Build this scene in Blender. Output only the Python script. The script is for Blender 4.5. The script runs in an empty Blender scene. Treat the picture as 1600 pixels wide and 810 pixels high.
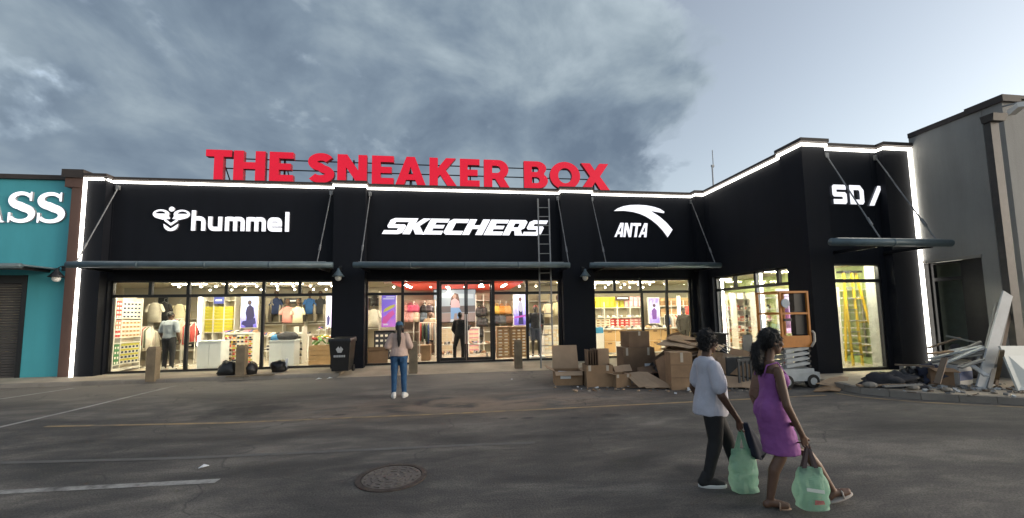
import bpy, bmesh, math, random
from mathutils import Vector, Matrix, Euler, noise
from mathutils.geometry import tessellate_polygon
random.seed(7)
SC = bpy.context.scene
COL = SC.collection
R = math.radians

# ------------------------------------------------------------------ camera
F_PX, CY_PX, CAM_H = 620.122, 439.2525, 1.7325
PITCH, ROLL, YAW = R(4.76541), R(-0.907792), R(7.768953)
FW = Vector((math.sin(YAW)*math.cos(PITCH), math.cos(YAW)*math.cos(PITCH), math.sin(PITCH)))
_r0 = Vector((math.cos(YAW), -math.sin(YAW), 0)); _u0 = _r0.cross(FW)
RT = math.cos(ROLL)*_r0 + math.sin(ROLL)*_u0
UP = -math.sin(ROLL)*_r0 + math.cos(ROLL)*_u0
cd = bpy.data.cameras.new('camera'); cam = bpy.data.objects.new('camera', cd); COL.objects.link(cam)
cd.sensor_width = 36; cd.lens = F_PX/1600*36; cd.shift_y = (CY_PX-405)/1600
cd.clip_start = 0.05; cd.clip_end = 3000
M = Matrix((RT, UP, -FW)).transposed().to_4x4(); M.translation = (0, 0, CAM_H); cam.matrix_world = M
SC.camera = cam

def ray(x, y): return FW + RT*((x-800)/F_PX) - UP*((y-CY_PX)/F_PX)
def onY(x, y, Y): d = ray(x, y); return Vector((0, 0, CAM_H)) + d*(Y/d.y)
def onX(x, y, X): d = ray(x, y); return Vector((0, 0, CAM_H)) + d*(X/d.x)
def onZ(x, y, Z=0): d = ray(x, y); return Vector((0, 0, CAM_H)) + d*((Z-CAM_H)/d.z)
def rect(x0, y0, x1, y1, Y):
    xm, ym = (x0+x1)/2, (y0+y1)/2
    return onY(x0, ym, Y).x, onY(x1, ym, Y).x, onY(xm, y1, Y).z, onY(xm, y0, Y).z

# ------------------------------------------------------------------ light
SC.view_settings.view_transform = 'Standard'; SC.view_settings.look = 'None'
SC.view_settings.exposure = 1.2; SC.view_settings.gamma = 1
SUN_EL, SUN_AZ = R(9), R(105)          # low sun, azimuth measured from +Y towards +X
world = bpy.data.worlds.new('World'); SC.world = world; world.use_nodes = True
wt = world.node_tree; wt.nodes.clear()
def N(t, typ, **kw):
    n = t.nodes.new(typ)
    for k, v in kw.items(): setattr(n, k, v)
    return n
def math_node(t, op, a, b=None, c=None, clamp=False):
    n = N(t, 'ShaderNodeMath', operation=op); n.use_clamp = clamp
    for i, v in enumerate((a, b, c)):
        if v is None: continue
        if isinstance(v, (int, float)): n.inputs[i].default_value = v
        else: t.links.new(v, n.inputs[i])
    return n.outputs[0]
def ramp(t, fac, stops, interp='LINEAR'):
    n = N(t, 'ShaderNodeValToRGB'); cr = n.color_ramp; cr.interpolation = interp
    while len(cr.elements) < len(stops): cr.elements.new(0.5)
    for e, (p, c) in zip(cr.elements, stops):
        e.position = p; e.color = (c, c, c, 1) if isinstance(c, (int, float)) else (*c, 1)
    t.links.new(fac, n.inputs[0]); return n.outputs[0]
def mixc(t, fac, a, b, mode='MIX'):
    n = N(t, 'ShaderNodeMix', data_type='RGBA', blend_type=mode)
    for sock, v in ((n.inputs[0], fac), (n.inputs[6], a), (n.inputs[7], b)):
        if isinstance(v, (int, float)): sock.default_value = v
        elif isinstance(v, tuple): sock.default_value = (*v[:3], 1)
        else: t.links.new(v, sock)
    return n.outputs[2]
def noise_tex(t, vec, scale, detail=4, rough=.5, dist=0.0):
    n = N(t, 'ShaderNodeTexNoise'); n.inputs['Scale'].default_value = scale
    n.inputs['Detail'].default_value = detail; n.inputs['Roughness'].default_value = rough
    n.inputs['Distortion'].default_value = dist
    if vec is not None: t.links.new(vec, n.inputs['Vector'])
    return n.outputs[0]

def build_world():
    t = wt
    out = N(t, 'ShaderNodeOutputWorld')
    sky = N(t, 'ShaderNodeTexSky', sky_type='NISHITA'); sky.sun_disc = False
    sky.sun_elevation = SUN_EL; sky.sun_rotation = SUN_AZ
    sky.air_density = 1.0; sky.dust_density = 2.2; sky.ozone_density = 1.6
    hs = N(t, 'ShaderNodeHueSaturation'); hs.inputs['Saturation'].default_value = 0.55; hs.inputs['Value'].default_value = .9
    t.links.new(sky.outputs[0], hs.inputs['Color'])
    bg1 = N(t, 'ShaderNodeBackground'); t.links.new(hs.outputs[0], bg1.inputs[0]); bg1.inputs[1].default_value = 0.15
    tc = N(t, 'ShaderNodeTexCoord'); sp = N(t, 'ShaderNodeSeparateXYZ'); t.links.new(tc.outputs['Generated'], sp.inputs[0])
    den = math_node(t, 'ADD', math_node(t, 'MAXIMUM', sp.outputs[2], 0.0), 0.15)
    u = math_node(t, 'DIVIDE', sp.outputs[0], den); v = math_node(t, 'DIVIDE', sp.outputs[1], den)
    cb = N(t, 'ShaderNodeCombineXYZ'); t.links.new(u, cb.inputs[0]); t.links.new(v, cb.inputs[1])
    P = cb.outputs[0]
    # edge of the cloud deck: u = 0.95 far out, slanting back over the viewer
    edge = math_node(t, 'SUBTRACT', 0.98, math_node(t, 'MULTIPLY', 1.5, math_node(t, 'MAXIMUM', math_node(t, 'SUBTRACT', 1.15, v), 0.0)))
    d = math_node(t, 'SUBTRACT', edge, u)
    mp = N(t, 'ShaderNodeMapping'); mp.inputs['Scale'].default_value = (1, 1, 1.55); mp.inputs['Location'].default_value = (.37, .12, .2); t.links.new(tc.outputs['Generated'], mp.inputs[0]); Q = mp.outputs[0]
    nz = noise_tex(t, Q, 4.2, 6, .56, .25)
    nb = noise_tex(t, Q, 2.6, 4, .5, .1)
    m = math_node(t, 'ADD', math_node(t, 'MULTIPLY', d, 2.3), math_node(t, 'MULTIPLY', math_node(t, 'SUBTRACT', nz, .5), 2.6))
    m = math_node(t, 'MINIMUM', m, math_node(t, 'ADD', .42, math_node(t, 'MULTIPLY', math_node(t, 'SUBTRACT', math_node(t, 'ADD', nb, math_node(t, 'MULTIPLY', nz, .8)), .775), 6.0)))
    mask = ramp(t, m, [(0.0, 0.0), (.12, .3), (.4, .88), (.7, 1.0)], 'EASE')
    shade = math_node(t, 'ADD', math_node(t, 'MULTIPLY', noise_tex(t, Q, 3.1, 6, .56, .35), .78), math_node(t, 'MULTIPLY', noise_tex(t, Q, 8.0, 5, .5, .1), .17))
    shade = math_node(t, 'ADD', shade, math_node(t, 'MULTIPLY', math_node(t, 'SUBTRACT', .55, math_node(t, 'MINIMUM', m, .55)), .28))
    shade = math_node(t, 'ADD', shade, math_node(t, 'MULTIPLY', math_node(t, 'SUBTRACT', sp.outputs[2], .4), .12))
    ccol = ramp(t, shade, [(.36, (.068, .092, .125)), (.46, (.098, .128, .162)), (.55, (.142, .176, .205)), (.7, (.225, .265, .292))])
    bg2 = N(t, 'ShaderNodeBackground'); t.links.new(ccol, bg2.inputs[0]); bg2.inputs[1].default_value = 1.0
    mx = N(t, 'ShaderNodeMixShader'); t.links.new(mask, mx.inputs[0]); t.links.new(bg1.outputs[0], mx.inputs[1]); t.links.new(bg2.outputs[0], mx.inputs[2])
    t.links.new(mx.outputs[0], out.inputs[0])
build_world()
sl = bpy.data.lights.new('sun', 'SUN'); sl.energy = 0.25; sl.angle = R(25); sl.color = (1, .96, .92)
so = bpy.data.objects.new('sun', sl); COL.objects.link(so); so.location = (40, -10, 30)
so.rotation_euler = Vector((-math.sin(SUN_AZ)*math.cos(SUN_EL), -math.cos(SUN_AZ)*math.cos(SUN_EL), -math.sin(SUN_EL))).to_track_quat('-Z', 'Y').to_euler()

# ------------------------------------------------------------------ materials
MATS = {}
def mat(name, col, rough=.6, metal=0., var=.12, scale=6., bump=0., bscale=60., spec=.5, emit=None, estr=0.):
    if name in MATS: return MATS[name]
    m = bpy.data.materials.new(name); m.use_nodes = True; t = m.node_tree
    b = t.nodes['Principled BSDF']
    b.inputs['Roughness'].default_value = rough; b.inputs['Metallic'].default_value = metal
    b.inputs['Specular IOR Level'].default_value = spec
    tc = N(t, 'ShaderNodeTexCoord')
    if var:
        n = noise_tex(t, tc.outputs['Object'], scale, 5, .6)
        lo = tuple(c*(1-var) for c in col); hi = tuple(min(1, c*(1+var)) for c in col)
        c = ramp(t, n, [(.3, lo), (.7, hi)]); t.links.new(c, b.inputs['Base Color'])
    else: b.inputs['Base Color'].default_value = (*col, 1)
    if bump:
        bn = N(t, 'ShaderNodeBump'); bn.inputs['Strength'].default_value = bump; bn.inputs['Distance'].default_value = .02
        t.links.new(noise_tex(t, tc.outputs['Object'], bscale, 3, .6), bn.inputs['Height']); t.links.new(bn.outputs[0], b.inputs['Normal'])
    if emit:
        if estr < 1.6: estr /= 2.2          # picture-level glows follow the exposure
        b.inputs['Emission Color'].default_value = (*emit, 1); b.inputs['Emission Strength'].default_value = estr
    MATS[name] = m; return m
def glow(name, col, s): return mat(name, tuple(min(.8, c) for c in col), .5, 0, 0, emit=col, estr=s)

def glass_mat(name, tint, refl=1.0):
    m = bpy.data.materials.new(name); m.use_nodes = True; t = m.node_tree; t.nodes.clear()
    out = N(t, 'ShaderNodeOutputMaterial'); tr = N(t, 'ShaderNodeBsdfTransparent'); tr.inputs[0].default_value = (*tint, 1)
    gl = N(t, 'ShaderNodeBsdfGlossy'); gl.inputs['Roughness'].default_value = .02
    lw = N(t, 'ShaderNodeFresnel'); lw.inputs[0].default_value = 1.35
    mx = N(t, 'ShaderNodeMixShader'); t.links.new(math_node(t, 'MULTIPLY', lw.outputs[0], refl), mx.inputs[0])
    t.links.new(tr.outputs[0], mx.inputs[1]); t.links.new(gl.outputs[0], mx.inputs[2]); t.links.new(mx.outputs[0], out.inputs[0])
    MATS[name] = m; return m
GLASS = glass_mat('window_glass', (.97, .98, .97), .6)

def wall_mat(name, col, stain=.25, bump=.25, rough=.75, streak=True, spec=.5):
    m = bpy.data.materials.new(name); m.use_nodes = True; t = m.node_tree; b = t.nodes['Principled BSDF']
    b.inputs['Roughness'].default_value = rough; b.inputs['Specular IOR Level'].default_value = spec
    tc = N(t, 'ShaderNodeTexCoord'); O = tc.outputs['Object']
    mp = N(t, 'ShaderNodeMapping'); mp.inputs['Scale'].default_value = (1.6, 1.6, .22); t.links.new(O, mp.inputs[0])
    a = noise_tex(t, mp.outputs[0] if streak else O, 1.4, 6, .65); bn = noise_tex(t, O, .6, 4, .6)
    f = math_node(t, 'ADD', math_node(t, 'MULTIPLY', a, .6), math_node(t, 'MULTIPLY', bn, .4))
    c = ramp(t, f, [(.3, tuple(x*(1-stain) for x in col)), (.5, col), (.72, tuple(min(1, x*(1+stain)) for x in col))])
    t.links.new(c, b.inputs['Base Color'])
    bp = N(t, 'ShaderNodeBump'); bp.inputs['Strength'].default_value = bump; bp.inputs['Distance'].default_value = .02
    t.links.new(noise_tex(t, O, 35, 4, .7), bp.inputs['Height']); t.links.new(bp.outputs[0], b.inputs['Normal'])
    MATS[name] = m; return m

def asphalt_mat():
    m = bpy.data.materials.new('asphalt'); m.use_nodes = True; t = m.node_tree; b = t.nodes['Principled BSDF']
    tc = N(t, 'ShaderNodeTexCoord'); O = tc.outputs['Object']
    mp = N(t, 'ShaderNodeMapping'); mp.inputs['Scale'].default_value = (.55, 1.3, 1); t.links.new(O, mp.inputs[0])
    big = noise_tex(t, mp.outputs[0], .55, 6, .62, .6); mid = noise_tex(t, mp.outputs[0], 2.2, 6, .65, .3); fine = noise_tex(t, O, 55, 4, .75)
    f = math_node(t, 'ADD', math_node(t, 'MULTIPLY', big, .6), math_node(t, 'MULTIPLY', mid, .4))
    c = ramp(t, f, [(.38, (.033, .032, .031)), (.46, (.066, .062, .058)), (.53, (.108, .099, .089)), (.61, (.19, .173, .15))])
    # sandy tint strip near the entrance and along the yellow line
    sp = N(t, 'ShaderNodeSeparateXYZ'); t.links.new(O, sp.inputs[0])
    dx = math_node(t, 'MULTIPLY', math_node(t, 'SUBTRACT', sp.outputs[0], .6), .30); dy = math_node(t, 'MULTIPLY', math_node(t, 'SUBTRACT', sp.outputs[1], 7.9), 1.15)
    r2 = math_node(t, 'ADD', math_node(t, 'MULTIPLY', dx, dx), math_node(t, 'MULTIPLY', dy, dy))
    g = math_node(t, 'MULTIPLY', math_node(t, 'POWER', 2.718, math_node(t, 'MULTIPLY', r2, -1.0)), math_node(t, 'MULTIPLY', ramp(t, noise_tex(t, mp.outputs[0], 1.6, 5, .6, .5), [(.36, 0.), (.55, 1.)]), .85))
    c = mixc(t, g, c, (.27, .2, .145))
    # paler dusty strip by the shop, with the shop's light put into its colour
    dust_glow = math_node(t, 'MULTIPLY', ramp(t, math_node(t, 'MULTIPLY', sp.outputs[1], .05), [(.36, 0.), (.46, .0), (.58, 1.)]), .65)
    c = mixc(t, dust_glow, c, (.225, .2, .17))
    # oil stains
    def blot(x, y, sx, sy, amt, base):
        ax = math_node(t, 'MULTIPLY', math_node(t, 'SUBTRACT', sp.outputs[0], x), 1/sx); ay = math_node(t, 'MULTIPLY', math_node(t, 'SUBTRACT', sp.outputs[1], y), 1/sy)
        rr = math_node(t, 'ADD', math_node(t, 'MULTIPLY', ax, ax), math_node(t, 'MULTIPLY', ay, ay))
        rr = math_node(t, 'ADD', rr, math_node(t, 'MULTIPLY', math_node(t, 'SUBTRACT', noise_tex(t, O, 2.6, 5, .65), .5), 2.2))
        k = ramp(t, rr, [(.15, amt), (1.0, 0.)]); return mixc(t, k, base, (.028, .028, .029))
    c = blot(-3.9, 8.3, 1.0, .85, .92, c); c = blot(-2.3, 8.9, .8, .5, .3, c)
    for x, y, q in ((-2.1, 7.55, .16), (1.15, 6.7, .13), (2.55, 6.6, .22), (1.9, 6.55, .11), (.75, 6.75, .1), (-1.6, 3.5, .3), (3.9, 4.9, .18), (-.6, 4.55, .62), (2.6, 4.2, .35)):
        c = blot(x, y, q, q*.55, .75 if q < .5 else .55, c)
    spk = ramp(t, fine, [(.35, .55), (.65, 1.4)])
    c = mixc(t, 1.0, c, spk, 'MULTIPLY')
    # cracks
    vo = N(t, 'ShaderNodeTexVoronoi', feature='DISTANCE_TO_EDGE'); vo.inputs['Scale'].default_value = .32
    wv = N(t, 'ShaderNodeVectorMath', operation='ADD'); nn = N(t, 'ShaderNodeTexNoise'); nn.inputs['Scale'].default_value = 1.3; t.links.new(O, nn.inputs['Vector'])
    t.links.new(O, wv.inputs[0]); t.links.new(nn.outputs['Color'], wv.inputs[1]); t.links.new(wv.outputs[0], vo.inputs['Vector'])
    ck = math_node(t, 'MULTIPLY', ramp(t, vo.outputs['Distance'], [(.0, 1.), (.006, 0.)]), ramp(t, big, [(.4, 0.), (.5, .6)]))
    c = mixc(t, ck, c, (.03, .03, .03))
    t.links.new(c, b.inputs['Base Color'])
    t.links.new(ramp(t, mid, [(.3, .7), (.7, .95)]), b.inputs['Roughness'])
    bp = N(t, 'ShaderNodeBump'); bp.inputs['Strength'].default_value = .9; bp.inputs['Distance'].default_value = .012
    t.links.new(fine, bp.inputs['Height']); t.links.new(bp.outputs[0], b.inputs['Normal'])
    MATS['asphalt'] = m; return m

def worn_paint(name, col, wear=.5, scale=5.):
    m = bpy.data.materials.new(name); m.use_nodes = True; t = m.node_tree; b = t.nodes['Principled BSDF']
    tc = N(t, 'ShaderNodeTexCoord'); O = tc.outputs['Object']
    n = math_node(t, 'ADD', math_node(t, 'MULTIPLY', noise_tex(t, O, scale, 6, .75), .6), math_node(t, 'MULTIPLY', noise_tex(t, O, .7, 3, .5), .4))
    k = ramp(t, n, [(wear-.09, 0.), (wear+.09, 1.)])
    c = mixc(t, k, (.105, .1, .095), col); t.links.new(c, b.inputs['Base Color']); b.inputs['Roughness'].default_value = .85
    MATS[name] = m; return m

BLACK = wall_mat('black_painted_wall', (.0085, .01, .0145), .22, .15, .72, True, .2)
DARKFRAME = mat('black_aluminium', (.012, .012, .013), .4, .0, .1)
COPING = mat('brown_coping', (.045, .036, .032), .7, 0, .2, 3)
LED = glow('led_strip', (1, .95, .86), 3.0)
LEDW = glow('led_tube', (1, .97, .9), 9.0)
SIGNW = glow('sign_white', (.93, .92, 1.0), 1.0)
SIGNSIDE = mat('sign_return', (.35, .35, .38), .5)
TUBE = glow('ceiling_tube', (1, .87, .6), 13.0)
SPOT = glow('spot_lens', (1, .9, .7), 7.0)
CONC = wall_mat('concrete', (.26, .235, .2), .25, .5, .9, False)
CARD = mat('cardboard', (.30, .19, .108), .85, 0, .16, 3, .12, 40)
CARD2 = mat('cardboard_pale', (.38, .265, .17), .85, 0, .14, 3, .12, 40)
CARD3 = mat('cardboard_dark', (.2, .125, .075), .85, 0, .18, 3, .12, 40)
TAPE = mat('packing_tape', (.52, .45, .36), .3, 0, .08)
PAPER = mat('white_paper', (.72, .74, .76), .7, 0, .05)
BLACKP = mat('black_plastic', (.012, .012, .013), .42, 0, .2)
WHITE = mat('white_laminate', (.72, .7, .66), .5, 0, .04)
CREAM = mat('cream_wall', (.62, .56, .44), .8, 0, .05)
STEELW = mat('white_steel', (.68, .66, .6), .45, 0, .05)
GREYST = mat('grey_steel', (.3, .31, .32), .45, .6, .12)
TEALST = mat('blue_grey_gutter', (.11, .155, .175), .45, .2, .25, 2.5)
WOOD = mat('light_wood', (.42, .27, .13), .6, 0, .2, 2)
CANOPYT = mat('pale_galvanised', (.3, .33, .35), .4, .4, .2)

# ------------------------------------------------------------------ mesh helpers
class Str(list): pass        # the outline of a brush stroke: left side then right side reversed
class MB:
    def __init__(s): s.v = []; s.f = []; s.m = []; s.mi = 0
    def add(s, vs, fs):
        o = len(s.v); s.v += [Vector(p) for p in vs]; s.f += [[o+i for i in f] for f in fs]; s.m += [s.mi]*len(fs); return s
    def hexa(s, p):  # p: 4 bottom ccw, 4 top ccw
        return s.add(p, [(3, 2, 1, 0), (4, 5, 6, 7), (0, 1, 5, 4), (1, 2, 6, 5), (2, 3, 7, 6), (3, 0, 4, 7)])
    def box(s, x0, x1, y0, y1, z0, z1):
        if x1 < x0: x0, x1 = x1, x0
        return s.hexa([(x0, y0, z0), (x1, y0, z0), (x1, y1, z0), (x0, y1, z0), (x0, y0, z1), (x1, y0, z1), (x1, y1, z1), (x0, y1, z1)])
    def obox(s, c, size, rot=(0, 0, 0)):
        m = Matrix.Translation(c) @ Euler(rot).to_matrix().to_4x4(); a, b, d = (q/2 for q in size)
        return s.hexa([m @ Vector(q) for q in ((-a, -b, -d), (a, -b, -d), (a, b, -d), (-a, b, -d), (-a, -b, d), (a, -b, d), (a, b, d), (-a, b, d))])
    def slab(s, q, th):  # four corners 3D, thickness along normal
        q = [Vector(p) for p in q]; n = (q[2]-q[0]).cross(q[3]-q[1]).normalized()*th
        return s.hexa([p-n*.5 for p in q] + [p+n*.5 for p in q])
    def tube(s, pts, r, n=8, caps=True):
        pts = [Vector(p) for p in pts]; rs = r if isinstance(r, (list, tuple)) else [r]*len(pts)
        rings = []; prev = None
        for i, p in enumerate(pts):
            d = (pts[min(i+1, len(pts)-1)] - pts[max(i-1, 0)]).normalized()
            a = Vector((0, 0, 1)) if abs(d.z) < .9 else Vector((1, 0, 0))
            if prev is not None: a = prev
            u = (a - d*a.dot(d)).normalized(); w = d.cross(u); prev = u
            rings.append([p + (u*math.cos(2*math.pi*k/n) + w*math.sin(2*math.pi*k/n))*rs[i] for k in range(n)])
        return s.loft(rings, caps)
    def loft(s, rings, caps=True):
        n = len(rings[0]); o = [p for r in rings for p in r]; f = []
        for i in range(len(rings)-1):
            for k in range(n): f.append((i*n+k, i*n+(k+1) % n, (i+1)*n+(k+1) % n, (i+1)*n+k))
        if caps: f.append(tuple(range(n))[::-1]); f.append(tuple((len(rings)-1)*n+k for k in range(n)))
        return s.add(o, f)
    def ell(s, c, r, rot=None, n=12, m=8):
        c = Vector(c); rm = rot if rot else Matrix.Identity(3); rings = []
        for j in range(1, m):
            a = math.pi*j/m; rings.append([c + rm @ Vector((r[0]*math.sin(a)*math.cos(2*math.pi*k/n), r[1]*math.sin(a)*math.sin(2*math.pi*k/n), -r[2]*math.cos(a))) for k in range(n)])
        o = len(s.v); s.loft(rings, False); L = len(s.v)
        s.v += [c + rm @ Vector((0, 0, -r[2])), c + rm @ Vector((0, 0, r[2]))]
        for k in range(n):
            s.f.append([o+(k+1) % n, o+k, L]); s.m.append(s.mi)
            q = o+(m-2)*n; s.f.append([q+k, q+(k+1) % n, L+1]); s.m.append(s.mi)
        return s
    def rcone(s, a, b, ra, rb, n=12):
        a = Vector(a); b = Vector(b); d = (b-a).normalized(); pts = []; rs = []
        for t in (-.96, -.75, -.4, 0): pts.append(a + d*ra*t); rs.append(ra*math.sqrt(1-t*t))
        for t in (0, .4, .75, .96): pts.append(b + d*rb*t); rs.append(rb*math.sqrt(1-t*t))
        return s.tube(pts, rs, n)
    def erings(s, L, n=16):  # list of (center, rx, ry) horizontal ellipses
        return s.loft([[Vector(c) + Vector((rx*math.cos(2*math.pi*k/n), ry*math.sin(2*math.pi*k/n), 0)) for k in range(n)] for c, rx, ry in L])
    def lathe(s, c, prof, n=16):
        c = Vector(c); return s.loft([[c + Vector((r*math.cos(2*math.pi*k/n), r*math.sin(2*math.pi*k/n), z)) for k in range(n)] for r, z in prof])
    def prism(s, outer, holes, place, depth, side=None):
        if isinstance(outer, Str):
            n = len(outer); k = n//2; vs = [place(q[0], q[1], 0) for q in outer] + [place(q[0], q[1], -depth) for q in outer]; m0 = s.mi
            s.add(vs, [(i, i+1, n-2-i, n-1-i) for i in range(k-1)] + [(n+n-1-i, n+n-2-i, n+i+1, n+i) for i in range(k-1)])
            if side is not None: s.mi = side
            b0 = len(s.v)-2*n
            for i in range(n): s.f.append([b0+i, b0+(i+1) % n, b0+n+(i+1) % n, b0+n+i]); s.m.append(s.mi)
            s.mi = m0; return s
        loops = [outer] + list(holes); flat = [p for l in loops for p in l]
        tri = tessellate_polygon([[Vector((p[0], p[1], 0)) for p in l] for l in loops]); n = len(flat)
        vs = [place(p[0], p[1], 0) for p in flat] + [place(p[0], p[1], -depth) for p in flat]
        m0 = s.mi; s.add(vs, [tuple(t) for t in tri] + [tuple(n+i for i in t[::-1]) for t in tri])
        base = len(s.v)-2*n; o = 0
        if side is not None: s.mi = side
        for l in loops:
            k = len(l)
            for i in range(k): s.f.append([base+o+i, base+o+(i+1) % k, base+n+o+(i+1) % k, base+n+o+i]); s.m.append(s.mi)
            o += k
        s.mi = m0; return s
    def xf(s, m):
        s.v = [m @ p for p in s.v]; return s
    def build(s, name, mats, parent=None, smooth=False, local=False, fixn=True):
        me = bpy.data.meshes.new(name); o = bpy.data.objects.new(name, me); COL.objects.link(o)
        org = ORG.get(parent.name, Vector()) if (parent and not local) else Vector()
        me.from_pydata([tuple(p-org) for p in s.v], [], s.f)
        for mm in (mats if isinstance(mats, (list, tuple)) else [mats]): me.materials.append(mm)
        me.polygons.foreach_set('material_index', s.m)
        if fixn:
            bm = bmesh.new(); bm.from_mesh(me); bmesh.ops.recalc_face_normals(bm, faces=bm.faces); bm.to_mesh(me); bm.free()
        if smooth: me.polygons.foreach_set('use_smooth', [True]*len(me.polygons))
        if parent: o.parent = parent; ORG[o.name] = org
        return o
ORG = {}
def tag(o, label, cat, group=None, kind=None):
    if label: o['label'] = label
    if cat: o['category'] = cat
    if group: o['group'] = group
    if kind: o['kind'] = kind
    return o
def thing(name, loc, label, cat, group=None, rz=0):
    o = bpy.data.objects.new(name, None); COL.objects.link(o); o.location = loc; o.rotation_euler = (0, 0, rz)
    o.empty_display_size = .2; ORG[o.name] = Vector(loc); return tag(o, label, cat, group)
def recentre(o):
    """put a one-mesh thing's origin at the middle of its base"""
    me = o.data; xs = [v.co.x for v in me.vertices]; ys = [v.co.y for v in me.vertices]; zs = [v.co.z for v in me.vertices]
    c = Vector(((min(xs)+max(xs))/2, (min(ys)+max(ys))/2, min(zs)))
    me.transform(Matrix.Translation(-c)); o.location = c; ORG[o.name] = c; return o
def inst(src, name, loc, label=None, cat=None, group=None, parent=None):
    o = bpy.data.objects.new(name, src.data if hasattr(src, 'data') else src); COL.objects.link(o)
    if parent: o.parent = parent; o.location = Vector(loc)-ORG.get(parent.name, Vector())
    else: o.location = loc
    return tag(o, label, cat, group)
NTH = ['first', 'second', 'third', 'fourth', 'fifth', 'sixth', 'seventh', 'eighth', 'ninth', 'tenth', 'eleventh', 'twelfth', 'thirteenth', 'fourteenth', 'fifteenth', 'sixteenth']

# ------------------------------------------------------------------ main levels (metres)
D, YW, XW, XR, XL = 13.661, 9.165, 9.092, 12.252, -11.22
ZT = 6.10        # wall top
ZL = 6.037       # centre of the light strip
ZF = 0.10        # shop floor and pavement
CEIL = 3.06; BACK = 18.6
PR = 0.25        # pillars stand proud by this
SHOPX0 = -13.8
# ------------------------------------------------------------------ ground
def structure(name, mb, m, **kw): o = mb.build(name, m, **kw); o['kind'] = 'structure'; return o
asp = asphalt_mat()
structure('parking_lot', MB().add([(-300, -300, 0), (300, -300, 0), (300, 300, 0), (-300, 300, 0)], [(0, 1, 2, 3)]), asp, fixn=False)
PAVE = wall_mat('pavement_concrete', (.47, .395, .295), .3, .5, .9, False)  # base colour raised and warmed to stand in for shop light spill
KERBM = wall_mat('kerb_concrete', (.24, .215, .185), .35, .6, .9, False)
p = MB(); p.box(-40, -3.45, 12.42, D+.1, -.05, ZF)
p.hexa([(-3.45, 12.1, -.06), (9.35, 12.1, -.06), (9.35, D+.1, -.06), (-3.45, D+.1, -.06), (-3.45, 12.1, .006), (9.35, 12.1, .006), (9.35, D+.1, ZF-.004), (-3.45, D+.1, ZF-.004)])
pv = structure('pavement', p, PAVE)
x = -16.0; i = 0
kst = None
while x < -3.5:
    w = min(1.0, -3.45-x); k = MB(); k.hexa([(x+.006, 12.29, -.05), (x+w-.006, 12.29, -.05), (x+w-.006, 12.415, -.05), (x+.006, 12.415, -.05), (x+.006, 12.31, ZF-.01), (x+w-.006, 12.31, ZF-.01), (x+w-.006, 12.415, ZF+.004), (x+.006, 12.415, ZF+.004)])
    k.build('kerb_stone', KERBM, pv); x += w
# raised island by the grey building, with a curved kerb
isl = [onZ(*q) for q in ((1303, 606), (1318, 610.5), (1345, 616), (1390, 620.5), (1440, 625), (1500, 628.5), (1560, 631.5))]
isl = [Vector((v.x, v.y, 0)) for v in isl]; far = isl[-1] + (isl[-1]-isl[-2])*8; isl.append(isl[-1] + (isl[-1]-isl[-2])*1.2); isl.append(far)
ip = MB(); top = [Vector((v.x, v.y, .125)) for v in isl]
back = [Vector((isl[0].x-.05, 9.0, .125)), Vector((isl[0].x-.05, YW+.05, .125)), Vector((22, YW+.05, .125)), Vector((22, far.y, .125))]
def inset(pts, d):
    r = []
    for i, v in enumerate(pts):
        t = (pts[min(i+1, len(pts)-1)]-pts[max(i-1, 0)]).normalized(); r.append(v + Vector((-t.y, t.x, 0))*d)
    return r
inn = inset(isl, .17)
ring = [(v.x, v.y) for v in inn] + [(v.x, v.y) for v in (back[3], back[2], back[1])]
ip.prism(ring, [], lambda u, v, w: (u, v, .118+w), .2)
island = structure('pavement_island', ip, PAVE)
for i in range(len(isl)-1):
    n = max(1, round((isl[i+1]-isl[i]).length/.75))
    for k in range(n):
        a = isl[i].lerp(isl[i+1], k/n+.008); b = isl[i].lerp(isl[i+1], (k+1)/n-.008); c = inn[i].lerp(inn[i+1], (k+1)/n); d = inn[i].lerp(inn[i+1], k/n)
        if a.x > 16: break
        z = .125+random.uniform(-.006, .006); up = Vector((0, 0, 1)); ai = a.lerp(d, .12); bi = b.lerp(c, .12)
        MB().hexa([a-up*.05, b-up*.05, c-up*.05, d-up*.05, ai+up*z, bi+up*z, c+up*z, d+up*z]).build('kerb_stone', KERBM, island)
# painted lines
def line(name, pts, w, m, z=.004):
    b = MB(); pts = [onZ(*q) for q in pts]; L = []
    for i, v in enumerate(pts):
        t = (pts[min(i+1, len(pts)-1)]-pts[max(i-1, 0)]).normalized(); n = Vector((-t.y, t.x, 0))*w/2
        L += [Vector((v.x, v.y, z))-n, Vector((v.x, v.y, z))+n]
    for i in range(len(pts)-1): b.add([L[2*i], L[2*i+2], L[2*i+3], L[2*i+1]], [(0, 1, 2, 3)])
    return structure(name, b, m, fixn=False)
WP = worn_paint('worn_white_paint', (.37, .36, .335), .46); WP2 = worn_paint('faded_white_paint', (.145, .14, .13), .52, 3.); YP = worn_paint('worn_yellow_paint', (.36, .25, .12), .47, 3.)
line('parking_line', [(-60, 773), (340, 752)], .11, WP)
WP3 = worn_paint('old_white_paint', (.34, .33, .31), .46, 3.)
line('parking_line', [(-20, 672.5), (100, 645), (275, 603)], .1, WP3)
line('parking_line', [(-60, 633), (115, 607)], .1, WP3)
line('parking_line', [(-40, 725), (300, 716), (690, 698), (836, 692)], .09, WP2)
line('yellow_line', [(70, 667), (350, 661.5), (700, 647), (870, 639), (1050, 630), (1180, 623.5), (1290, 618)], .085, YP)
line('yellow_line', [(1305, 614.5), (1345, 621), (1440, 629), (1560, 635), (1700, 641)], .07, YP)

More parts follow.
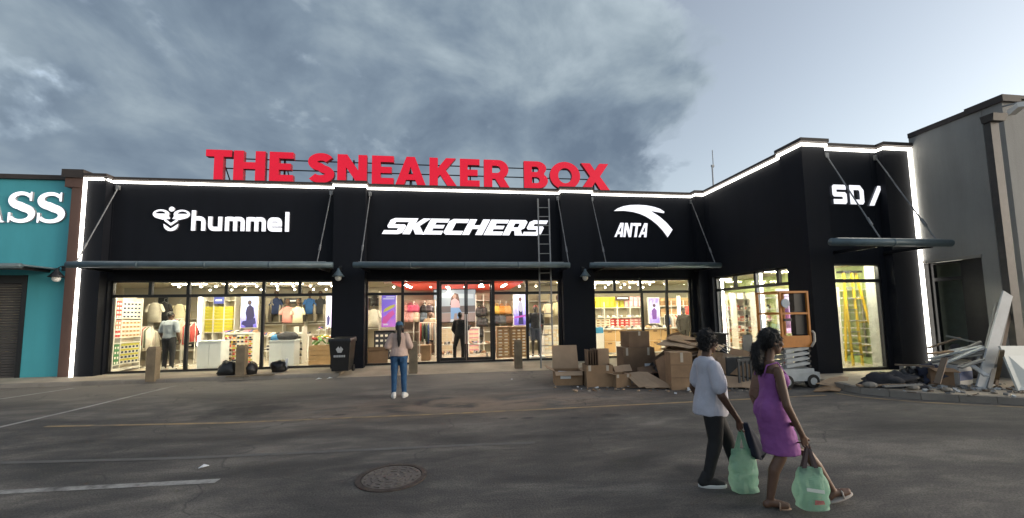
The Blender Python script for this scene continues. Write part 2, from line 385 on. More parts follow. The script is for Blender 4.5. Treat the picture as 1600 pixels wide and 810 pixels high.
# manhole
mh = onZ(612, 746); IRON = mat('rusty_cast_iron', (.075, .06, .052), .55, .5, .35, 14, .4, 90)
mhole = thing('manhole_cover', mh, 'round cast iron manhole cover with raised ring pattern set in the asphalt', 'manhole cover')
MB().lathe(mh, [(.37, -.02), (.37, .01), (.315, .012), (.315, -.02)], 40).build('frame', IRON, mhole)
c = MB().lathe(mh, [(.307, -.02), (.307, .008), (.001, .008)], 40)
for rr in (.07, .14, .205, .27):
    k = max(6, int(rr*62))
    for j in range(k):
        a = 2*math.pi*j/k; c.obox(mh + Vector((rr*math.cos(a), rr*math.sin(a), .0095)), (.022, 2*math.pi*rr/k*.62, .011), (0, 0, a))
c.build('cover', mat('worn_cast_iron', (.16, .145, .13), .5, .45, .3, 18, .3, 120), mhole)

# ------------------------------------------------------------------ the shop building
shop = thing('shop_building', (0, D, 0), 'black single-storey shop with lit glazed front and white light strips along its roofline', 'building')
# openings on the main front: (x0, x1) in metres
B1 = (onY(165, 500, D).x, onY(519, 500, D).x); B2 = (onY(570, 500, D).x, onY(877, 500, D).x); B3 = (onY(923, 500, D).x, onY(1084.5, 500, D).x)
HEAD = 2.945; TR = 2.47
def wall_part(*boxes):
    for q in boxes: MB().box(*q).build('wall', BLACK, shop)
T = .3
wall_part((XL, B1[0], D, D+T, 0, ZT), (B1[1], B2[0], D, D+T, 0, ZT), (B2[1], B3[0], D, D+T, 0, ZT), (B3[1], XW, D, D+T, 0, ZT))
for bx in (B1, B2, B3): wall_part((bx[0], bx[1], D+.01, D+T, HEAD, ZT-.003))
PIL = [(-11.16, -10.66), (-4.023, -3.019), (3.622, 4.755), (8.741, XW+.003)]
for a, b in PIL:
    q = MB().box(a, b, D-PR, D-.002, 0, ZT+.002)
    q.build('pillar', BLACK, shop)
# wing side wall (plane X = XW) with an opening
WS0, WS1 = onX(1240.5, 480, XW).y, onX(1115.5, 480, XW).y
wall_part((XW, XW+T, WS1, D-.002, 0, ZT-.001), (XW, XW+T, YW+T, WS0, 0, ZT-.001), (XW+.01, XW+T, WS0, WS1, HEAD-.01, ZT-.004))
CP0, CP1 = onX(1225, 244, XW).y, onY(1288, 231, YW-.2).x
MB().box(XW-.16, CP1, YW-.2, CP0, 0, ZT+.003).build('pillar', BLACK, shop)
WF0, WF1 = onY(1301, 500, YW).x, onY(1387, 500, YW).x
WF0 = onY(1298, 430, YW).x; WF1 = onY(1389, 560, YW).x
wall_part((CP1, WF0, YW, YW+T, 0, ZT-.002), (WF1, XR-.25, YW, YW+T, 0, ZT-.002), (WF0, WF1, YW+.01, YW+T, HEAD-.02, ZT-.005))
EP0 = WF1+.16
MB().box(EP0, XR+.0, YW-.2, YW+T+.2, 0, ZT+.004).build('pillar', BLACK, shop)
# rear and inner shell
SHELL = mat('rear_plaster', (.3, .28, .24), .85)
MB().box(SHOPX0-.2, 12.6, BACK+.02, BACK+.3, 0, ZT-.1).build('rear_wall', SHELL, shop)
MB().box(SHOPX0-.2, SHOPX0, D+T, BACK, 0, 5.5).build('party_wall', CREAM, shop)
MB().box(XR+.01, XR+.25, YW+T+.2, BACK, 0, ZT-.05).build('party_wall', mat('pale_green_wall', (.5, .58, .26), .8, 0, .08), shop)
MB().box(XL+.1, XW+.2, D+T, BACK, 5.85, 5.95).box(XW+.2, XR, YW+T, BACK, 5.851, 5.949).build('roof', mat('roof_sheet', (.2, .2, .2), .6), shop)
CEILM = mat('shop_ceiling', (.5, .46, .35), .85, 0, .1, 1.5)
c = MB(); c.box(SHOPX0, XW+T, D+T, BACK, CEIL, CEIL+.08); c.box(XW+T, XR, YW+T, BACK, CEIL+.001, CEIL+.081)
c.build('ceiling', CEILM, shop)
fl = MB(); fl.box(SHOPX0, XW, D+T+.002, BACK, -.05, ZF+.012); fl.box(B1[0], B3[1], D+.02, D+T, -.051, ZF+.011); fl.box(XW, XR, YW+.02, BACK, -.05, ZF+.010)
fl.build('shop_floor', mat('polished_floor', (.5, .45, .36), .25, 0, .06, 1.), shop)
IW = mat('back_wall_panel', (.5, .46, .38), .8, 0, .06, 1.)
MB().box(SHOPX0, XR, BACK-.05, BACK, ZF, CEIL).build('inner_wall', IW, shop)
# dropped red ceiling panel in the middle bay, its paint given an added glow
MB().box(-2.3, 2.35, D+.6, BACK-.1, CEIL-.19, CEIL-.004).build('red_ceiling_panel', mat('red_ceiling', (.62, .05, .02), .5, 0, .05, 1., emit=(.8, .06, .02), estr=.35), shop)
# coping
def coping(segs):
    b = MB()
    for q in segs: b.box(*q)
    return b.build('coping', COPING, shop)
H0, H1 = ZT+.006, ZT+.085
coping([(-10.66, -4.023, D-.09, D+.32, H0, H1), (-3.019, 3.622, D-.09, D+.32, H0, H1), (4.755, 8.741, D-.09, D+.32, H0, H1)])
for a, b in PIL: coping([(a-.06, b+.06, D-PR-.09, D+.325, H0+.001, H1+.012)])
coping([(XW-.09, XW+.32, CP0, D-PR-.1, H0+.002, H1-.002)])
coping([(XW-.25, CP1+.06, YW-.29, CP0+.06, H0+.003, H1+.014)])
coping([(CP1+.06, EP0-.06, YW-.09, YW+.33, H0+.001, H1)])
coping([(EP0-.06, XR+.0, YW-.29, YW+.5, H0+.003, H1+.013)])
# light strips on the wall top and down both ends
def strip(*pts, r=.03):
    b = MB()
    for a, c in zip(pts[:-1], pts[1:]):
        a = Vector(a); c = Vector(c); d = (c-a).normalized()*r*.95; lo = [min(a[i], c[i])-r for i in range(3)]; hi = [max(a[i], c[i])+r for i in range(3)]
        b.box(lo[0], hi[0], lo[1], hi[1], lo[2], hi[2])
    return b.build('light_strip', LED, shop)
o = .03; yp = D-PR-o; yd = D-o
e = .0365
strip((XL+.02, yp, ZF+.02), (XL+.02, yp, ZL)); strip((XL+.02+2.1*e, yp, ZL), (-10.66-2*e, yp, ZL))
strip((-10.66, yp+2*e, ZL), (-10.66, yd, ZL)); strip((-10.66+2.1*e, yd, ZL), (-4.023-2*e, yd, ZL))
for a, b in PIL[1:3]:
    strip((a, yp, ZL), (b, yp, ZL)); strip((a, yp+2.1*e, ZL), (a, yd, ZL)); strip((b, yp+2.1*e, ZL), (b, yd, ZL))
strip((-3.019+2.1*e, yd, ZL), (3.622-2.1*e, yd, ZL)); strip((4.755+2.1*e, yd, ZL), (8.741-2.1*e, yd, ZL))
strip((8.741, yp+2.1*e, ZL), (8.741, yd, ZL)); strip((8.741, yp, ZL), (XW-o-2.1*e, yp, ZL))
strip((XW-o, CP0+2.1*e+.0, ZL), (XW-o, yp, ZL)); strip((XW-.16-o, CP0, ZL), (XW-o, CP0, ZL))
strip((XW-.16-o, YW-.2-o+2.1*e, ZL), (XW-.16-o, CP0-2.1*e, ZL)); strip((XW-.16-o, YW-.2-o, ZL), (CP1, YW-.2-o, ZL))
strip((CP1, YW-.2-o+2.1*e, ZL), (CP1, YW-o, ZL)); strip((CP1+2.1*e, YW-o, ZL), (EP0-2.1*e, YW-o, ZL)); strip((EP0, YW-.2-o+2.1*e, ZL), (EP0, YW-o, ZL))
strip((EP0, YW-.2-o, ZL), (XR-.035, YW-.2-o, ZL)); strip((XR-.035, YW-.2-o, .13), (XR-.035, YW-.2-o, ZL-2.1*e))

# shop windows: window > mullion, transom_bar, pane
def hbar(b, x0, x1, z0, z1, Y, d=.1): b.box(x0, x1, Y, Y+d, z0, z1)
class Plane:                      # a vertical wall plane: u along it, w outwards
    def __init__(s, kind, c): s.k = kind; s.c = c
    def box(s, b, u0, u1, z0, z1, d0, d1):      # d measured into the building
        if s.k == 'Y': b.box(u0, u1, s.c+d0, s.c+d1, z0, z1)
        else: b.box(s.c+d0, s.c+d1, u0, u1, z0, z1)
    def at(s, x, y): return onY(x, y, s.c).x if s.k == 'Y' else onX(x, y, s.c).y
FR = .045
def window(pl, u0, u1, sill, head, bars, upper, lowbars, par=shop, label=None, glass=GLASS, dep=.12):
    """bars: list of transom spans (ua, ub, z); upper: mullion u's above the transom; lowbars: mullion u's below"""
    if u1 < u0: u0, u1 = u1, u0
    b = MB()
    pl.box(b, u0, u0+.06, sill, head, dep, dep+.1); pl.box(b, u1-.06, u1, sill, head, dep, dep+.1)
    pl.box(b, u0+.06, u1-.06, head-.05, head, dep, dep+.099); pl.box(b, u0+.06, u1-.06, sill, sill+.07, dep, dep+.099)
    w = b.build('window', DARKFRAME, par)
    if label: w['label'] = label
    for (ua, ub, z) in bars:
        m = MB(); pl.box(m, ua, ub, z-FR, z+FR, dep-.004, dep+.09); m.build('transom_bar', DARKFRAME, w)
    for (u, za, zb, hw) in upper+lowbars:
        m = MB(); pl.box(m, u-hw, u+hw, za, zb, dep+.002, dep+.095); m.build('mullion', DARKFRAME, w)
    return w
def panes(w, pl, cells, dep=.12, glass=GLASS):
    for (ua, ub, za, zb) in cells:
        m = MB(); pl.box(m, min(ua, ub), max(ua, ub), za, zb, dep+.04, dep+.048); m.build('pane', glass, w)
FY = Plane('Y', D); WX = Plane('X', XW); WY = Plane('Y', YW)
SILL = ZF+.005
def grid(pl, u0, u1, sill, head, tz, ups, lows, label, dep=.12):
    ups = sorted(ups); lows = sorted(lows); u0, u1 = min(u0, u1), max(u0, u1)
    w = window(pl, u0, u1, sill, head, [(u0+.06, u1-.06, tz)], [(u, tz+FR, head-.05, .045) for u in ups], [(u, sill+.07, tz-FR, .04) for u in lows], label=label, dep=dep)
    e = [u0+.06]+ups+[u1-.06]; panes(w, pl, [(a, b, tz, head-.05) for a, b in zip(e[:-1], e[1:])], dep)
    e = [u0+.06]+lows+[u1-.06]; panes(w, pl, [(a, b, sill+.07, tz) for a, b in zip(e[:-1], e[1:])], dep)
    return w
at = FY.at
grid(FY, B1[0], B1[1], SILL, HEAD, TR, [at(x, 448) for x in (230, 290, 350, 409, 466)], [at(286.5, 520), at(406, 520)], 'wide three-pane shop window with six small panes above')
grid(FY, B3[0], B3[1], SILL, HEAD, TR, [at(x, 448) for x in (962.5, 1003.5, 1045)], [at(1007, 490), at(1046.5, 490)], 'shop window with four small panes above, behind the cardboard heap')
w = grid(WX, WS0, WS1, SILL, HEAD-.012, TR, [WX.at(x, 440) for x in (1142, 1174, 1209.5)], [WX.at(1178.5, 500)], 'side window of the projecting wing, turned towards the entrance')
for px in (1121, 1181):
    y0 = WX.at(px, 480)
    MB().box(XW+.2, XW+.24, y0-.05, y0+.02, .25, HEAD-.08).build('light_tube', glow('window_led', (1, .97, .92), 7.0), w)
grid(WY, WF0, WF1, SILL+.02, HEAD-.022, TR, [], [], 'tall single window on the front of the projecting wing', .02)
MB().box(WF1-.014, WF1-.002, YW+.125, YW+.42, SILL, HEAD-.03).box(WF0+.002, WF0+.014, YW+.125, YW+.32, SILL, HEAD-.03).build('window_reveal', mat('white_reveal', (.7, .7, .62), .7), shop)
# middle bay: windows either side of the double door
e2 = [at(x, 500) for x in (570, 628, 684.5, 728.5, 771.5, 825, 877)]
w = window(FY, B2[0], B2[1], SILL, HEAD, [(B2[0]+.06, e2[2]-.05, TR), (e2[4]+.05, B2[1]-.06, TR)], [(e2[1], TR+FR, HEAD-.05, .045), (e2[5], TR+FR, HEAD-.05, .045)],
           [(e2[1], SILL+.07, TR-FR, .045), (e2[5], SILL+.07, TR-FR, .045), (e2[2], SILL+.07, HEAD-.05, .055), (e2[4], SILL+.07, HEAD-.05, .055)], label='shopfront glazing either side of the double door')
panes(w, FY, [(B2[0]+.06, e2[1], SILL+.07, TR), (e2[1], e2[2], SILL+.07, TR), (e2[4], e2[5], SILL+.07, TR), (e2[5], B2[1]-.06, SILL+.07, TR), (B2[0]+.06, e2[1], TR, HEAD-.05), (e2[1], e2[2], TR, HEAD-.05), (e2[4], e2[5], TR, HEAD-.05), (e2[5], B2[1]-.06, TR, HEAD-.05)])
for k, (a, b) in enumerate(((e2[2]+.06, e2[3]-.004), (e2[3]+.004, e2[4]-.06))):
    m = MB(); y0, y1 = D+.13, D+.19; z0, z1 = SILL+.08, HEAD-.06
    m.box(a, a+.055, y0, y1, z0, z1); m.box(b-.055, b, y0, y1, z0, z1); m.box(a+.055, b-.055, y0+.001, y1-.001, z1-.1, z1); m.box(a+.055, b-.055, y0+.001, y1-.001, z0, z0+.1)
    dd = m.build('door', DARKFRAME, shop)
    MB().box(a+.055, b-.055, y0+.025, y0+.033, z0+.1, z1-.1).build('pane', GLASS, dd)
    xh = b-.03 if k == 0 else a+.03
    MB().tube([(xh, y0-.05, .75), (xh, y0-.05, 1.75)], .017).tube([(xh, y0, .85), (xh, y0-.05, .85)], .012).tube([(xh, y0, 1.65), (xh, y0-.05, 1.65)], .012).build('handle', mat('brushed_steel', (.5, .5, .5), .3, .9), dd)

# canopies over the windows
DARKSHEET = mat('dark_sheet', (.012, .013, .015), .8, 0, .2)
def canopy(x0, x1, Y, rods, label, z=3.29, deep=1.19):
    t = thing('canopy', ((x0+x1)/2, Y, 0), label, 'canopy', 'canopies over the shop windows'); yf = Y-1.2
    m = MB(); m.box(x0+.25, x1-.25, yf+.1, yf+deep, z-.02, z+.02); m.build('roof_sheet', DARKSHEET, t)
    m = MB(); m.tube([(x0, yf, z), (x1, yf, z)], .09, 12); m.build('gutter', TEALST, t, True)
    n = max(2, int((x1-x0)/1.6))
    m = MB(); m.box(x0+.15, x1-.2, yf-.02, yf+.12, z+.076, z+.1); m.build('front_flashing', CANOPYT, t)
    for k in range(1, n): xx = x0+(x1-x0)*k/n; MB().tube([(xx-.03, yf, z), (xx+.03, yf, z)], .1, 12).build('joint_collar', TEALST, t, True)
    for xx in rods:
        MB().tube([(xx, yf, z+.08), (xx, Y-.03, 5.85)], .016, 6).tube([(xx, yf+.17, z+.455), (xx, yf+.26, z+.65)], .03, 6).build('hanger_rod', mat('rod_steel', (.2, .205, .21), .5, .5, .3), t)
        MB().box(xx-.05, xx+.05, Y-.06, Y-.002, 5.78, 5.92).build('rod_bracket', mat('rod_steel', (.2, .205, .21), .5), t)
        MB().box(xx-.03, xx+.03, yf+.1, Y-.012, z-.1, z-.021).build('support_arm', DARKFRAME, t)
canopy(-10.72, -3.73, D, (-10.5, -4.18), 'long blue-grey pipe-edged canopy over the leftmost wide shop window')
canopy(-3.14, 3.60, D, (-2.93, 3.57), 'blue-grey pipe-edged canopy over the double entrance door')
canopy(4.29, 8.94, D, (4.84, 8.74), 'blue-grey pipe-edged canopy over the window behind the cardboard heap')
canopy(8.52, 11.78, YW, (9.845, 11.38), 'short blue-grey canopy over the tall window of the projecting wing', 3.27, .3)

# bell wall lamps
def bell(px, py, label, par=None, Y=D-PR, shade=TEALST, warm=.25):
    P0 = onY(px, py, Y-.22); t = thing('wall_lamp', (P0.x, Y, P0.z), label, 'wall lamp', 'lamps on the front wall')
    MB().tube([(P0.x, Y, P0.z+.3), (P0.x, Y-.12, P0.z+.34), P0+Vector((0, 0, .26))], .016, 6).box(P0.x-.05, P0.x+.05, Y-.03, Y, P0.z+.22, P0.z+.38).build('bracket', DARKFRAME, t)
    MB().lathe(P0, [(.03, .28), (.05, .2), (.08, .16), (.14, .07), (.19, .02), (.18, .01), (.12, .06), (.05, .15)], 16).build('shade', shade, t, True)
    MB().ell(P0+Vector((0, 0, -.02)), (.1, .1, .11)).build('globe', mat('frosted_globe', (.75, .74, .7), .3, 0, .03), t, True)
bell(528.5, 433, 'grey bell-shaped wall lamp on the pillar left of the entrance')
bell(914.5, 433, 'grey bell-shaped wall lamp on the pillar right of the entrance')
bell(88, 434, 'round white wall lamp on the turquoise shop', Y=D-.06, shade=BLACKP)

# ------------------------------------------------------------------ turquoise neighbour
TURQ = wall_mat('turquoise_paint', (.075, .4, .46), .12, .15, .6)
BRN = wall_mat('brown_paint', (.115, .065, .05), .2, .2, .7)
TX1 = onY(104, 400, D).x
tb = thing('turquoise_building', (-16, D, 0), 'turquoise shop with a dark roller shutter and a brown end pillar', 'building')
SH1 = onY(31, 500, D).x; ZT2 = 6.17
m = MB(); m.box(SH1+.12, TX1+.02, D, D+.3, 0, ZT2-.12); m.box(-19, SH1+.12, D+.001, D+.3, 3.12, ZT2-.121); m.box(-22, -19, D, D+.3, 0, ZT2-.12); m.build('wall', TURQ, tb)
m = MB(); m.box(SH1, SH1+.12, D-.02, D+.25, 0, 3.12); m.box(-19, SH1, D-.018, D+.25, 2.88, 3.119); m.build('shutter_frame', BLACKP, tb)
m = MB()
for k in range(36): z = .1+k*.0775; m.hexa([(-18.98, D+.1, z), (SH1, D+.1, z), (SH1, D+.14, z), (-18.98, D+.14, z), (-18.98, D+.075, z+.06), (SH1, D+.075, z+.06), (SH1, D+.14, z+.074), (-18.98, D+.14, z+.074)])
o2 = m.build('roller_shutter', mat('shutter_steel', (.12, .115, .115), .5, .3), tb); o2['kind'] = 'stuff'
MB().box(-22, TX1+.05, D-.08, D+.33, ZT2-.118, ZT2+.02).build('coping', COPING, tb)
MB().box(-22, TX1, D+.3, BACK+.2, 5.6, 5.7).box(-22.2, -22, D, BACK, 0, 5.6).build('roof', mat('roof_sheet', (.2, .2, .2), .6), tb)
PX0, PX1 = onY(105, 400, D-.2).x, XL-.04
MB().box(PX0, PX1, D-.22, D+.3, 0, 6.06).build('pillar', BRN, tb)
MB().box(PX0-.22, PX1+.02, D-.32, D+.3, 6.062, 6.31).build('pillar_cap', COPING, tb)
MB().box(PX0-.16, PX1, D-.26, D+.29, 5.78, 6.06).build('pillar_collar', BRN, tb)
ncan = thing('canopy', (-15, D, 0), 'grey sheet canopy on the turquoise shop, ending at the brown pillar', 'canopy')
MB().box(-20, -11.93, D-1.1, D-.005, 3.28, 3.32).build('roof_sheet', TEALST, ncan)
MB().tube([(-20, D-1.12, 3.27), (-11.9, D-1.12, 3.27)], .07, 10).build('gutter', TEALST, ncan, True)
for xx in (-12.2, -14.5): MB().box(xx-.03, xx+.03, D-1.1, D-.01, 3.2, 3.279).build('support_arm', DARKFRAME, ncan)

# ------------------------------------------------------------------ grey neighbour
GREY = wall_mat('grey_render', (.27, .268, .255), .2, .35, .85)
gb = thing('grey_building', (XR+1, 8, 0), 'tall plain grey rendered building at the end of the row, with a dark recessed window', 'building')
GY0 = 7.07; GH = 6.45
OP0, OP1 = YW-.21, onX(1541, 470, XR).y     # opening along Y
BEAM = 2.92
m = MB(); m.box(XR, XR+.35, OP1, YW-.205, BEAM+.0, GH-.1); m.box(XR+.001, XR+.35, GY0+.36, OP1, 0, GH-.099); m.build('wall', GREY, gb)
m = MB(); m.box(XR+.0005, 24, GY0, GY0+.35, 0, GH-.02); m.build('wall', GREY, gb)
MB().box(XR-.03, XR+.06, OP1-.02, OP0+.05, BEAM-.03, BEAM+.045).build('lintel_ledge', mat('grey_ledge', (.3, .28, .25), .8), gb)
GX = Plane('X', XR)
MB().box(XR+.06, XR+.3, onX(1453, 470, XR).y, OP0, 0, BEAM).box(XR+.06, XR+.3, OP1, onX(1507, 470, XR).y, 0, BEAM).build('dark_panel', mat('dark_cladding', (.02, .019, .018), .6, 0, .3), gb)
ga, gbb = onX(1506, 470, XR).y, onX(1454, 470, XR).y
w = window(GX, ga, gbb, .2, BEAM-.03, [(ga+.06, gbb-.06, 2.45)], [], [], par=gb, dep=.1, label='narrow dark window with a pale frame edge')
panes(w, GX, [(ga+.06, gbb-.06, .27, 2.45), (ga+.06, gbb-.06, 2.45, BEAM-.08)], .1)
MB().box(XR+.6, XR+.62, 7.2, 9.4, 0, 2.9).build('inner_wall', mat('dim_grey_wall', (.12, .135, .125), .8), gb)
MB().box(XR+.36, XR+.44, ga-.05, ga+.2, .2, 2.9).build('inner_column', mat('pale_column', (.4, .4, .36), .7), gb)
GXS = onX(1510, 180, XR).y
MB().box(XR-.03, XR+.45, GXS, YW-.21, GH-.098, GH+.03).build('coping', COPING, gb)
MB().box(XR-.06, XR+.45, GY0-.06, GXS, GH-.097, GH+.06).box(XR+.45, 24, GY0-.06, GY0+.4, GH-.018, GH+.059).build('coping', COPING, gb)
q = onY(1567, 300, GY0-.12).x
MB().box(q-.11, q+.11, GY0-.12, GY0-.003, .4, 5.85).build('downpipe', mat('brown_downpipe', (.05, .046, .043), .6, 0, .25), gb)
MB().hexa([(q-.16, GY0-.2, 5.8), (q+.16, GY0-.2, 5.8), (q+.16, GY0-.004, 5.8), (q-.16, GY0-.004, 5.8), (q-.2, GY0-.24, 5.95), (q+.2, GY0-.24, 5.95), (q+.2, GY0-.004, 5.95), (q-.2, GY0-.004, 5.95)]).build('rain_hopper', mat('brown_downpipe', (.085, .062, .05), .6), gb)
MB().box(XR+.5, 24, GY0+.4, BACK, 6.2, 6.3).build('roof', mat('roof_sheet', (.2, .2, .2), .6), gb)
cp = onY(1588, 170, GY0-.2)
ct = thing('security_camera', (cp.x, GY0, cp.z), 'small white security camera high on the grey building', 'security camera')
MB().obox(cp, (.13, .3, .12), (-.2, 0, -.5)).build('housing', WHITE, ct)
MB().tube([(cp.x, GY0, cp.z+.16), (cp.x, cp.y, cp.z+.12), cp], .02, 6).build('bracket', GREYST, ct)

# roof antenna
ap = onY(1114.5, 290, D+1.2); an = thing('antenna', (ap.x, ap.y, 5.95), 'thin metal antenna mast on the roof where the two wings meet', 'antenna')
az = onY(1114.5, 235, D+1.2).z
MB().tube([(ap.x, ap.y, 5.95), (ap.x, ap.y, az-.65)], .03, 6).build('mast', GREYST, an)
MB().tube([(ap.x+.05, ap.y, az-.75), (ap.x+.05, ap.y, az)], .018, 6).box(ap.x-.04, ap.x+.08, ap.y-.03, ap.y+.03, az-.72, az-.64).build('whip', GREYST, an)
# ------------------------------------------------------------------ lettering
def arc(cx, cy, rx, ry, a0, a1, n=14): return [(cx+rx*math.cos(R(a0+(a1-a0)*k/n)), cy+ry*math.sin(R(a0+(a1-a0)*k/n))) for k in range(n+1)]
def stroke(pts, w):
    ws = w if isinstance(w, (list, tuple)) else [w]*len(pts); L = []; Rr = []
    for i, p in enumerate(pts):
        a = Vector(pts[max(i-1, 0)]); b = Vector(pts[min(i+1, len(pts)-1)])
        if 0 < i < len(pts)-1:
            d1 = (Vector(p)-a).normalized(); d2 = (b-Vector(p)).normalized(); t = (d1+d2).normalized(); k = min(1.6, 1/max(.3, t.dot(d1)))
        else: t = (b-a).normalized(); k = 1
        n = Vector((-t.y, t.x))*ws[i]/2*k; L.append((p[0]+n.x, p[1]+n.y)); Rr.append((p[0]-n.x, p[1]-n.y))
    return Str(L + Rr[::-1])
def rnd(pts, r, n=5):                       # round the inner corners of an open polyline
    o = [pts[0]]
    for a, b, c in zip(pts[:-2], pts[1:-1], pts[2:]):
        a, b, c = Vector(a), Vector(b), Vector(c); p = b+(a-b).normalized()*min(r, (a-b).length*.5); q = b+(c-b).normalized()*min(r, (c-b).length*.5)
        for k in range(n+1): s = k/n; o.append(tuple(p*(1-s)**2 + b*2*s*(1-s) + q*s*s))
    return o + [pts[-1]]
def rrect(x0, y0, x1, y1, r):
    return arc(x1-r, y1-r, r, r, 0, 90, 4)+arc(x0+r, y1-r, r, r, 90, 180, 4)+arc(x0+r, y0+r, r, r, 180, 270, 4)+arc(x1-r, y0+r, r, r, 270, 360, 4)
t = .27
def gE(w, v=.27, h=.22, mid=.9): return [([(0, 0), (w, 0), (w, h), (v, h), (v, .5-h/2), (w*mid, .5-h/2), (w*mid, .5+h/2), (v, .5+h/2), (v, 1-h), (w, 1-h), (w, 1), (0, 1)], [])]
HEAVY = {
 'T': (.8, [([(.8/2-.14, 0), (.8/2+.14, 0), (.8/2+.14, .77), (.8, .77), (.8, 1), (0, 1), (0, .77), (.8/2-.14, .77)], [])]),
 'H': (.9, [([(0, 0), (.28, 0), (.28, .385), (.62, .385), (.62, 0), (.9, 0), (.9, 1), (.62, 1), (.62, .615), (.28, .615), (.28, 1), (0, 1)], [])]),
 'E': (.68, gE(.68)),
 'N': (.92, [([(0, 0), (.27, 0), (.27, .55), (.62, 0), (.92, 0), (.92, 1), (.65, 1), (.65, .45), (.3, 1), (0, 1)], [])]),
 'A': (1., [([(0, 0), (.285, 0), (.345, .17), (.655, .17), (.715, 0), (1, 0), (.64, 1), (.36, 1)], [[(.415, .37), (.5, .64), (.585, .37)]])]),
 'K': (.92, [([(0, 0), (.28, 0), (.28, .3), (.36, .39), (.6, 0), (.92, 0), (.545, .57), (.89, 1), (.56, 1), (.28, .63), (.28, 1), (0, 1)], [])]),
 'R': (.86, [([(0, 0), (.28, 0), (.28, .3), (.38, .3), (.55, 0), (.86, 0), (.66, .35)]+arc(.48, .655, .35, .345, -50, 90, 12)+[(0, 1)], [[(.28, .52), (.28, .785), (.43, .785)]+arc(.43, .652, .13, .132, 70, -70, 8)+[(.43, .52)]])]),
 'B': (.84, [([(0, 0)]+[(.48, 0)]+arc(.5, .285, .34, .285, -85, 52, 10)+arc(.46, .745, .33, .255, -38, 90, 10)+[(0, 1)], [[(.28, .6), (.28, .8), (.42, .8)]+arc(.42, .7, .1, .1, 70, -70, 6)+[(.42, .6)], [(.28, .19), (.28, .41), (.44, .41)]+arc(.44, .3, .115, .11, 70, -70, 6)+[(.44, .19)]])]),
 'O': (1.04, [(arc(.52, .5, .52, .52, 0, 350, 35), [arc(.52, .5, .235, .285, 0, 345, 23)])]),
 'X': (.98, [([(0, 0), (.32, 0), (.49, .29), (.66, 0), (.98, 0), (.66, .51), (.96, 1), (.65, 1), (.49, .73), (.33, 1), (.02, 1), (.32, .51)], [])]),
 'S': (.78, [(stroke(arc(.4, .71, .25, .175, 25, 95, 6)+arc(.39, .71, .255, .175, 105, 262, 12)+arc(.4, .29, .255, .175, 78, -85, 12)+arc(.37, .29, .27, .175, -95, -152, 6), [.26]*7+[.26]*4+[.27]*22+[.26]*7), [])]),
}
def letter(parent, polys, place, depth, mats, name='letter', label=None):
    m = MB()
    for k, (o, h) in enumerate(polys): m.prism(o, h, (lambda u, v, w, k=k: place(u, v, w+.0012*k)), depth, 1)
    ob = m.build(name, mats, parent)
    if label: ob['label'] = label
    return ob
RED = mat('red_acrylic', (.42, .004, .022), .35, 0, .12, 1.2, emit=(.9, .001, .03), estr=.52)
REDSIDE = mat('red_return', (.3, .012, .02), .5)
SY = D+.02; SZ0, SZ1 = 6.225, onY(640, 245.2, D+.02).z
sp0 = onY(635, 270, SY)
rs = thing('rooftop_sign', (sp0.x, SY, ZT), 'big red block letters spelling THE SNEAKER BOX standing on the roof edge', 'sign')
L3 = [('T', 320.5, 361), ('H', 364.5, 413.5), ('E', 420.5, 457.5), ('S', 481, 521.5), ('N', 527, 573), ('E', 581, 615), ('A', 618, 665), ('K', 671, 713.5), ('E', 718.5, 749.5), ('R', 756, 796), ('B', 818.5, 856), ('O', 859, 906.5), ('X', 907, 952)]
for ch, a, b in L3:
    w, polys = HEAVY[ch]; x0 = onY(a, 265, SY).x; x1 = onY(b, 275, SY).x; h = SZ1-SZ0; k = (x1-x0)/w
    letter(rs, polys, lambda u, v, q, x0=x0, k=k: (x0+u*k, SY-q, SZ0+v*h), .16, [RED, REDSIDE], label='red letter '+ch if ch in 'THNAKRBOX' else None)
for z in (6.68, 7.02): MB().tube([(onY(340, 250, SY).x, SY+.22, z), (onY(940, 280, SY).x, SY+.22, z)], .022, 6).build('rail', DARKFRAME, rs)
for px in (340, 440, 550, 640, 735, 835, 930):
    xx = onY(px, 270, SY).x
    MB().box(xx-.025, xx+.025, SY+.2, SY+.25, 5.95, 7.1).build('post', DARKFRAME, rs)
    MB().tube([(xx, SY+.25, 7.), (xx, SY+1.1, 5.95)], .02, 6).build('brace', DARKFRAME, rs)
# white illuminated lettering: shared frame u,v -> wall
def wall_sign(name, pl, Yc, px, label, cat='sign'):
    P0 = onY(*px, Yc); return thing(name, (P0.x, Yc, P0.z), label, cat)
def pix(Y, dep=.07): return lambda u, v, w: (lambda q: (q.x, q.y-w-dep+.0, q.z))(onY(u, v, Y))
SM = [SIGNW, SIGNSIDE]
# bee emblem wordmark
s = wall_sign('wordmark_sign', 'Y', D, (350, 345), 'white glowing hummel wordmark with bee emblem over the leftmost window')
# the wall tilts by perspective, so lay letters out in metres
hx0, hx1 = onY(301, 345, D).x, onY(453, 345, D).x; hz0, hz1 = onY(376, 362, D).z, onY(376, 331, D).z
hk = (hx1-hx0)/7.17; place = lambda u, v, w: (hx0+u*hk, D-.06-w, hz0+v*(hz1-hz0)/1.42)
sw = .3
def hl(ox, strokes, lab): letter(s, [(stroke([(ox+a, b) for a, b in st], sw), []) for st in strokes], place, .05, SM, label=lab)
hl(0, [[(.15, 0), (.15, 1.42)], rnd([(.2, .86), (.87, .86), (.87, 0)], .3)], 'letter h')
hl(1.2, [rnd([(.15, 1.0), (.15, .14), (.87, .14)], .3), [(.87, 0), (.87, 1.0)]], 'letter u')
for ox in (2.42, 3.98): hl(ox, [[(.15, 0), (.15, .98)], rnd([(.12, .86), (.75, .86), (.75, 0)], .25), rnd([(.72, .86), (1.3, .86), (1.3, 0)], .25)], 'letter m')
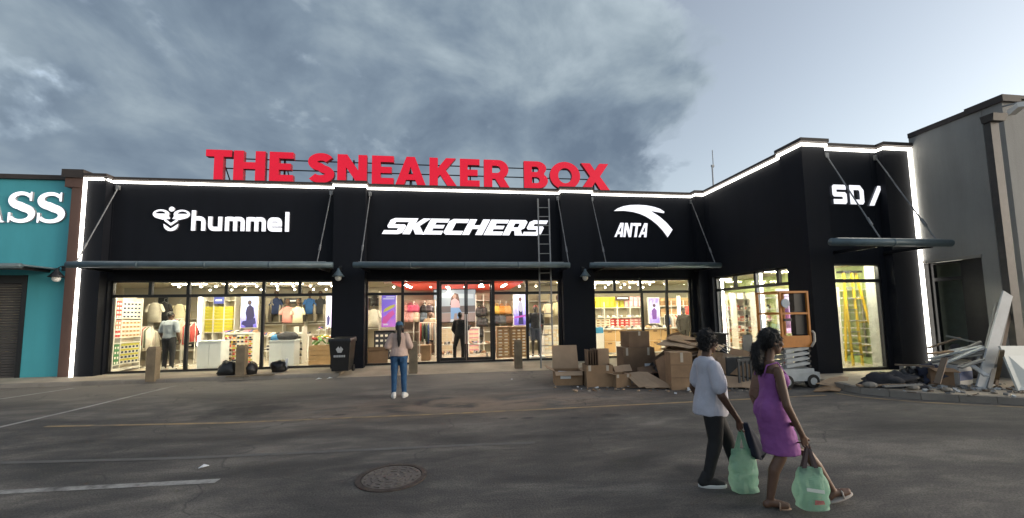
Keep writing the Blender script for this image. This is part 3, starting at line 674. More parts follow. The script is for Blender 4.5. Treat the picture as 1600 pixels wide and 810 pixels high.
hl(5.55, [rnd([(1.08, .14), (.15, .14), (.15, .86), (.93, .86), (.93, .36)], .25), [(.8, .5), (.3, .5)]], 'letter e')
hl(6.72, [[(.3, 0), (.3, 1.42)]], 'letter l')
bx = onY(269.5, 345, D).x; bz0, bz1 = onY(270, 362, D).z, onY(270, 324, D).z; bk = (bz1-bz0)
pb = lambda u, v, w: (bx+u*bk, D-.06-w, bz0+v*bk)
m = []
for sg in (-1, 1):
    w_ = [(sg*.04, .5)]+[(sg*x, y) for x, y in arc(.38, .69, .3, .19, 200, -60, 16)]+[(sg*.3, .46)]
    m.append((w_, [[(sg*x, y) for x, y in arc(.4, .71, .18, .1, 0, 180, 10)]]))
m.append((arc(0, .9, .1, .1, 0, 340, 17), []))
m.append(([(-.27, .3), (0, .1), (.27, .3)]+arc(0, .24, .26, .24, 0, -180, 12), []))
m.append(([(-.25, .42), (0, .22), (.25, .42), (.22, .5), (0, .33), (-.22, .5)], []))
letter(s, m, pb, .05, SM, 'emblem', 'round bee emblem with two wings')
# heavy italic wordmark
s = wall_sign('wordmark_sign', 'Y', D, (726, 355), 'white glowing slanted SKECHERS wordmark above the entrance canopy')
kx0, kx1 = onY(597, 366, D).x, onY(851, 368, D).x; kz0, kz1 = onY(726, 367.8, D).z, onY(726, 343.3, D).z
h = .25; SH = .42
G = {
 'S': [([(0, 0), (.78, 0), (.95, .1), (.95, .5), (.85, .61), (.36, .61), (.36, .76), (.98, .76), (.98, 1), (.22, 1), (.05, .88), (.05, .5), (.15, .38), (.62, .38), (.62, .24), (0, .24)], [])],
 'K': [([(0, 0), (.36, 0), (.36, .36), (.62, 0), (1.05, 0), (.62, .53), (.98, 1), (.6, 1), (.36, .66), (.36, 1), (0, 1)], [])],
 'E': [([(0, 0), (.92, 0), (.92, .24), (.36, .24), (.36, .39), (.84, .39), (.84, .61), (.36, .61), (.36, .76), (.92, .76), (.92, 1), (0, 1)], [])],
 'C': [([(.16, 0), (.94, 0), (.94, .25), (.38, .25), (.38, .75), (.94, .75), (.94, 1), (.16, 1), (0, .86), (0, .14)], [])],
 'H': [([(0, 0), (.36, 0), (.36, .38), (.66, .38), (.66, 0), (1.02, 0), (1.02, 1), (.66, 1), (.66, .62), (.36, .62), (.36, 1), (0, 1)], [])],
 'R': [([(0, 0), (.36, 0), (.36, .3), (.5, .3), (.64, 0), (1.04, 0), (.82, .36), (.96, .46), (.96, .88), (.82, 1), (0, 1)], [[(.36, .52), (.36, .77), (.6, .77), (.6, .52)]])],
}
adv = [('S', .98), ('K', .98), ('E', .96), ('C', .98), ('H', 1.08), ('E', .96), ('R', 1.02), ('S', .98)]
tot = sum(a for _, a in adv)+SH*.55; u0 = 0; kk = (kx1-kx0)/tot
for ch, a in adv:
    letter(s, G[ch], lambda u, v, w, u0=u0: (kx0+(u0+u+SH*v)*kk, D-.06-w, kz0+v*(kz1-kz0)), .05, SM, label='letter '+ch); u0 += a
# swoosh wordmark
s = wall_sign('wordmark_sign', 'Y', D, (1004, 347), 'white glowing ANTA wordmark under a curved swoosh emblem')
q3 = lambda L: [(880+a/3.6813, 220+b/3.6813) for a, b in L]
pz = lambda u, v, w: (lambda q: (q.x, D-.06-w, q.z))(onY(u, v, D))
sw_ = q3([(288, 407), (310, 392), (345, 379), (385, 373), (430, 372), (475, 375), (520, 384), (555, 396), (578, 412), (574, 420), (540, 414), (500, 407), (548, 438), (590, 474), (624, 514), (610, 537), (596, 558), (570, 522), (540, 489), (505, 460), (470, 438), (435, 423), (395, 412), (345, 406)])
letter(s, [(sw_, [])], pz, .05, SM, 'emblem', 'curved swoosh emblem')
ax0, ax1 = onY(959, 371, D).x, onY(1013, 371, D).x; a0z, a1z = onY(985, 371.2, D).z, onY(985, 349.3, D).z
GA = {'A': [([(0, 0), (.2, 0), (.24, .2), (.5, .2), (.5, 0), (.72, 0), (.66, 1), (.36, 1)], [[(.32, .38), (.5, .8), (.52, .38)]])],
      'N': [([(0, 0), (.2, 0), (.2, .58), (.48, 0), (.7, 0), (.7, 1), (.5, 1), (.5, .45), (.23, 1), (0, 1)], [])],
      'T': [([(.24, 0), (.46, 0), (.46, .8), (.7, .8), (.7, 1), (0, 1), (0, .8), (.24, .8)], [])]}
u0 = 0; kk = (ax1-ax0)/3.1
for ch, a in (('A', .78), ('N', .74), ('T', .62), ('A', .76)):
    letter(s, GA[ch], lambda u, v, w, u0=u0: (ax0+(u0+u+.22*v)*kk, D-.06-w, a0z+v*(a1z-a0z)), .05, SM, label='letter '+ch); u0 += a
# short wordmark on the wing
s = wall_sign('wordmark_sign', 'Y', YW, (1336, 306), 'white glowing SD and slash wordmark on the projecting wing')
bx0, bx1 = onY(1297.5, 305, YW).x, onY(1376, 305, YW).x; z0, z1 = onY(1336, 320.5, YW).z, onY(1336, 291, YW).z; kk = (bx1-bx0)/3.6
pS = lambda u, v, w: (bx0+u*kk, YW-.06-w, z0+v*(z1-z0))
letter(s, [([(.05, 0), (.9, 0), (1, .1), (1, .52), (.9, .62), (.3, .62), (.3, .75), (.97, .75), (.97, 1), (.1, 1), (0, .9), (0, .48), (.1, .38), (.7, .38), (.7, .25), (.05, .25)], [])], pS, .05, SM, label='letter S')
letter(s, [([(1.22, 0), (2.1, 0), (2.22, .12), (2.22, .75), (1.98, 1), (1.22, 1)], [[(1.5, .25), (1.5, .75), (1.85, .75), (1.92, .68), (1.92, .25)]])], pS, .05, SM, label='letter D')
letter(s, [([(2.55, -.05), (2.9, -.05), (3.6, 1.0), (3.25, 1.0)], [])], pS, .05, SM, name='slash')
# serif letters on the turquoise shop
s = wall_sign('wordmark_sign', 'Y', D, (40, 325), 'white glowing serif letters ASS, the end of a word, on the turquoise wall')
def serifS(): 
    c = arc(.36, .745, .26, .2, 30, 90, 6)+arc(.36, .745, .27, .2, 100, 258, 12)+arc(.37, .265, .29, .215, 74, -85, 12)+arc(.35, .265, .29, .215, -95, -155, 6)
    n = len(c); wv = [.08+.14*math.exp(-((i/(n-1)-.5)/.2)**2)+.03 for i in range(n)]
    return [(stroke(c, wv), []), ([(.585, .7), (.64, .7), (.64, 1.0), (.6, 1.0), (.56, .86)], []), ([(.02, 0), (.06, 0), (.1, .14), (.085, .32), (.02, .32)], [])]
sa = [(15.5, 54.5), (61, 101)]
zz0, zz1 = onY(60, 349, D).z, onY(60, 301, D).z
for a, b in sa:
    x0, x1 = onY(a, 325, D).x, onY(b, 325, D).x
    letter(s, serifS(), lambda u, v, w, x0=x0, x1=x1: (x0+u/.68*(x1-x0), D-.06-w, zz0+v*(zz1-zz0)), .06, SM, label='letter S')
x1 = onY(9, 345, D).x
letter(s, [([(-.9, 0), (-.6, 0), (-.6, .04), (-.7, .06), (-.62, .3), (-.3, .3), (-.2, .06), (-.33, .04), (-.33, 0), (0, 0), (0, .04), (-.07, .06), (-.4, 1), (-.48, 1), (-.8, .06), (-.9, .04)], [[(-.59, .37), (-.47, .74), (-.34, .37)]])], lambda u, v, w: (x1+u*.78, D-.06-w, zz0+v*(zz1-zz0)), .06, SM, label='letter A')
# ------------------------------------------------------------------ shop interior
FL = ZF+.012
WARM = (1, .88, .64)
FILLTUBE = glow('hidden_fill_tube', WARM, 72.0)
DEEPTUBE = glow('ceiling_tube_deep', WARM, 42.0)
# ceiling tubes; the row by the glass is unseen, added to light the shop
def tube_light(x, y, ln, along, label, m=None, z=CEIL-.03, w=.14):
    m = m or (FILLTUBE if y < 14.2 else DEEPTUBE)
    t = thing('ceiling_light', (x, y, z), label, 'ceiling light', 'tube lights on the shop ceiling')
    a, b = (ln/2, w/2) if along == 'X' else (w/2, ln/2)
    MB().box(x-a-.02, x+a+.02, y-b-.02, y+b+.02, z, z+.028).build('housing', WHITE, t)
    MB().box(x-a, x+a, y-b, y+b, z-.012, z-.001).build('tube', m, t)
for k, x in enumerate((-9.9, -8.2, -6.5, -4.8)):
    for r, y in enumerate((14.03, 16.2)): tube_light(x, y, 1.1, 'X', f'{NTH[k]} ceiling tube from the left wall, {"unseen, added near the glass" if r == 0 else "deep in the shop"}')
for k, x in enumerate((4.7, 6.3, 7.9)):
    for r, y in enumerate((14.03, 16.3)): tube_light(x, y, 1.1, 'X', f'{NTH[k]} ceiling tube right of the red ceiling, {"unseen, added near the glass" if r == 0 else "deep in the shop"}')
for k, (x, y) in enumerate(((-1.85, 15.2), (.85, 15.0), (1.75, 15.2), (-.4, 16.8))):
    tube_light(x, y, 1.3, 'Y', f'{NTH[k]} white light bar set into the red ceiling', glow('bar_light', (1, .9, .74), 75.), CEIL-.225, .09)
for k, (x, y) in enumerate(((11.0, 9.75), (10.7, 12.2), (10.6, 15.2))):  # front one sits unseen behind the window head, added to brighten the wing
    tube_light(x, y, 1.4, 'X', f'{NTH[k]} ceiling tube in the projecting wing counted from the front', glow('wing_tube', (1, .95, .74), 120.))
def spots(x0, x1, y, n, label):
    t = thing('track_light', ((x0+x1)/2, y, CEIL-.05), label, 'track light', 'track lights on the shop ceiling')
    MB().box(x0, x1, y-.015, y+.015, CEIL-.05, CEIL-.002).build('rail', WHITE, t)
    for k in range(n):
        x = x0+(x1-x0)*(k+.5)/n+random.uniform(-.1, .1); h = MB().tube([(x, y, CEIL-.05), (x, y, CEIL-.12)], .012, 6).tube([(x, y-.06, CEIL-.19), (x, y+.05, CEIL-.12)], .045, 8).build('spotlight', WHITE, t)
        MB().tube([(x, y-.064, CEIL-.193), (x, y-.07, CEIL-.197)], .04, 8).build('lens', SPOT, h)
spots(-10, -4.4, 15.4, 9, 'white spotlight rail over the front of the left sales floor')
spots(-10, -4.4, 17.3, 9, 'white spotlight rail at the back of the left sales floor')
spots(-2.9, 3.6, 16.2, 9, 'spotlight rail crossing the red ceiling')
spots(4.6, 8.8, 15.5, 7, 'spotlight rail over the front of the right sales floor')
spots(4.6, 8.8, 17.4, 7, 'spotlight rail at the back of the right sales floor')

# shoe boxes -----------------------------------------------------------------
BOXN = [0]; LOOSE = MB(); LOOSEM = []; JOIN = [False]
NUM = ['one', 'two', 'three', 'four', 'five', 'six', 'seven', 'eight', 'nine', 'ten']
BOXMESH = {}
def shoebox(key, body, lid, lab, w, d, h, face='-Y'):
    k = (key, w, d, h, face)
    if k not in BOXMESH:
        m = MB(); m.mi = 0; m.box(-w/2+.004, w/2-.004, .004, d-.004, 0, h*.96)
        m.mi = 1; m.box(-w/2, w/2, 0, d, h*.62, h-.002)
        m.mi = 2; m.box(-w*.38, w*.22, -.004, -.0005, h*.12, h*.56)
        if face == '+X': m.xf(Matrix.Rotation(R(90), 4, 'Z'))
        o = m.build('shoe_box', [mat('box_'+n, c, .6, 0, .05) for n, c in (body, lid, lab)]); me = o.data; bpy.data.objects.remove(o); BOXMESH[k] = me
    return BOXMESH[k]
C = dict(white=('white', (.7, .68, .62)), navy=('navy', (.02, .03, .08)), red=('red', (.5, .04, .035)), pink=('salmon', (.62, .22, .18)), yellow=('yellow', (.62, .52, .03)), olive=('yellow_green', (.5, .47, .06)),
         grey=('slate', (.045, .05, .07)), tan=('tan', (.5, .32, .16)), cream=('cream', (.72, .6, .42)), green=('green', (.05, .2, .07)), rose=('rose', (.66, .3, .34)), black=('black', (.015, .015, .016)), orange=('orange', (.7, .25, .03)), brown=('brown', (.34, .19, .085)))
def put_box(style, loc, w, d, h, face, label, group):
    b, l, t = (C[q] for q in style)
    if JOIN[0]:
        ms = [mat('box_'+n, c, .6, 0, .05) for n, c in (b, l)]
        for q in ms:
            if q not in LOOSEM: LOOSEM.append(q)
        x, y, z = loc; LOOSE.mi = LOOSEM.index(ms[0]); LOOSE.box(x-w/2+.004, x+w/2-.004, y+.004, y+d-.004, z, z+h*.96); LOOSE.mi = LOOSEM.index(ms[1]); LOOSE.box(x-w/2, x+w/2, y, y+d, z+h*.62, z+h-.002); return
    me = shoebox('/'.join(style), b, l, t, w, d, h, face); BOXN[0] += 1
    return inst(me, 'shoe_box', loc, label, 'shoe box', group)
GRP = 'shoe boxes on the shop shelves'
# left wall shelf
SF = -10.56
t = thing('shoe_shelf', (SF-.1, 14.4, FL), 'tall white shelf unit packed with shoe boxes along the far left wall', 'shelf')
MB().box(-10.8, -10.78, 13.9, 15.0, FL, 2.5).build('back_panel', CREAM, t)
for y in (13.93, 14.19, 14.99): MB().box(-10.778, SF, y-.015, y+.015, FL, 2.45).build('upright', STEELW, t)
for z in (.22, .36, 1.02, 1.2, 1.8): MB().box(-10.778, SF+.012, 13.945, 14.975, z-.02, z).build('shelf_board', STEELW, t)
for y in (13.935, 14.45): MB().tube([(SF, y, .17), (SF+.0, y+.5, .17)], .015, 6).build('rail', STEELW, t)
styles = {0: [('pink', 'red', 'white')]*4+[('white', 'pink', 'red')], 1: [('pink', 'white', 'red')]*2+[('tan', 'pink', 'white')]*2+[('pink', 'white', 'navy')], 2: [('green', 'green', 'white')]*5}
st2 = {0: ('white', 'white', 'navy'), 1: ('cream', 'white', 'brown'), 2: ('white', 'olive', 'navy')}
for sec, z0 in enumerate((1.8, 1.2, .36)):
    rows = 4 if sec == 0 else 4
    hh = .135 if sec < 2 else .155
    for r in range(rows):
        ys = [14.01, 14.105] + [14.27+.146*k for k in range(5)]
        for k, y in enumerate(ys):
            st = styles[sec][r] if k < 2 else st2[sec]
            put_box(st, (SF+.002, y, z0+r*hh), (.09 if k < 2 else .138), .2, hh-.006, '+X', f'{st[1]}-lidded shoe box, {NTH[k]} from the glass, row {NUM[r]} of the {"top middle bottom".split()[sec]} tier, left shelf', GRP)

# a generic open shelf bay facing the street
def shelf_unit(px, Y, d, zs, nup, label, back=None, m=STEELW, name='display_shelf'):
    x0, x1 = onY(px[0], 500, Y).x, onY(px[1], 500, Y).x
    t = thing(name, ((x0+x1)/2, Y, FL), label, 'shelf')
    for k in range(nup+1): x = x0+(x1-x0)*k/nup; MB().box(x-.018, x+.018, Y, Y+d, FL, zs[-1]+.25).build('upright', m, t)
    for z in zs: MB().box(x0-.01, x1+.01, Y-.006, Y+d-.006, z-.025, z).build('shelf_board', m, t)
    if back: MB().box(x0, x1, Y+d, Y+d+.02, FL, zs[-1]+.3).build('back_panel', back, t)
    return t, x0, x1
def fill(x0, x1, Y, zs, rows, w, d, h, styles, where, gap=.008, skip=0.):
    n = int((x1-x0)/(w+gap)); off = x0+((x1-x0)-n*(w+gap))/2+(w+gap)/2
    for si, z in enumerate(zs):
        st = styles[si % len(styles)]
        for r in range(rows):
            for k in range(n):
                if random.random() < skip: continue
                s_ = st[k % len(st)] if isinstance(st, list) else st
                put_box(s_, (off+k*(w+gap), Y, z+r*h), w, d, h-.006, '-Y', f'{s_[0]} shoe box, {NTH[k]} from left, row {NUM[r]} of {NTH[si]} shelf, {where}', GRP)
# yellow-green boxes behind the left window
SG = mat('warm_back_panel', (.42, .38, .29), .8, 0, .06)
u, x0, x1 = shelf_unit((316, 366), 17.2, .35, (.5, 1.2, 1.72, 2.45), 3, 'white shelf bay holding yellow-green shoe boxes behind the left window', SG)
fill(x0+.03, x1-.03, 17.22, (1.2, 1.72), 4, .33, .3, .125, [('olive', 'yellow', 'olive'), ('yellow', 'olive', 'olive')], 'yellow-green bay')
P = rect(336, 464, 351, 475, 17.15)
sg = thing('hanging_sign', ((P[0]+P[1])/2, 17.1, P[2]), 'small blue sign hung over the yellow-green shoe boxes', 'sign')
MB().box(P[0], P[1], 17.08, 17.11, P[2], P[3]).build('board', mat('blue_sign', (.05, .07, .3), .5, emit=(.05, .07, .3), estr=.6), sg); MB().box(P[0]+.06, P[1]-.06, 17.07, 17.079, P[2]+.11, P[3]-.11).build('lettering', PAPER, sg)

# light boxes / posters -----------------------------------------------------------
def poster(px, Y, cols, fig, label, seed=0, light=.9):
    x0, x1, z0, z1 = rect(*px, Y); t = thing('poster', ((x0+x1)/2, Y, z0), label, 'poster')
    MB().box(x0-.03, x1+.03, Y, Y+.08, z0-.03, z1+.03).build('frame', STEELW, t)
    m = bpy.data.materials.new('poster_print'); m.use_nodes = True; nt = m.node_tree; b = nt.nodes['Principled BSDF']
    tc = N(nt, 'ShaderNodeTexCoord'); mp = N(nt, 'ShaderNodeMapping'); mp.inputs['Location'].default_value = (seed*7.1, 0, seed*3.3); nt.links.new(tc.outputs['Generated'], mp.inputs[0])
    sp = N(nt, 'ShaderNodeSeparateXYZ'); nt.links.new(tc.outputs['Generated'], sp.inputs[0])
    f = math_node(nt, 'ADD', sp.outputs[2], math_node(nt, 'MULTIPLY', math_node(nt, 'SUBTRACT', noise_tex(nt, mp.outputs[0], 2.5, 5, .6, .6), .5), 1.2))
    c = ramp(nt, f, [(.05, cols[0]), (.4, cols[1]), (.65, cols[2]), (.95, cols[3])])
    b.inputs['Base Color'].default_value = (.03, .03, .04, 1); nt.links.new(c, b.inputs['Emission Color']); b.inputs['Emission Strength'].default_value = light
    MB().box(x0, x1, Y-.012, Y-.001, z0, z1).build('print', m, t)
    W, H = x1-x0, z1-z0
    for j, (poly, col) in enumerate(fig):
        mm = mat('print_ink_%d_%d' % (seed, j), tuple(q*.1 for q in col), .6, 0, .1, emit=col, estr=light*.8)
        MB().prism([(a, b_) for a, b_ in poly], [], lambda u, v, w, j=j: (x0+u*W, Y-.016-.003*j-w, z0+v*H), .002).build('printed_figure', mm, t)
    return t
man = [([(.3, 0), (.35, .3), (.28, .45), (.36, .62), (.55, .7), (.78, .6), (.85, .35), (.72, .2), (.8, 0)], (.05, .04, .13)), (arc(.52, .76, .13, .075, 0, 340, 14), (.13, .07, .06)), ([(.05, .1), (.4, .02), (.95, .12), (.9, .3), (.5, .22), (.12, .2)], (.06, .05, .2))]
poster((377, 461, 402, 512), 16.9, [(.12, .09, .4), (.4, .38, .8), (.5, .6, .95), (.62, .7, .95)], man, 'lit poster of a crouching figure on a pale blue ground, behind the left window', 1, 1.1)
poster((510, 462, 518.5, 512), 16.4, [(.75, .6, .85), (.8, .62, .85), (.85, .7, .9), (.9, .8, .95)], [([(.2, .05), (.6, .1), (.7, .3), (.4, .4), (.15, .3)], (.1, .1, .25))], 'narrow lilac light panel at the right end of the left window', 2, 1.2)
sneak = [([(.05, .12), (.3, .1), (.7, .3), (.92, .4), (.8, .52), (.5, .45), (.3, .35), (.1, .3)], (.75, .12, .42)), ([(.1, .45), (.4, .5), (.9, .62), (.95, .7), (.6, .66), (.2, .56)], (.6, .55, .1)), ([(.1, .86), (.9, .86), (.9, .89), (.1, .89)], (.8, .8, .9)), ([(.3, .92), (.95, .92), (.95, .95), (.3, .95)], (.8, .8, .9)), ([(.12, .05), (.45, .05), (.5, .1), (.15, .1)], (.8, .7, .8))]
poster((596.5, 461, 618.5, 511), 16.2, [(.3, .08, .3), (.16, .06, .35), (.1, .05, .32), (.08, .05, .3)], sneak, 'purple poster with a pink sneaker, left of the entrance door', 3, .9)
girl = [([(.35, .02), (.38, .4), (.34, .6), (.5, .68), (.7, .62), (.68, .35), (.75, .02)], (.03, .03, .12)), ([(.34, .5), (.36, .72), (.5, .8), (.66, .74), (.72, .5), (.55, .42)], (.75, .7, .8)), (arc(.5, .85, .13, .07, 0, 340, 14), (.3, .15, .1)), ([(.05, .22), (.95, .28), (.95, .34), (.05, .28)], (.7, .1, .55))]
poster((803, 461, 822.5, 508), 16.2, [(.1, .06, .3), (.35, .3, .75), (.55, .5, .95), (.7, .68, 1.)], girl, 'violet poster of a standing woman, right of the entrance door', 4, 1.1)
poster((1014, 466, 1030, 505), 16.6, [(.3, .2, .5), (.6, .5, .75), (.75, .68, .85), (.3, .2, .45)], [([(.3, .15), (.7, .15), (.75, .5), (.5, .62), (.25, .5)], (.35, .12, .5)), (arc(.5, .7, .14, .07, 0, 340, 12), (.2, .1, .1))], 'pale poster with a purple-clad figure, behind the door panes of the right window', 5, .9)
# large screen with a seated woman
x0, x1, z0, z1 = rect(678, 453, 743, 503, 17.6); t = thing('video_screen', ((x0+x1)/2, 17.6, z0), 'large bright screen showing a seated woman in pink top and jeans, behind the entrance', 'screen')
MB().box(x0-.03, x1+.03, 17.6, 17.7, z0-.03, z1+.03).build('frame', DARKFRAME, t)
sc_ = MB().box(x0, x1, 17.585, 17.599, z0, z1).build('screen', mat('screen_picture', (.05, .056, .06), .4, 0, .35, 1.3, emit=(.5, .56, .6), estr=.75), t)
W, H = x1-x0, z1-z0
for j, (poly, col) in enumerate([([(0, .28), (1, .3), (1, .5), (0, .48)], (.16, .13, .13)), ([(0, .0), (1, .0), (1, .28), (0, .27)], (.42, .3, .26)), ([(.05, .75), (.95, .72), (.95, .86), (.05, .9)], (.75, .82, .85)),
        ([(.38, .52), (.42, .78), (.5, .9), (.58, .86), (.62, .6), (.6, .5)], (.2, .08, .045)), ([(.4, .42), (.41, .66), (.5, .74), (.6, .64), (.63, .45), (.5, .4)], (.8, .5, .5)), (arc(.49, .79, .045, .07, 0, 340, 12), (.6, .33, .24)),
        ([(.4, .44), (.6, .44), (.66, .3), (.62, .1), (.55, .1), (.55, .26), (.49, .26), (.47, .06), (.4, .06), (.4, .26)], (.25, .42, .68)), ([(.39, .0), (.49, .0), (.47, .08), (.4, .08)], (.8, .8, .8))]):
    mm = mat('screen_ink_%d' % j, tuple(q*.1 for q in col), .5, 0, .1, emit=col, estr=.8)
    MB().prism(poly, [], lambda u, v, w, j=j: (x0+u*W, 17.582-.003*j-w, z0+v*H), .002).build('picture_shape', mm, t)

# garments ------------------------------------------------------------------
def shirt_mesh(m, w=.5, h=.68, hang=False, sl=.2):
    w *= .84
    m.erings([((0, 0, 0), w*.5, .075), ((0, 0, h*.35), w*.46, .08), ((0, 0, h*.7), w*.48, .085), ((0, 0, h*.86), w*.44, .08), ((0, 0, h*.95), w*.26, .065), ((0, 0, h), w*.16, .05)], 14)
    for s_ in (-1, 1): m.rcone((s_*w*.4, 0, h*.86), (s_*(w*.52+.03), -.02, h*.86-sl), .055, .062, 10)
    return m
def shirt(px, py, Y, col, label, head=False, w=.5, h=.68, name='tshirt'):
    P = onY(px, py, Y); t = thing(name, P, label, 'T-shirt', 'garments displayed on the shop walls')
    shirt_mesh(MB(), w, h).xf(Matrix.Translation(P)).build('fabric', mat('fabric_'+'_'.join('%02d' % int(c*99) for c in col), col, .9, 0, .1, 8, .15, 25), t, True)
    if head: MB().ell(P+Vector((0, 0, h+.2)), (.085, .1, .125)).rcone(P+Vector((0, 0, h-.03)), P+Vector((0, 0, h+.12)), .055, .05).build('mannequin_head', mat('mannequin_brown', (.1, .055, .035), .5), t, True)
    else: MB().tube([P+Vector((-w*.3, 0, h-.06)), P+Vector((0, 0, h+.04)), P+Vector((w*.3, 0, h-.06))], .01, 6).tube([P+Vector((0, 0, h+.03)), P+Vector((0, 0, h+.14)), P+Vector((0, .12, h+.16))], .008, 6).build('hanger', GREYST, t)
    return t
WHT = (.68, .64, .54); BLK = (.018, .018, .02)
shirt(241, 504, 16.6, WHT, 'white T-shirt hanging behind the left edge of the first pane', w=.58, h=.74)
shirt(255, 503, 16.9, BLK, 'black jacket hanging beside the upper white T-shirt', w=.55, h=.74)
shirt(279, 504, 17.2, (.66, .6, .42), 'cream T-shirt hanging right of the pale-shirted man', w=.6, h=.72)
shirt(239, 543, 16.4, WHT, 'white T-shirt with a print on the lower hanging rail', w=.55, h=.62)
shirt(291, 541, 16.3, WHT, 'white T-shirt on the lower rail beside the black jacket', w=.4, h=.66)
shirt(299, 543, 16.5, BLK, 'black jacket on the lower rail by the second pane', w=.45, h=.8)
WT = 18.1
shirt(418, 491, WT, (.42, .38, .3), 'beige shirt high on the back wall, first of its row', w=.5)
shirt(431, 491, WT, (.025, .045, .13), 'navy T-shirt high on the back wall beside the beige one', True)
shirt(448.5, 505, 17.5, (.68, .3, .27), 'pink T-shirt on a dark-headed bust in the left window', True)
shirt(465, 505, 17.5, (.72, .68, .5), 'white T-shirt on a dark-headed bust in the left window', True)
shirt(483.5, 491, WT, (.03, .12, .34), 'bright blue T-shirt high on the back wall', True)
shirt(500, 491, WT, (.03, .033, .04), 'charcoal T-shirt high on the back wall', True)
shirt(583.5, 511, 15.9, (.72, .68, .56), 'white T-shirt near the left edge of the entrance glazing', w=.5)
shirt(572.5, 511, 16.1, (.55, .05, .04), 'red T-shirt at the very left edge of the entrance glazing', w=.4)
# wall fittings behind the left window
def wallbay(px, Y, zs, n, label, back=SG): return shelf_unit(px, Y, .3, zs, n, label, back)
wallbay((231, 310), 17.6, (.5, .95, 1.35, 1.75), 3, 'steel wall bay of hanging clothes behind the pale-shirted man', SG)
wallbay((408, 509), 18.2, (.45, 1.0, 1.45, 1.55), 3, 'wall bay of hanging shirts at the back of the left sales floor', SG)
for j, (a, b) in enumerate(((411, 424), (436, 444), (490, 493), (506, 509), (471, 476))):
    for k in range(3):
        xx = onY(a+(b-a)*(k+.5)/3, 480, 18.05).x; col = ((.3, .27, .22), (.5, .46, .38), (.12, .11, .1), (.38, .34, .28))[(j+k) % 4]
        tt = recentre(MB().erings([((xx, 18.15, 1.55), .05, .14), ((xx, 18.15, 2.0), .06, .17), ((xx, 18.15, 2.28), .03, .15)], 10).build('hanging_garment', mat('garment_%d' % ((j+k) % 4), col, .9, 0, .1), None, True))
        tag(tt, f'garment hung edge-on, {NTH[k]} in the {NTH[j]} bunch on the left back wall', 'garment', 'garments hung edge-on')
P = rect(444, 466, 471, 475, 18); sg = thing('hanging_sign', ((P[0]+P[1])/2, 18, P[2]), 'dark sign with white lettering on the back wall above the pink and white shirts', 'sign')
MB().box(P[0], P[1], 17.98, 18.02, P[2], P[3]).build('board', BLACKP, sg); MB().box(P[0]+.22, P[1]-.15, 17.97, 17.979, P[2]+.1, P[3]-.09).build('lettering', glow('sign_lettering', (.8, .8, .75), .8), sg)
P = rect(248, 463, 262, 476, 17.4); sg = thing('display_board', ((P[0]+P[1])/2, 17.4, P[2]), 'dark square board above the hanging black jacket', 'board')
MB().box(P[0], P[1], 17.37, 17.4, P[2], P[3]).build('panel', BLACKP, sg); MB().box(P[0]-.02, P[1]+.02, 17.401, 17.42, P[2]-.02, P[3]+.02).build('frame', GREYST, sg)
# glowing column
P = rect(308, 461, 316, 530, 16.6); t = thing('lit_column', ((P[0]+P[1])/2, 16.6, FL), 'bright white glowing column edge between the clothes and the yellow-green boxes', 'column')
MB().box(P[0], P[1], 16.6, 16.75, FL, P[3]).build('casing', STEELW, t); MB().box(P[0]+.03, P[1]-.03, 16.58, 16.599, FL+.6, P[3]-.05).build('light_strip', glow('column_light', (1, .92, .86), 3.0), t)

# counters and tables
def cabinet(px, Y, d, label, m=WHITE, name='counter', doors=2, z0=FL):
    x0, x1, _, z1 = rect(*px, Y); t = thing(name, ((x0+x1)/2, Y+d/2, z0), label, name.replace('_', ' '))
    MB().box(x0, x1, Y+.02, Y+d, z0, z1-.04).build('carcass', m, t); MB().box(x0-.02, x1+.02, Y-.01, Y+d+.02, z1-.039, z1).build('top', m, t)
    for k in range(doors): a = x0+(x1-x0)*k/doors; b = x0+(x1-x0)*(k+1)/doors; MB().box(a+.006, b-.006, Y, Y+.019, z0+.06, z1-.05).build('door_panel', m, t)
    return x0, x1, z1
CABW = mat('bluish_white_laminate', (.6, .64, .66), .5, 0, .04)
cabinet((307.5, 533, 344.5, 578), 14.35, .5, 'white two-door counter standing just behind the left window', CABW)
X0, X1, Z1 = cabinet((420, 532, 459, 575), 14.4, .5, 'white two-door cabinet heaped with dark clothes behind the left window', CABW, 'cabinet')
def heap(name, c, r, m, label, cat, seed=0, amp=.35, n=18, mm=12, extra=None):
    b = MB().ell((0, 0, 0), r, None, n, mm); rnd_ = Vector((seed*3.7, seed*1.3, 0))
    for v in b.v:
        q = v.normalized(); k = noise.noise(v*5/max(r)*.4+rnd_)*amp+noise.noise(v*14/max(r)*.4+rnd_)*amp*.5; v += q*k*min(r)
        if v.z < -r[2]*.55: v.z = -r[2]*.55
    b.xf(Matrix.Translation(Vector(c)+Vector((0, 0, r[2]*.55))))
    o = b.build(name, m, None, True); return tag(recentre(o), label, cat)
DKC = mat('dark_cloth', (.03, .03, .035), .9, 0, .3, 6, .4, 20)
heap('clothes_heap', ((X0+X1)/2+.1, 14.65, Z1), (.36, .22, .17), DKC, 'heap of folded dark clothes on top of the white cabinet', 'clothes', 1)
heap('clothes_heap', ((X0+X1)/2-.3, 14.6, Z1), (.14, .15, .12), mat('blue_cloth', (.05, .18, .35), .9, 0, .2), 'small blue cloth at the left end of the white cabinet top', 'clothes', 2)
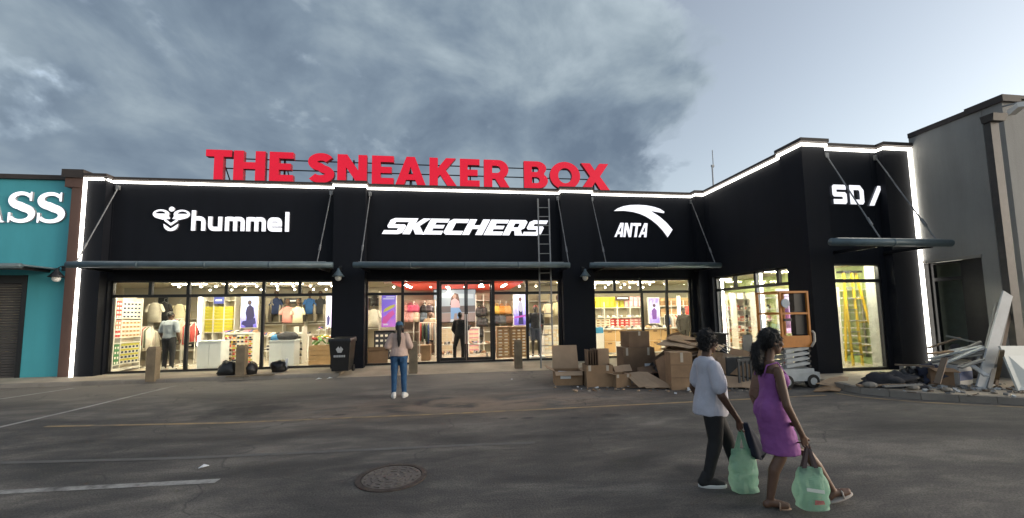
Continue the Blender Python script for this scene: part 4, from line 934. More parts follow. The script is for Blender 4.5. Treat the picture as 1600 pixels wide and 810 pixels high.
# gondola of shoe boxes in the left window
def gondola(px, Y, label, cols, rows, styles, where, d=.45, m=STEELW):
    x0, x1, z0, z1 = rect(*px, Y); t = thing('shoe_gondola', ((x0+x1)/2, Y+d/2, FL), label, 'display unit')
    MB().box(x0-.04, x1+.04, Y-.02, Y+d, z1-.03, z1).build('top', m, t); MB().box(x0, x1, Y+.1, Y+d-.02, FL, z1-.031).build('core', m, t)
    for xx in (x0-.02, x1+.02): MB().box(xx-.015, xx+.015, Y, Y+d-.001, FL, z1-.032).build('side_panel', m, t)
    MB().box(x0-.004, x1+.004, Y-.01, Y+.099, FL, FL+.07).build('plinth', m, t)
    w = (x1-x0)/cols; h = (z1-.05-FL-.08)/rows
    for r in range(rows):
        for k in range(cols):
            s_ = styles[(k*5+r*3+int(random.random()*2)) % len(styles)]; put_box(s_, (x0+w*(k+.5), Y+.002, FL+.075+r*h), w-.012, .097, h-.012, '-Y', f'{s_[0]} shoe box, {NTH[k]} from left, row {NUM[r]} up, {where}', GRP)
    return x0, x1, z1
MIXED = [('cream', 'white', 'navy'), ('white', 'olive', 'red'), ('tan', 'cream', 'black'), ('yellow', 'white', 'navy'), ('white', 'grey', 'orange'), ('cream', 'tan', 'red')]
g0, g1, gz = gondola((350, 521, 394, 575), 15.0, 'display unit stacked with mixed shoe boxes behind the left window', 7, 7, MIXED, 'left window gondola')
# shoes -----------------------------------------------------------------------
def shoe_src(key, up, sole):
    m = MB(); m.mi = 1; m.loft([[Vector((x*w, y, z)) for x, y in ((-.5, 0), (-.5, 0), (.5, 0), (.5, 0))] for w, z in ((1, 0),)], False) if False else None
    ring = lambda z, w, y0, y1: [Vector((w*math.cos(a)*(1 if abs(math.sin(a)) < .9 else .9), (y0+y1)/2+(y1-y0)/2*math.sin(a), z)) for a in [2*math.pi*k/10 for k in range(10)]]
    m.mi = 1; m.loft([ring(0, .043, 0, .28), ring(.028, .045, -.005, .285)])
    m.mi = 0; m.loft([ring(.028, .042, .0, .28), ring(.05, .04, .0, .272), ring(.075, .035, .0, .2), ring(.105, .03, .005, .12)])
    o = m.build('shoe', [mat('shoe_'+key, up, .6, 0, .1), mat('sole_'+key, sole, .5, 0, .05)], None, True); me = o.data; bpy.data.objects.remove(o); return me
SH_ = [shoe_src('white', (.68, .66, .6), (.7, .7, .66)), shoe_src('black', (.02, .02, .022), (.6, .58, .54)), shoe_src('grey', (.22, .22, .24), (.66, .64, .6)), shoe_src('pink', (.55, .16, .2), (.7, .68, .62)), shoe_src('navy', (.03, .05, .16), (.6, .6, .56)), shoe_src('tan', (.35, .2, .1), (.5, .4, .3))]
SHN = ['white', 'black', 'grey', 'pink', 'navy', 'tan']
def shoes_row(x0, x1, y, z, n, where, mats_=(0, 1, 2, 3, 4, 5), side=False):
    for k in range(n):
        i = mats_[(k*7+3) % len(mats_)] if len(mats_) > 1 else mats_[0]
        o = inst(SH_[i], 'shoe', (x0+(x1-x0)*(k+.5)/n, y, z), f'{SHN[i]} shoe, {NTH[k]} from the left on {where}', 'shoe', 'shoes on display'); o.rotation_euler = (0, 0, random.uniform(2.2, 3.9) if not side else random.uniform(1.2, 1.9)); 
shoes_row(g0-.05, g1+.1, 15.3, gz, 9, 'top of the gondola behind the left window')
# long display table with shoes across the left window
def table(px, Y, d, label, m=WHITE, name='display_table'):
    x0, x1, _, z1 = rect(*px, Y); t = thing(name, ((x0+x1)/2, Y+d/2, FL), label, 'table')
    MB().box(x0, x1, Y, Y+d, z1-.05, z1).build('top', m, t)
    for a in (x0+.03, x1-.03):
        for b in (Y+.03, Y+d-.03): MB().box(a-.025, a+.025, b-.025, b+.025, FL, z1-.051).build('leg', m, t)
    MB().box(x0+.06, x1-.06, Y+.05, Y+d-.05, FL+.35, FL+.39).build('lower_shelf', m, t)
    return x0, x1, z1
T0, T1, TZ = table((405, 524, 482, 560), 16.2, .6, 'long white display table covered in shoes, behind the white cabinet')
shoes_row(T0, T1, 16.35, TZ, 12, 'front row of the long white table'); shoes_row(T0, T1, 16.6, TZ, 12, 'back row of the long white table', (1, 2, 0, 5))
JOIN[0] = True
fill(T0+.1, T1-.1, 16.3, (FL+.395,), 2, .26, .3, .12, [[('grey', 'white', 'red'), ('white', 'grey', 'navy')]], 'white shoe table')
JOIN[0] = False
u, a0, a1 = shelf_unit((460, 473), 15.2, .4, (.35, .55, .75, .95, 1.15), 1, 'small white open shelf beside the heaped cabinet', None)
for k, z in enumerate((.35, .55, .75, .95)): shoes_row(a0, a1, 15.25, z, 2, f'{NTH[k]} level of the small open shelf', (1, 2))
# wooden crate with a display of shoes
x0, x1, z0, z1 = rect(482, 540, 518, 573, 14.5); t = thing('wooden_crate', ((x0+x1)/2, 14.8, FL), 'pale wooden crate piled with bright packets at the left window right end', 'crate')
zz = FL
while zz < z1-.05:
    MB().box(x0, x1, 14.5, 14.53, zz+.006, zz+.15).build('plank', WOOD, t); MB().box(x0, x1, 15.07, 15.1, zz+.006, zz+.15).build('plank', WOOD, t)
    MB().box(x0, x0+.03, 14.531, 15.069, zz+.006, zz+.15).build('plank', WOOD, t); MB().box(x1-.03, x1, 14.531, 15.069, zz+.006, zz+.15).build('plank', WOOD, t); zz += .16
MB().box(x0+.03, x1-.03, 14.53, 15.07, zz-.12, zz-.1).build('base', WOOD, t)
gl_ = [('leafy_green', (.12, .3, .08)), ('box_red', (.5, .04, .035)), ('box_yellow', (.62, .52, .03)), ('box_white', (.7, .68, .62))]
for k in range(14):
    n_, cc = gl_[k % 4 if k % 3 else 0]; px = x0+.08+(x1-x0-.16)*k/13
    o = MB().obox((px, 14.6+.42*random.random(), zz+.02+.3*random.random()), (.2, .1, .035), (random.uniform(-.8, .8), random.uniform(-.7, .7), random.uniform(0, 3))).build('wrapped_goods', mat(n_, cc, .6, 0, .15))
    tag(recentre(o), None, 'goods', 'goods piled in the wooden crate'); o['label'] = f'{n_.split("_")[1 if "box" in n_ else 1]} packet, {NTH[k]} from the left on the pale wooden crate'
shoes_row(x0, x1, 15.3, 1.28, 6, 'shelf above the wooden crate'); MB_t = thing('display_shelf', ((x0+x1)/2, 15.3, FL), 'narrow shelf of shoes behind the wooden crate', 'shelf')
MB().box(x0, x1, 15.2, 15.6, 1.24, 1.278).build('shelf_board', STEELW, MB_t)
for q in (x0+.03, x1-.03): MB().box(q-.02, q+.02, 15.36, 15.4, FL, 1.239).build('upright', STEELW, MB_t)

# ---------------- middle bay
u, x0, x1 = shelf_unit((571, 592), 16.6, .3, (1.25, 1.9, 2.5), 1, 'white shelf with a black bag at the left edge of the entrance glazing', SG)
def bag(px, py, Y, col, label, w=.36, h=.42, name='handbag'):
    P = onY(px, py, Y); t = thing(name, P, label, 'bag', 'bags on the shop shelves')
    mm = mat('bag_'+'_'.join('%02d' % int(c*99) for c in col), col, .6, 0, .12, 8)
    MB().erings([((0, 0, 0), w*.46, .1), ((0, 0, .03), w*.5, .12), ((0, 0, h*.6), w*.5, .12), ((0, 0, h*.88), w*.4, .09), ((0, 0, h), w*.2, .05)], 14).xf(Matrix.Translation(P)).build('body', mm, t, True)
    MB().erings([((0, -.11, h*.1), w*.36, .03), ((0, -.115, h*.3), w*.38, .04), ((0, -.11, h*.48), w*.33, .03)], 10).xf(Matrix.Translation(P)).build('pocket', mm, t, True)
    MB().tube([P+Vector((w*.22*math.cos(a), 0, h-.03+.12*math.sin(a))) for a in [math.pi*k/8 for k in range(9)]], .012, 6).build('handle', mm, t, True); return t
bag(585.5, 478.5, 16.65, (.02, .02, .022), 'black backpack on the top shelf left of the purple poster')
gondola((586, 517, 615, 543), 15.6, 'stack of slate-grey shoe boxes left of the woman in the cap', 4, 5, [('grey', 'grey', 'white')], 'slate-grey stack', m=BLACKP)
x0, x1, z0, z1 = rect(571, 543, 606, 572, 14.15); t = thing('cardboard_screen', ((x0+x1)/2, 14.15, FL), 'plain brown board leaning low behind the glass left of the door', 'board')
MB().slab([(x0, 14.1, FL), (x1, 14.1, FL), (x1, 14.25, z1), (x0, 14.25, z1)], .02).build('sheet', CARD3, t); MB().box(x0+.02, x1-.02, 14.2, 14.6, z1-.12, z1-.09).build('ledge', CARD3, t)
u, x0, x1 = shelf_unit((629, 680), 17.2, .35, (.5, 1.05, 1.55, 2.1), 3, 'wall bay of pink and dark bags left of the large screen', mat('pinkish_panel', (.4, .3, .24), .8))
for k, (px, col, n_) in enumerate(((633, (.6, .28, .25), 'pale pink'), (641, (.65, .1, .2), 'hot pink'), (649, (.65, .12, .22), 'bright pink'), (663, BLK, 'black'), (671, (.05, .04, .05), 'dark'))): bag(px, 488, 17.15, col, f'{n_} bag on the upper shelf of the bay left of the screen', .34, .3)
for k, (px, col, n_) in enumerate(((634, (.62, .33, .3), 'salmon'), (642, (.66, .36, .34), 'light pink'), (650.5, (.66, .55, .42), 'cream'), (662, (.12, .16, .2), 'slate'), (673, (.2, .14, .1), 'brown'))): bag(px, 503.5, 17.15, col, f'{n_} backpack on the lower shelf of the bay left of the screen', .34, .42, 'backpack')
u, x0, x1 = shelf_unit((744, 768), 17.1, .35, (.55, 1.0, 1.42, 1.9, 2.35), 2, 'wall bay with dark bags in cells right of the screen', SG)
for k, (px, py) in enumerate(((749, 494), (756, 494), (750, 511), (757, 511), (750, 527))): bag(px, py, 17.05, BLK, f'black backpack in the cells right of the screen, {NTH[k]} from the top', .32, .38, 'backpack')
u, x0, x1 = shelf_unit((772, 802), 17.3, .35, (.5, 1.05, 1.53, 2.06), 3, 'wall bay with yellow and orange bags right of the door', SG)
for px, col, n_ in ((776, (.68, .45, .08), 'yellow'), (784, (.66, .3, .06), 'orange'), (793, (.68, .35, .12), 'amber')): bag(px, 491, 17.25, col, f'{n_} bag on the upper shelf right of the door', .38, .36)
for px, col, n_ in ((777, (.05, .06, .08), 'charcoal'), (786, (.08, .09, .1), 'grey'), (795, (.12, .06, .04), 'brown')): bag(px, 506, 17.25, col, f'{n_} bag on the lower shelf right of the door', .38, .36)
gondola((778, 511, 796, 561), 14.9, 'tall stack of brown shoe boxes behind the right door leaf', 2, 9, [('brown', 'tan', 'cream'), ('tan', 'brown', 'white')], 'left brown stack', m=CARD)
gondola((800, 511, 823, 561), 15.1, 'second tall stack of brown shoe boxes beside the mannequin', 3, 9, [('tan', 'brown', 'cream'), ('brown', 'brown', 'white')], 'right brown stack', m=CARD)
X0, X1, Z1 = cabinet((658, 540, 672, 572), 14.7, .5, 'low brown carton-like plinth beside the left door jamb', CARD, 'plinth', 1)
# low shoe benches by the door
for k, (a, b) in enumerate(((689, 709), (731, 762))):
    x0, x1, z0, z1 = rect(a, 543, b, 561, 15.3); t = thing('shoe_bench', ((x0+x1)/2, 15.4, FL), f'low white two-tier shoe bench {"left" if k == 0 else "right"} of the door meeting line', 'bench')
    for q, z in enumerate((.28, .62)):
        MB().box(x0, x1, 15.2+.2*q, 15.5+.2*q, z-.03, z).build('shelf_board', STEELW, t); shoes_row(x0, x1, 15.23+.2*q, z, 5, f'{"lower upper".split()[q]} tier of the {"left right".split()[k]} shoe bench', (1, 2, 1, 5))
    for q in (x0+.02, x1-.02): MB().box(q-.015, q+.015, 15.22, 15.68, FL, .249).build('side_panel', STEELW, t)
JOIN[0] = True
gondola((690, 512, 707, 543), 16.4, 'cream shoe box stack seen through the left door leaf', 2, 6, [('cream', 'cream', 'brown')], 'left cream stack', m=WHITE)
gondola((733, 512, 748, 543), 16.4, 'cream shoe box stack seen through the right door leaf', 2, 6, [('cream', 'rose', 'brown')], 'right cream stack', m=WHITE)
JOIN[0] = False
u, x0, x1 = shelf_unit((826, 880), 17.4, .35, (.5, 1.2, 1.7, 2.3), 3, 'pale wall bay at the right end of the entrance glazing', SG)
shirt(872, 494, 17.1, (.6, .56, .36), 'cream T-shirt at the right end of the entrance glazing', True, h=.6)
shirt(857, 496, 17.2, (.72, .66, .5), 'white T-shirt behind the ladder', w=.5, h=.62)
JOIN[0] = True
gondola((851, 510, 876, 548), 15.9, 'pale shoe box stack behind the ladder at the right end of the entrance glazing', 4, 6, [('cream', 'white', 'rose'), ('white', 'cream', 'tan')], 'pale stack behind ladder', m=WHITE)

JOIN[0] = False
# ---------------- right bay
u, x0, x1 = shelf_unit((924, 1006), 17.0, .35, (.55, 1.1, 1.5, 1.95), 4, 'long wall bay with yellow, pink and red shoe boxes behind the right window', SG)
n = 11; xs = [x0+(x1-x0)*(k+.5)/n for k in range(n)]
for k, x in enumerate(xs):
    st = ('yellow', 'yellow', 'olive') if k < 7 else ('rose', 'rose', 'white')
    put_box(st, (x, 17.02, 1.952), (x1-x0)/n-.02, .3, .47, '-Y', f'tall {st[0]} box, {NTH[k]} from the left, top shelf behind the right window', GRP)
for r in range(3):
    for k in range(n):
        st = ('white', 'cream', 'brown') if k < 4 else (('red', 'red', 'white') if k < 8 else ('rose', 'pink', 'white'))
        put_box(st, (xs[k], 17.02, 1.102+r*.115), (x1-x0)/n-.012, .3, .11, '-Y', f'{st[0]} shoe box, {NTH[k]} from left, row {NUM[r]}, middle shelf behind right window', GRP)
shoes_row(x0, x1, 17.1, 1.502, 11, 'shelf under the yellow boxes', (0, 0, 2))
P = rect(961, 463, 983, 470, 16.9); sg = thing('hanging_sign', ((P[0]+P[1])/2, 16.9, P[2]), 'dark framed sign hung in front of the yellow boxes', 'sign')
MB().box(P[0], P[1], 16.86, 16.9, P[2], P[3]).build('board', mat('brown_sign', (.06, .035, .03), .5), sg); MB().box(P[0]+.09, P[1]-.09, 16.85, 16.859, P[2]+.08, P[3]-.07).build('lettering', glow('sign_lettering', (.8, .8, .75), .8), sg)
x0, x1, z0, z1 = rect(926, 513, 1085, 560, 15.1); t = thing('counter', ((x0+x1)/2, 15.3, FL), 'long tan drawer counter with shoes on top behind the cardboard heap', 'counter')
DR = mat('tan_drawer', (.58, .37, .17), .55, 0, .08, 2.)
MB().box(x0, x1, 15.12, 15.7, FL, z1-.04).build('carcass', WHITE, t); MB().box(x0-.02, x1+.02, 15.07, 15.72, z1-.039, z1).build('top', WHITE, t)
nd = 9
for k in range(nd):
    for r, (za, zb) in enumerate(((FL+.05, FL+.47), (FL+.48, z1-.05))):
        a = x0+(x1-x0)*k/nd; b = x0+(x1-x0)*(k+1)/nd
        d_ = MB().box(a+.012, b-.012, 15.1, 15.119, za, zb).build('drawer_front', DR if not (k == 0 or (r == 0 and k % 4 == 2)) else WHITE, t)
        MB().box((a+b)/2-.08, (a+b)/2+.08, 15.085, 15.099, zb-.09, zb-.05).build('handle', CARD3, d_)
shoes_row(x0, x1, 15.2, z1, 16, 'front row of the long tan counter', (0, 1, 2, 5))
bx = rect(925, 512, 942, 521, 14.9); t = thing('carton', ((bx[0]+bx[1])/2, 14.9, bx[2]), 'small blue and white carton at the left end of the tan counter', 'carton')
MB().box(bx[0], bx[1], 14.86, 15.06, FL, bx[2]).build('stand', WHITE, t); MB().box(bx[0], bx[1], 14.86, 15.06, bx[2]+.001, bx[3]).build('body', mat('carton_blue', (.05, .25, .45), .6), t)
u, x0, x1 = shelf_unit((1031, 1088), 17.2, .35, (.5, 1.05, 1.5, 2.0), 3, 'wall bay of tan goods behind the dark-dressed mannequin', SG)
JOIN[0] = True
fill(x0+.03, x1-.03, 17.22, (1.5, 2.0), 1, .2, .3, .36, [('tan', 'brown', 'white'), ('brown', 'tan', 'cream')], 'tan bay')
JOIN[0] = False
shirt(1078, 495, 16.6, (.55, .06, .05), 'red top hanging behind the dark-dressed mannequin', w=.45, h=.5)
P = rect(1060, 462, 1064, 530, 15.8); t = thing('lit_column', ((P[0]+P[1])/2, 15.8, FL), 'thin white glowing upright left of the dark-dressed mannequin', 'column')
MB().box(P[0], P[1], 15.8, 15.9, FL, P[3]).build('casing', STEELW, t); MB().box(P[0]+.02, P[1]-.02, 15.785, 15.799, FL+.6, P[3]-.05).build('light_strip', glow('column_light', (1, .92, .86), 3.0), t)

# clothes racks standing about the sales floor
RG = [(.6, .56, .48), (.03, .03, .035), (.3, .29, .27), (.5, .08, .07), (.06, .1, .22), (.55, .4, .3), (.12, .16, .1), (.62, .6, .56)]
def rack(px, Y, z, n, label, seed):
    x0, x1 = onY(px[0], 520, Y).x, onY(px[1], 520, Y).x; t = thing('clothes_rack', ((x0+x1)/2, Y, FL), label, 'rack', 'clothes racks on the sales floor')
    MB().tube([(x0-.03, Y, z), (x1+.03, Y, z)], .016, 6).build('rail', STEELW, t)
    for x in (x0-.02, x1+.02): MB().tube([(x, Y, FL+.02), (x, Y, z)], .016, 6).box(x-.02, x+.02, Y-.25, Y+.25, FL, FL+.03).build('leg', STEELW, t)
    rr = random.Random(seed)
    for k in range(n):
        x = x0+(x1-x0)*(k+.5)/n; ci = rr.randrange(len(RG)); L = rr.uniform(.62, .85)
        o = MB().erings([((x, Y, z-L), .035, .2), ((x+.01, Y, z-L*.5), .04, .21), ((x, Y, z-.14), .035, .2), ((x, Y, z-.06), .02, .1), ((x, Y, z-.01), .008, .02)], 10).build('hanging_garment', mat('rack_cloth_%d' % ci, RG[ci], .9, 0, .15, 8), None, True)
        tag(recentre(o), f'garment hung edge-on, {NTH[k]} from the left on the {label[:34].split(",")[0]}', 'garment', 'garments hung edge-on')
rack((216, 236), 15.4, 1.5, 8, 'low rack beside the left shoe shelf', 1)
rack((268, 284), 16.0, 1.75, 7, 'rack right of the pale-shirted man', 2)
rack((290, 304), 15.6, 1.6, 6, 'rack by the second pane', 3)
rack((656, 680), 16.0, 1.45, 8, 'rack left of the glass doors', 4)
rack((826, 848), 16.4, 1.6, 8, 'rack behind the capped mannequin', 5)
rack((1040, 1058), 16.2, 1.6, 7, 'rack behind the far right panes', 6)
# ---------------- projecting wing: slat shelving on the party wall
GRN = mat('green_wall_paint', (.33, .44, .16), .8, 0, .12, 1.)
t = thing('wall_shelving', (XR-.2, 11.5, FL), 'run of long thin white shelves on the pale green wall of the projecting wing', 'shelving')
for y in (9.7, 10.6, 11.5, 12.4, 13.3): MB().box(XR-.03, XR+.005, y-.02, y+.02, .2, 2.5).build('upright', STEELW, t)
for k in range(9): z = .42+.235*k; MB().box(XR-.3, XR-.031, 9.55, 13.5, z, z+.022).build('shelf_board', STEELW, t)
MB().box(XR-.32, XR, 9.5, 13.55, FL, .3).build('plinth', GRN, t)
# stocked shelves seen through the side window
def xshelf(px, Y, zs, label, stock, seed=0):
    short = ('nearest', 'middle', 'farthest')[seed-1]+' stock rack in the side window'
    u, x0, x1 = shelf_unit(px, Y, .35, zs, 2, label, SG); rr = random.Random(seed)
    for zi, z in enumerate(zs[:-1]):
        n = 4
        for k in range(n):
            col = stock[(k+zi*2+rr.randrange(2)) % len(stock)]; put_box(col, (x0+(x1-x0)*(k+.5)/n, Y+.03, z+.002), (x1-x0)/n-.03, .28, .14+.12*rr.random(), '-Y', f'{col[0]} box, {NTH[k]} from left, {NTH[zi]} shelf, {short}', GRP)
xshelf((1122, 1150), 15.5, (.4, .85, 1.3, 1.75, 2.2), 'white stock rack seen in the near pane of the side window', [('white', 'white', 'grey'), ('rose', 'white', 'red'), ('grey', 'white', 'black'), ('orange', 'yellow', 'red')], 1)
xshelf((1152, 1176), 14.9, (.4, .85, 1.3, 1.75, 2.2), 'second stock rack seen in the near pane of the side window', [('cream', 'white', 'red'), ('white', 'white', 'navy'), ('red', 'red', 'white'), ('black', 'grey', 'white')], 2)
xshelf((1184, 1212), 14.2, (.4, .85, 1.3, 1.75, 2.2), 'stock rack seen in the far pane of the side window', [('white', 'cream', 'grey'), ('grey', 'grey', 'white'), ('tan', 'cream', 'red'), ('rose', 'rose', 'white')], 3)
for k in range(6):
    z = .45+.33*k; y0, y1 = WS0+.15, WS1-.1
    o = MB().box(XW+.34, XW+.46, y0, y1, z, z+.015).build('glass_shelf', STEELW); tag(recentre(o), f'thin white display shelf just inside the side window, {NTH[k]} from the floor', 'shelf', 'thin shelves inside the side window')
for y in (WS0+.2, (WS0+WS1)/2, WS1-.2):
    o = MB().box(XW+.36, XW+.4, y-.015, y+.015, FL, 2.3).build('shelf_post', STEELW); o['kind'] = 'thing'; tag(recentre(o), f'slim white post carrying the side window shelves, {"nearest the street" if y < WS0+.3 else ("nearest the entrance" if y > WS1-.3 else "in the middle")}', 'post', 'posts of the side window shelves')
poster((1217, 453, 1240, 520), 12.6, [(.7, .3, .6), (.8, .5, .75), (.75, .55, .85), (.85, .7, .9)], [([(.3, .1), (.7, .1), (.65, .6), (.35, .6)], (.3, .1, .3)), (arc(.5, .7, .14, .09, 0, 340, 12), (.3, .15, .1))], 'pink lit poster seen through the far pane behind the orange lift', 6, 1.0)

# yellow step ladder inside the wing
YEL = mat('yellow_fibreglass', (.66, .45, .02), .5, 0, .08)
LY = 10.0
t = thing('step_ladder', (11.4, LY, FL), 'yellow fibreglass step ladder standing open inside the tall wing window', 'ladder')
q = lambda x, y, Y: onY(x, y, Y)
fa = [q(1334, 578, LY), q(1317, 425, LY+.2)]; fb = [q(1349, 578, LY), q(1330, 425, LY+.2)]
ra = [q(1322, 560, LY+1.0), q(1319, 424, LY+.3)]; rb = [q(1377, 572, LY+.15), q(1336, 424, LY+.3)]
for L_ in (fa, fb, ra, rb): L_[0].z = FL
for a, b in (fa, fb, ra, rb): MB().slab([a+Vector((-.021, 0, 0)), a+Vector((.021, 0, 0)), b+Vector((.021, 0, 0)), b+Vector((-.021, 0, 0))], .05).build('rail', YEL, t)
for k in range(1, 8):
    f = k/8.5; a = fa[0].lerp(fa[1], f); b = fb[0].lerp(fb[1], f); MB().box(a.x, b.x, a.y-.04, a.y+.05, a.z-.012, a.z+.012).build('tread', CANOPYT, t)
for f in (.2, .45, .7): a = fb[0].lerp(fb[1], f); b = rb[0].lerp(rb[1], f); MB().tube([a, b], .014, 6).build('brace', YEL, t)
MB().box(fa[1].x-.05, rb[1].x+.05, LY+.14, LY+.36, fa[1].z-.03, fa[1].z+.03).build('cap', BLACKP, t)
WSX = onY(1311, 520, 10.2).x
t2 = thing('white_stand', (WSX, 10.2, FL), 'slim white metal stand left of the yellow step ladder', 'stand')
for q in (WSX-.09, WSX+.09): MB().box(q-.02, q+.02, 10.2, 10.24, FL, 2.35).build('post', STEELW, t2)
for z in (.6, 1.2, 1.8, 2.33): MB().box(WSX-.11, WSX+.11, 10.199, 10.241, z-.015, z+.015).build('crossbar', STEELW, t2)

lo = LOOSE.build('shoe_boxes', LOOSEM); tag(lo, 'many more shoe boxes stacked deeper in the shop', 'shoe boxes', None, 'stuff')
print('BOXES', BOXN)
# ------------------------------------------------------------------ things in the street
# timber bollards
BOLM = mat('weathered_timber', (.2, .155, .1), .85, 0, .25, 4, .4, 30)
for px, yb, yt, lab in ((238, 594, 542, 'square timber bollard in front of the pale-shirted man'), (377, 588, 540, 'square timber bollard between the black bags at the left window'), (646, 580, 534, 'square timber bollard just right of the woman in the cap'), (810, 573, 531, 'square timber bollard in front of the brown shoe box stacks')):
    P = onZ(px, yb, ZF-.02); P.z = max(0, min(ZF, (P.y-12.1)*.06)) if px > 500 else ZF
    h = onY(px, yt, P.y).z-P.z; t = thing('bollard', P, lab, 'bollard', 'timber bollards along the shop front')
    MB().box(P.x-.115, P.x+.115, P.y-.1, P.y+.1, P.z-.05, P.z+h-.06).build('post', BOLM, t)
    MB().hexa([(P.x-.115, P.y-.1, P.z+h-.059), (P.x+.115, P.y-.1, P.z+h-.059), (P.x+.115, P.y+.1, P.z+h-.059), (P.x-.115, P.y+.1, P.z+h-.059)] + [(P.x+a*.085, P.y+b*.075, P.z+h) for a, b in ((-1, -1), (1, -1), (1, 1), (-1, 1))]).build('cap', BOLM, t)
# black bags by the window
BAGM = mat('black_bag_plastic', (.011, .011, .012), .32, 0, .3, 5, .6, 14)
heap('black_bag', onZ(356, 586, ZF), (.27, .2, .26), BAGM, 'black bag slumped by the window, left of the second bollard', 'bag', 11, .3)
heap('black_bag', onZ(392, 585, ZF), (.17, .18, .24), BAGM, 'black bag just right of the second bollard', 'bag', 12, .3)
heap('black_bag', onZ(436, 581, ZF), (.23, .2, .23), BAGM, 'black bag with a pale tag, below the white cabinet', 'bag', 13, .35)
P = onZ(446, 580, ZF); o = MB().slab([(P.x-.03, P.y-.12, ZF+.02), (P.x+.09, P.y-.14, ZF+.05), (P.x+.12, P.y-.1, ZF+.4), (P.x+.05, P.y-.1, ZF+.42)], .012).build('plastic_tag', PAPER); tag(recentre(o), 'pale plastic strip standing against the rightmost black bag', 'strip')
for k, (px, py) in enumerate(((372, 589), (410, 587))):
    P = onZ(px, py, ZF); o = MB().box(P.x-.3, P.x+.3, P.y-.05, P.y+.05, ZF+.001, ZF+.03).build('timber_offcut', BOLM); tag(recentre(o), f'thin timber offcut lying on the pavement {"left" if k == 0 else "right"} of the second bollard', 'timber')
# kerb litter
for k, (px, py, w) in enumerate(((498, 593.5, .07), (515, 592.5, .07), (318, 732, .045), (1080, 611, .12), (800, 594, .03))):
    P = onZ(px, py, 0); P.z = .01; o = MB().slab([P+Vector((-w, -w*.5, 0)), P+Vector((w*.2, -w*.9, w*.4)), P+Vector((w, w*.6, .01)), P+Vector((-.02, w*.9, w*.5))], .006).build('litter', PAPER)
    tag(recentre(o), ('crumpled white litter at the kerb, left of a pair', 'crumpled white litter at the kerb, right of a pair', 'scrap of white paper on the asphalt above the long white line', 'white scrap at the foot of the tall carton', 'tiny white scrap in front of the entrance')[k], 'litter')
# wheelie bin
P = onZ(535, 582, ZF); P.z = ZF; bt = thing('wheelie_bin', P, 'black wheeled rubbish bin with a white emblem, beside the pillar left of the entrance', 'bin')
b = MB(); b.hexa([P+Vector(q) for q in ((-.23, -.26, .07), (.23, -.26, .07), (.23, .24, .07), (-.23, .24, .07), (-.29, -.34, .93), (.29, -.34, .93), (.29, .3, .93), (-.29, .3, .93))]); b.box(P.x-.31, P.x+.31, P.y-.36, P.y+.31, P.z+.9, P.z+.945); b.build('body', BLACKP, bt)
b = MB(); b.hexa([P+Vector(q) for q in ((-.31, -.37, .946), (.31, -.37, .946), (.31, .33, .946), (-.31, .33, .946), (-.29, -.33, 1.0), (.29, -.33, 1.0), (.29, .34, 1.03), (-.29, .34, 1.03))]); b.tube([P+Vector((-.26, .38, .98)), P+Vector((.26, .38, .98))], .02, 8); b.build('lid', BLACKP, bt)
for sx in (-1, 1): MB().tube([P+Vector((sx*.22, .24, .1)), P+Vector((sx*.27, .24, .1))], .1, 16).build('wheel', BLACKP, bt)
lg = lambda u, v, w: (P.x+u, P.y-.305-.08*(v-.4)*1.05-w-.01, P.z+v)
EM = mat('bin_emblem', (.45, .46, .47), .6)
MB().prism([(-.05, .6), (.05, .6), (.1, .7), (.03, .78), (.0, .72), (-.03, .78), (-.1, .7)], [], lg, .004).build('emblem', EM, bt)
b = MB()
for k in range(7): b.prism([(-.16+k*.046, .47), (-.125+k*.046, .47), (-.125+k*.046, .53), (-.16+k*.046, .53)], [], lg, .004)
b.build('lettering', EM, bt)

# long aluminium ladder against the wall
ALU = mat('dull_aluminium', (.3, .3, .29), .4, .7, .15)
F0 = [onY(845.5, 577, 12.35), onY(864.5, 577, 12.35)]; T0_ = [onY(840.5, 311, D-.06), onY(857.5, 311, D-.06)]
for q in F0: q.z = .03
lt = thing('extension_ladder', (F0[0]+F0[1])/2, 'tall narrow metal ladder leaning on the black wall across the middle sign', 'ladder')
for a, b in zip(F0, T0_): MB().tube([a, b], .028, 6).build('rail', ALU, lt)
n = 17
for k in range(1, n): MB().tube([F0[0].lerp(T0_[0], k/n), F0[1].lerp(T0_[1], k/n)], .015, 6).build('rung', ALU, lt)

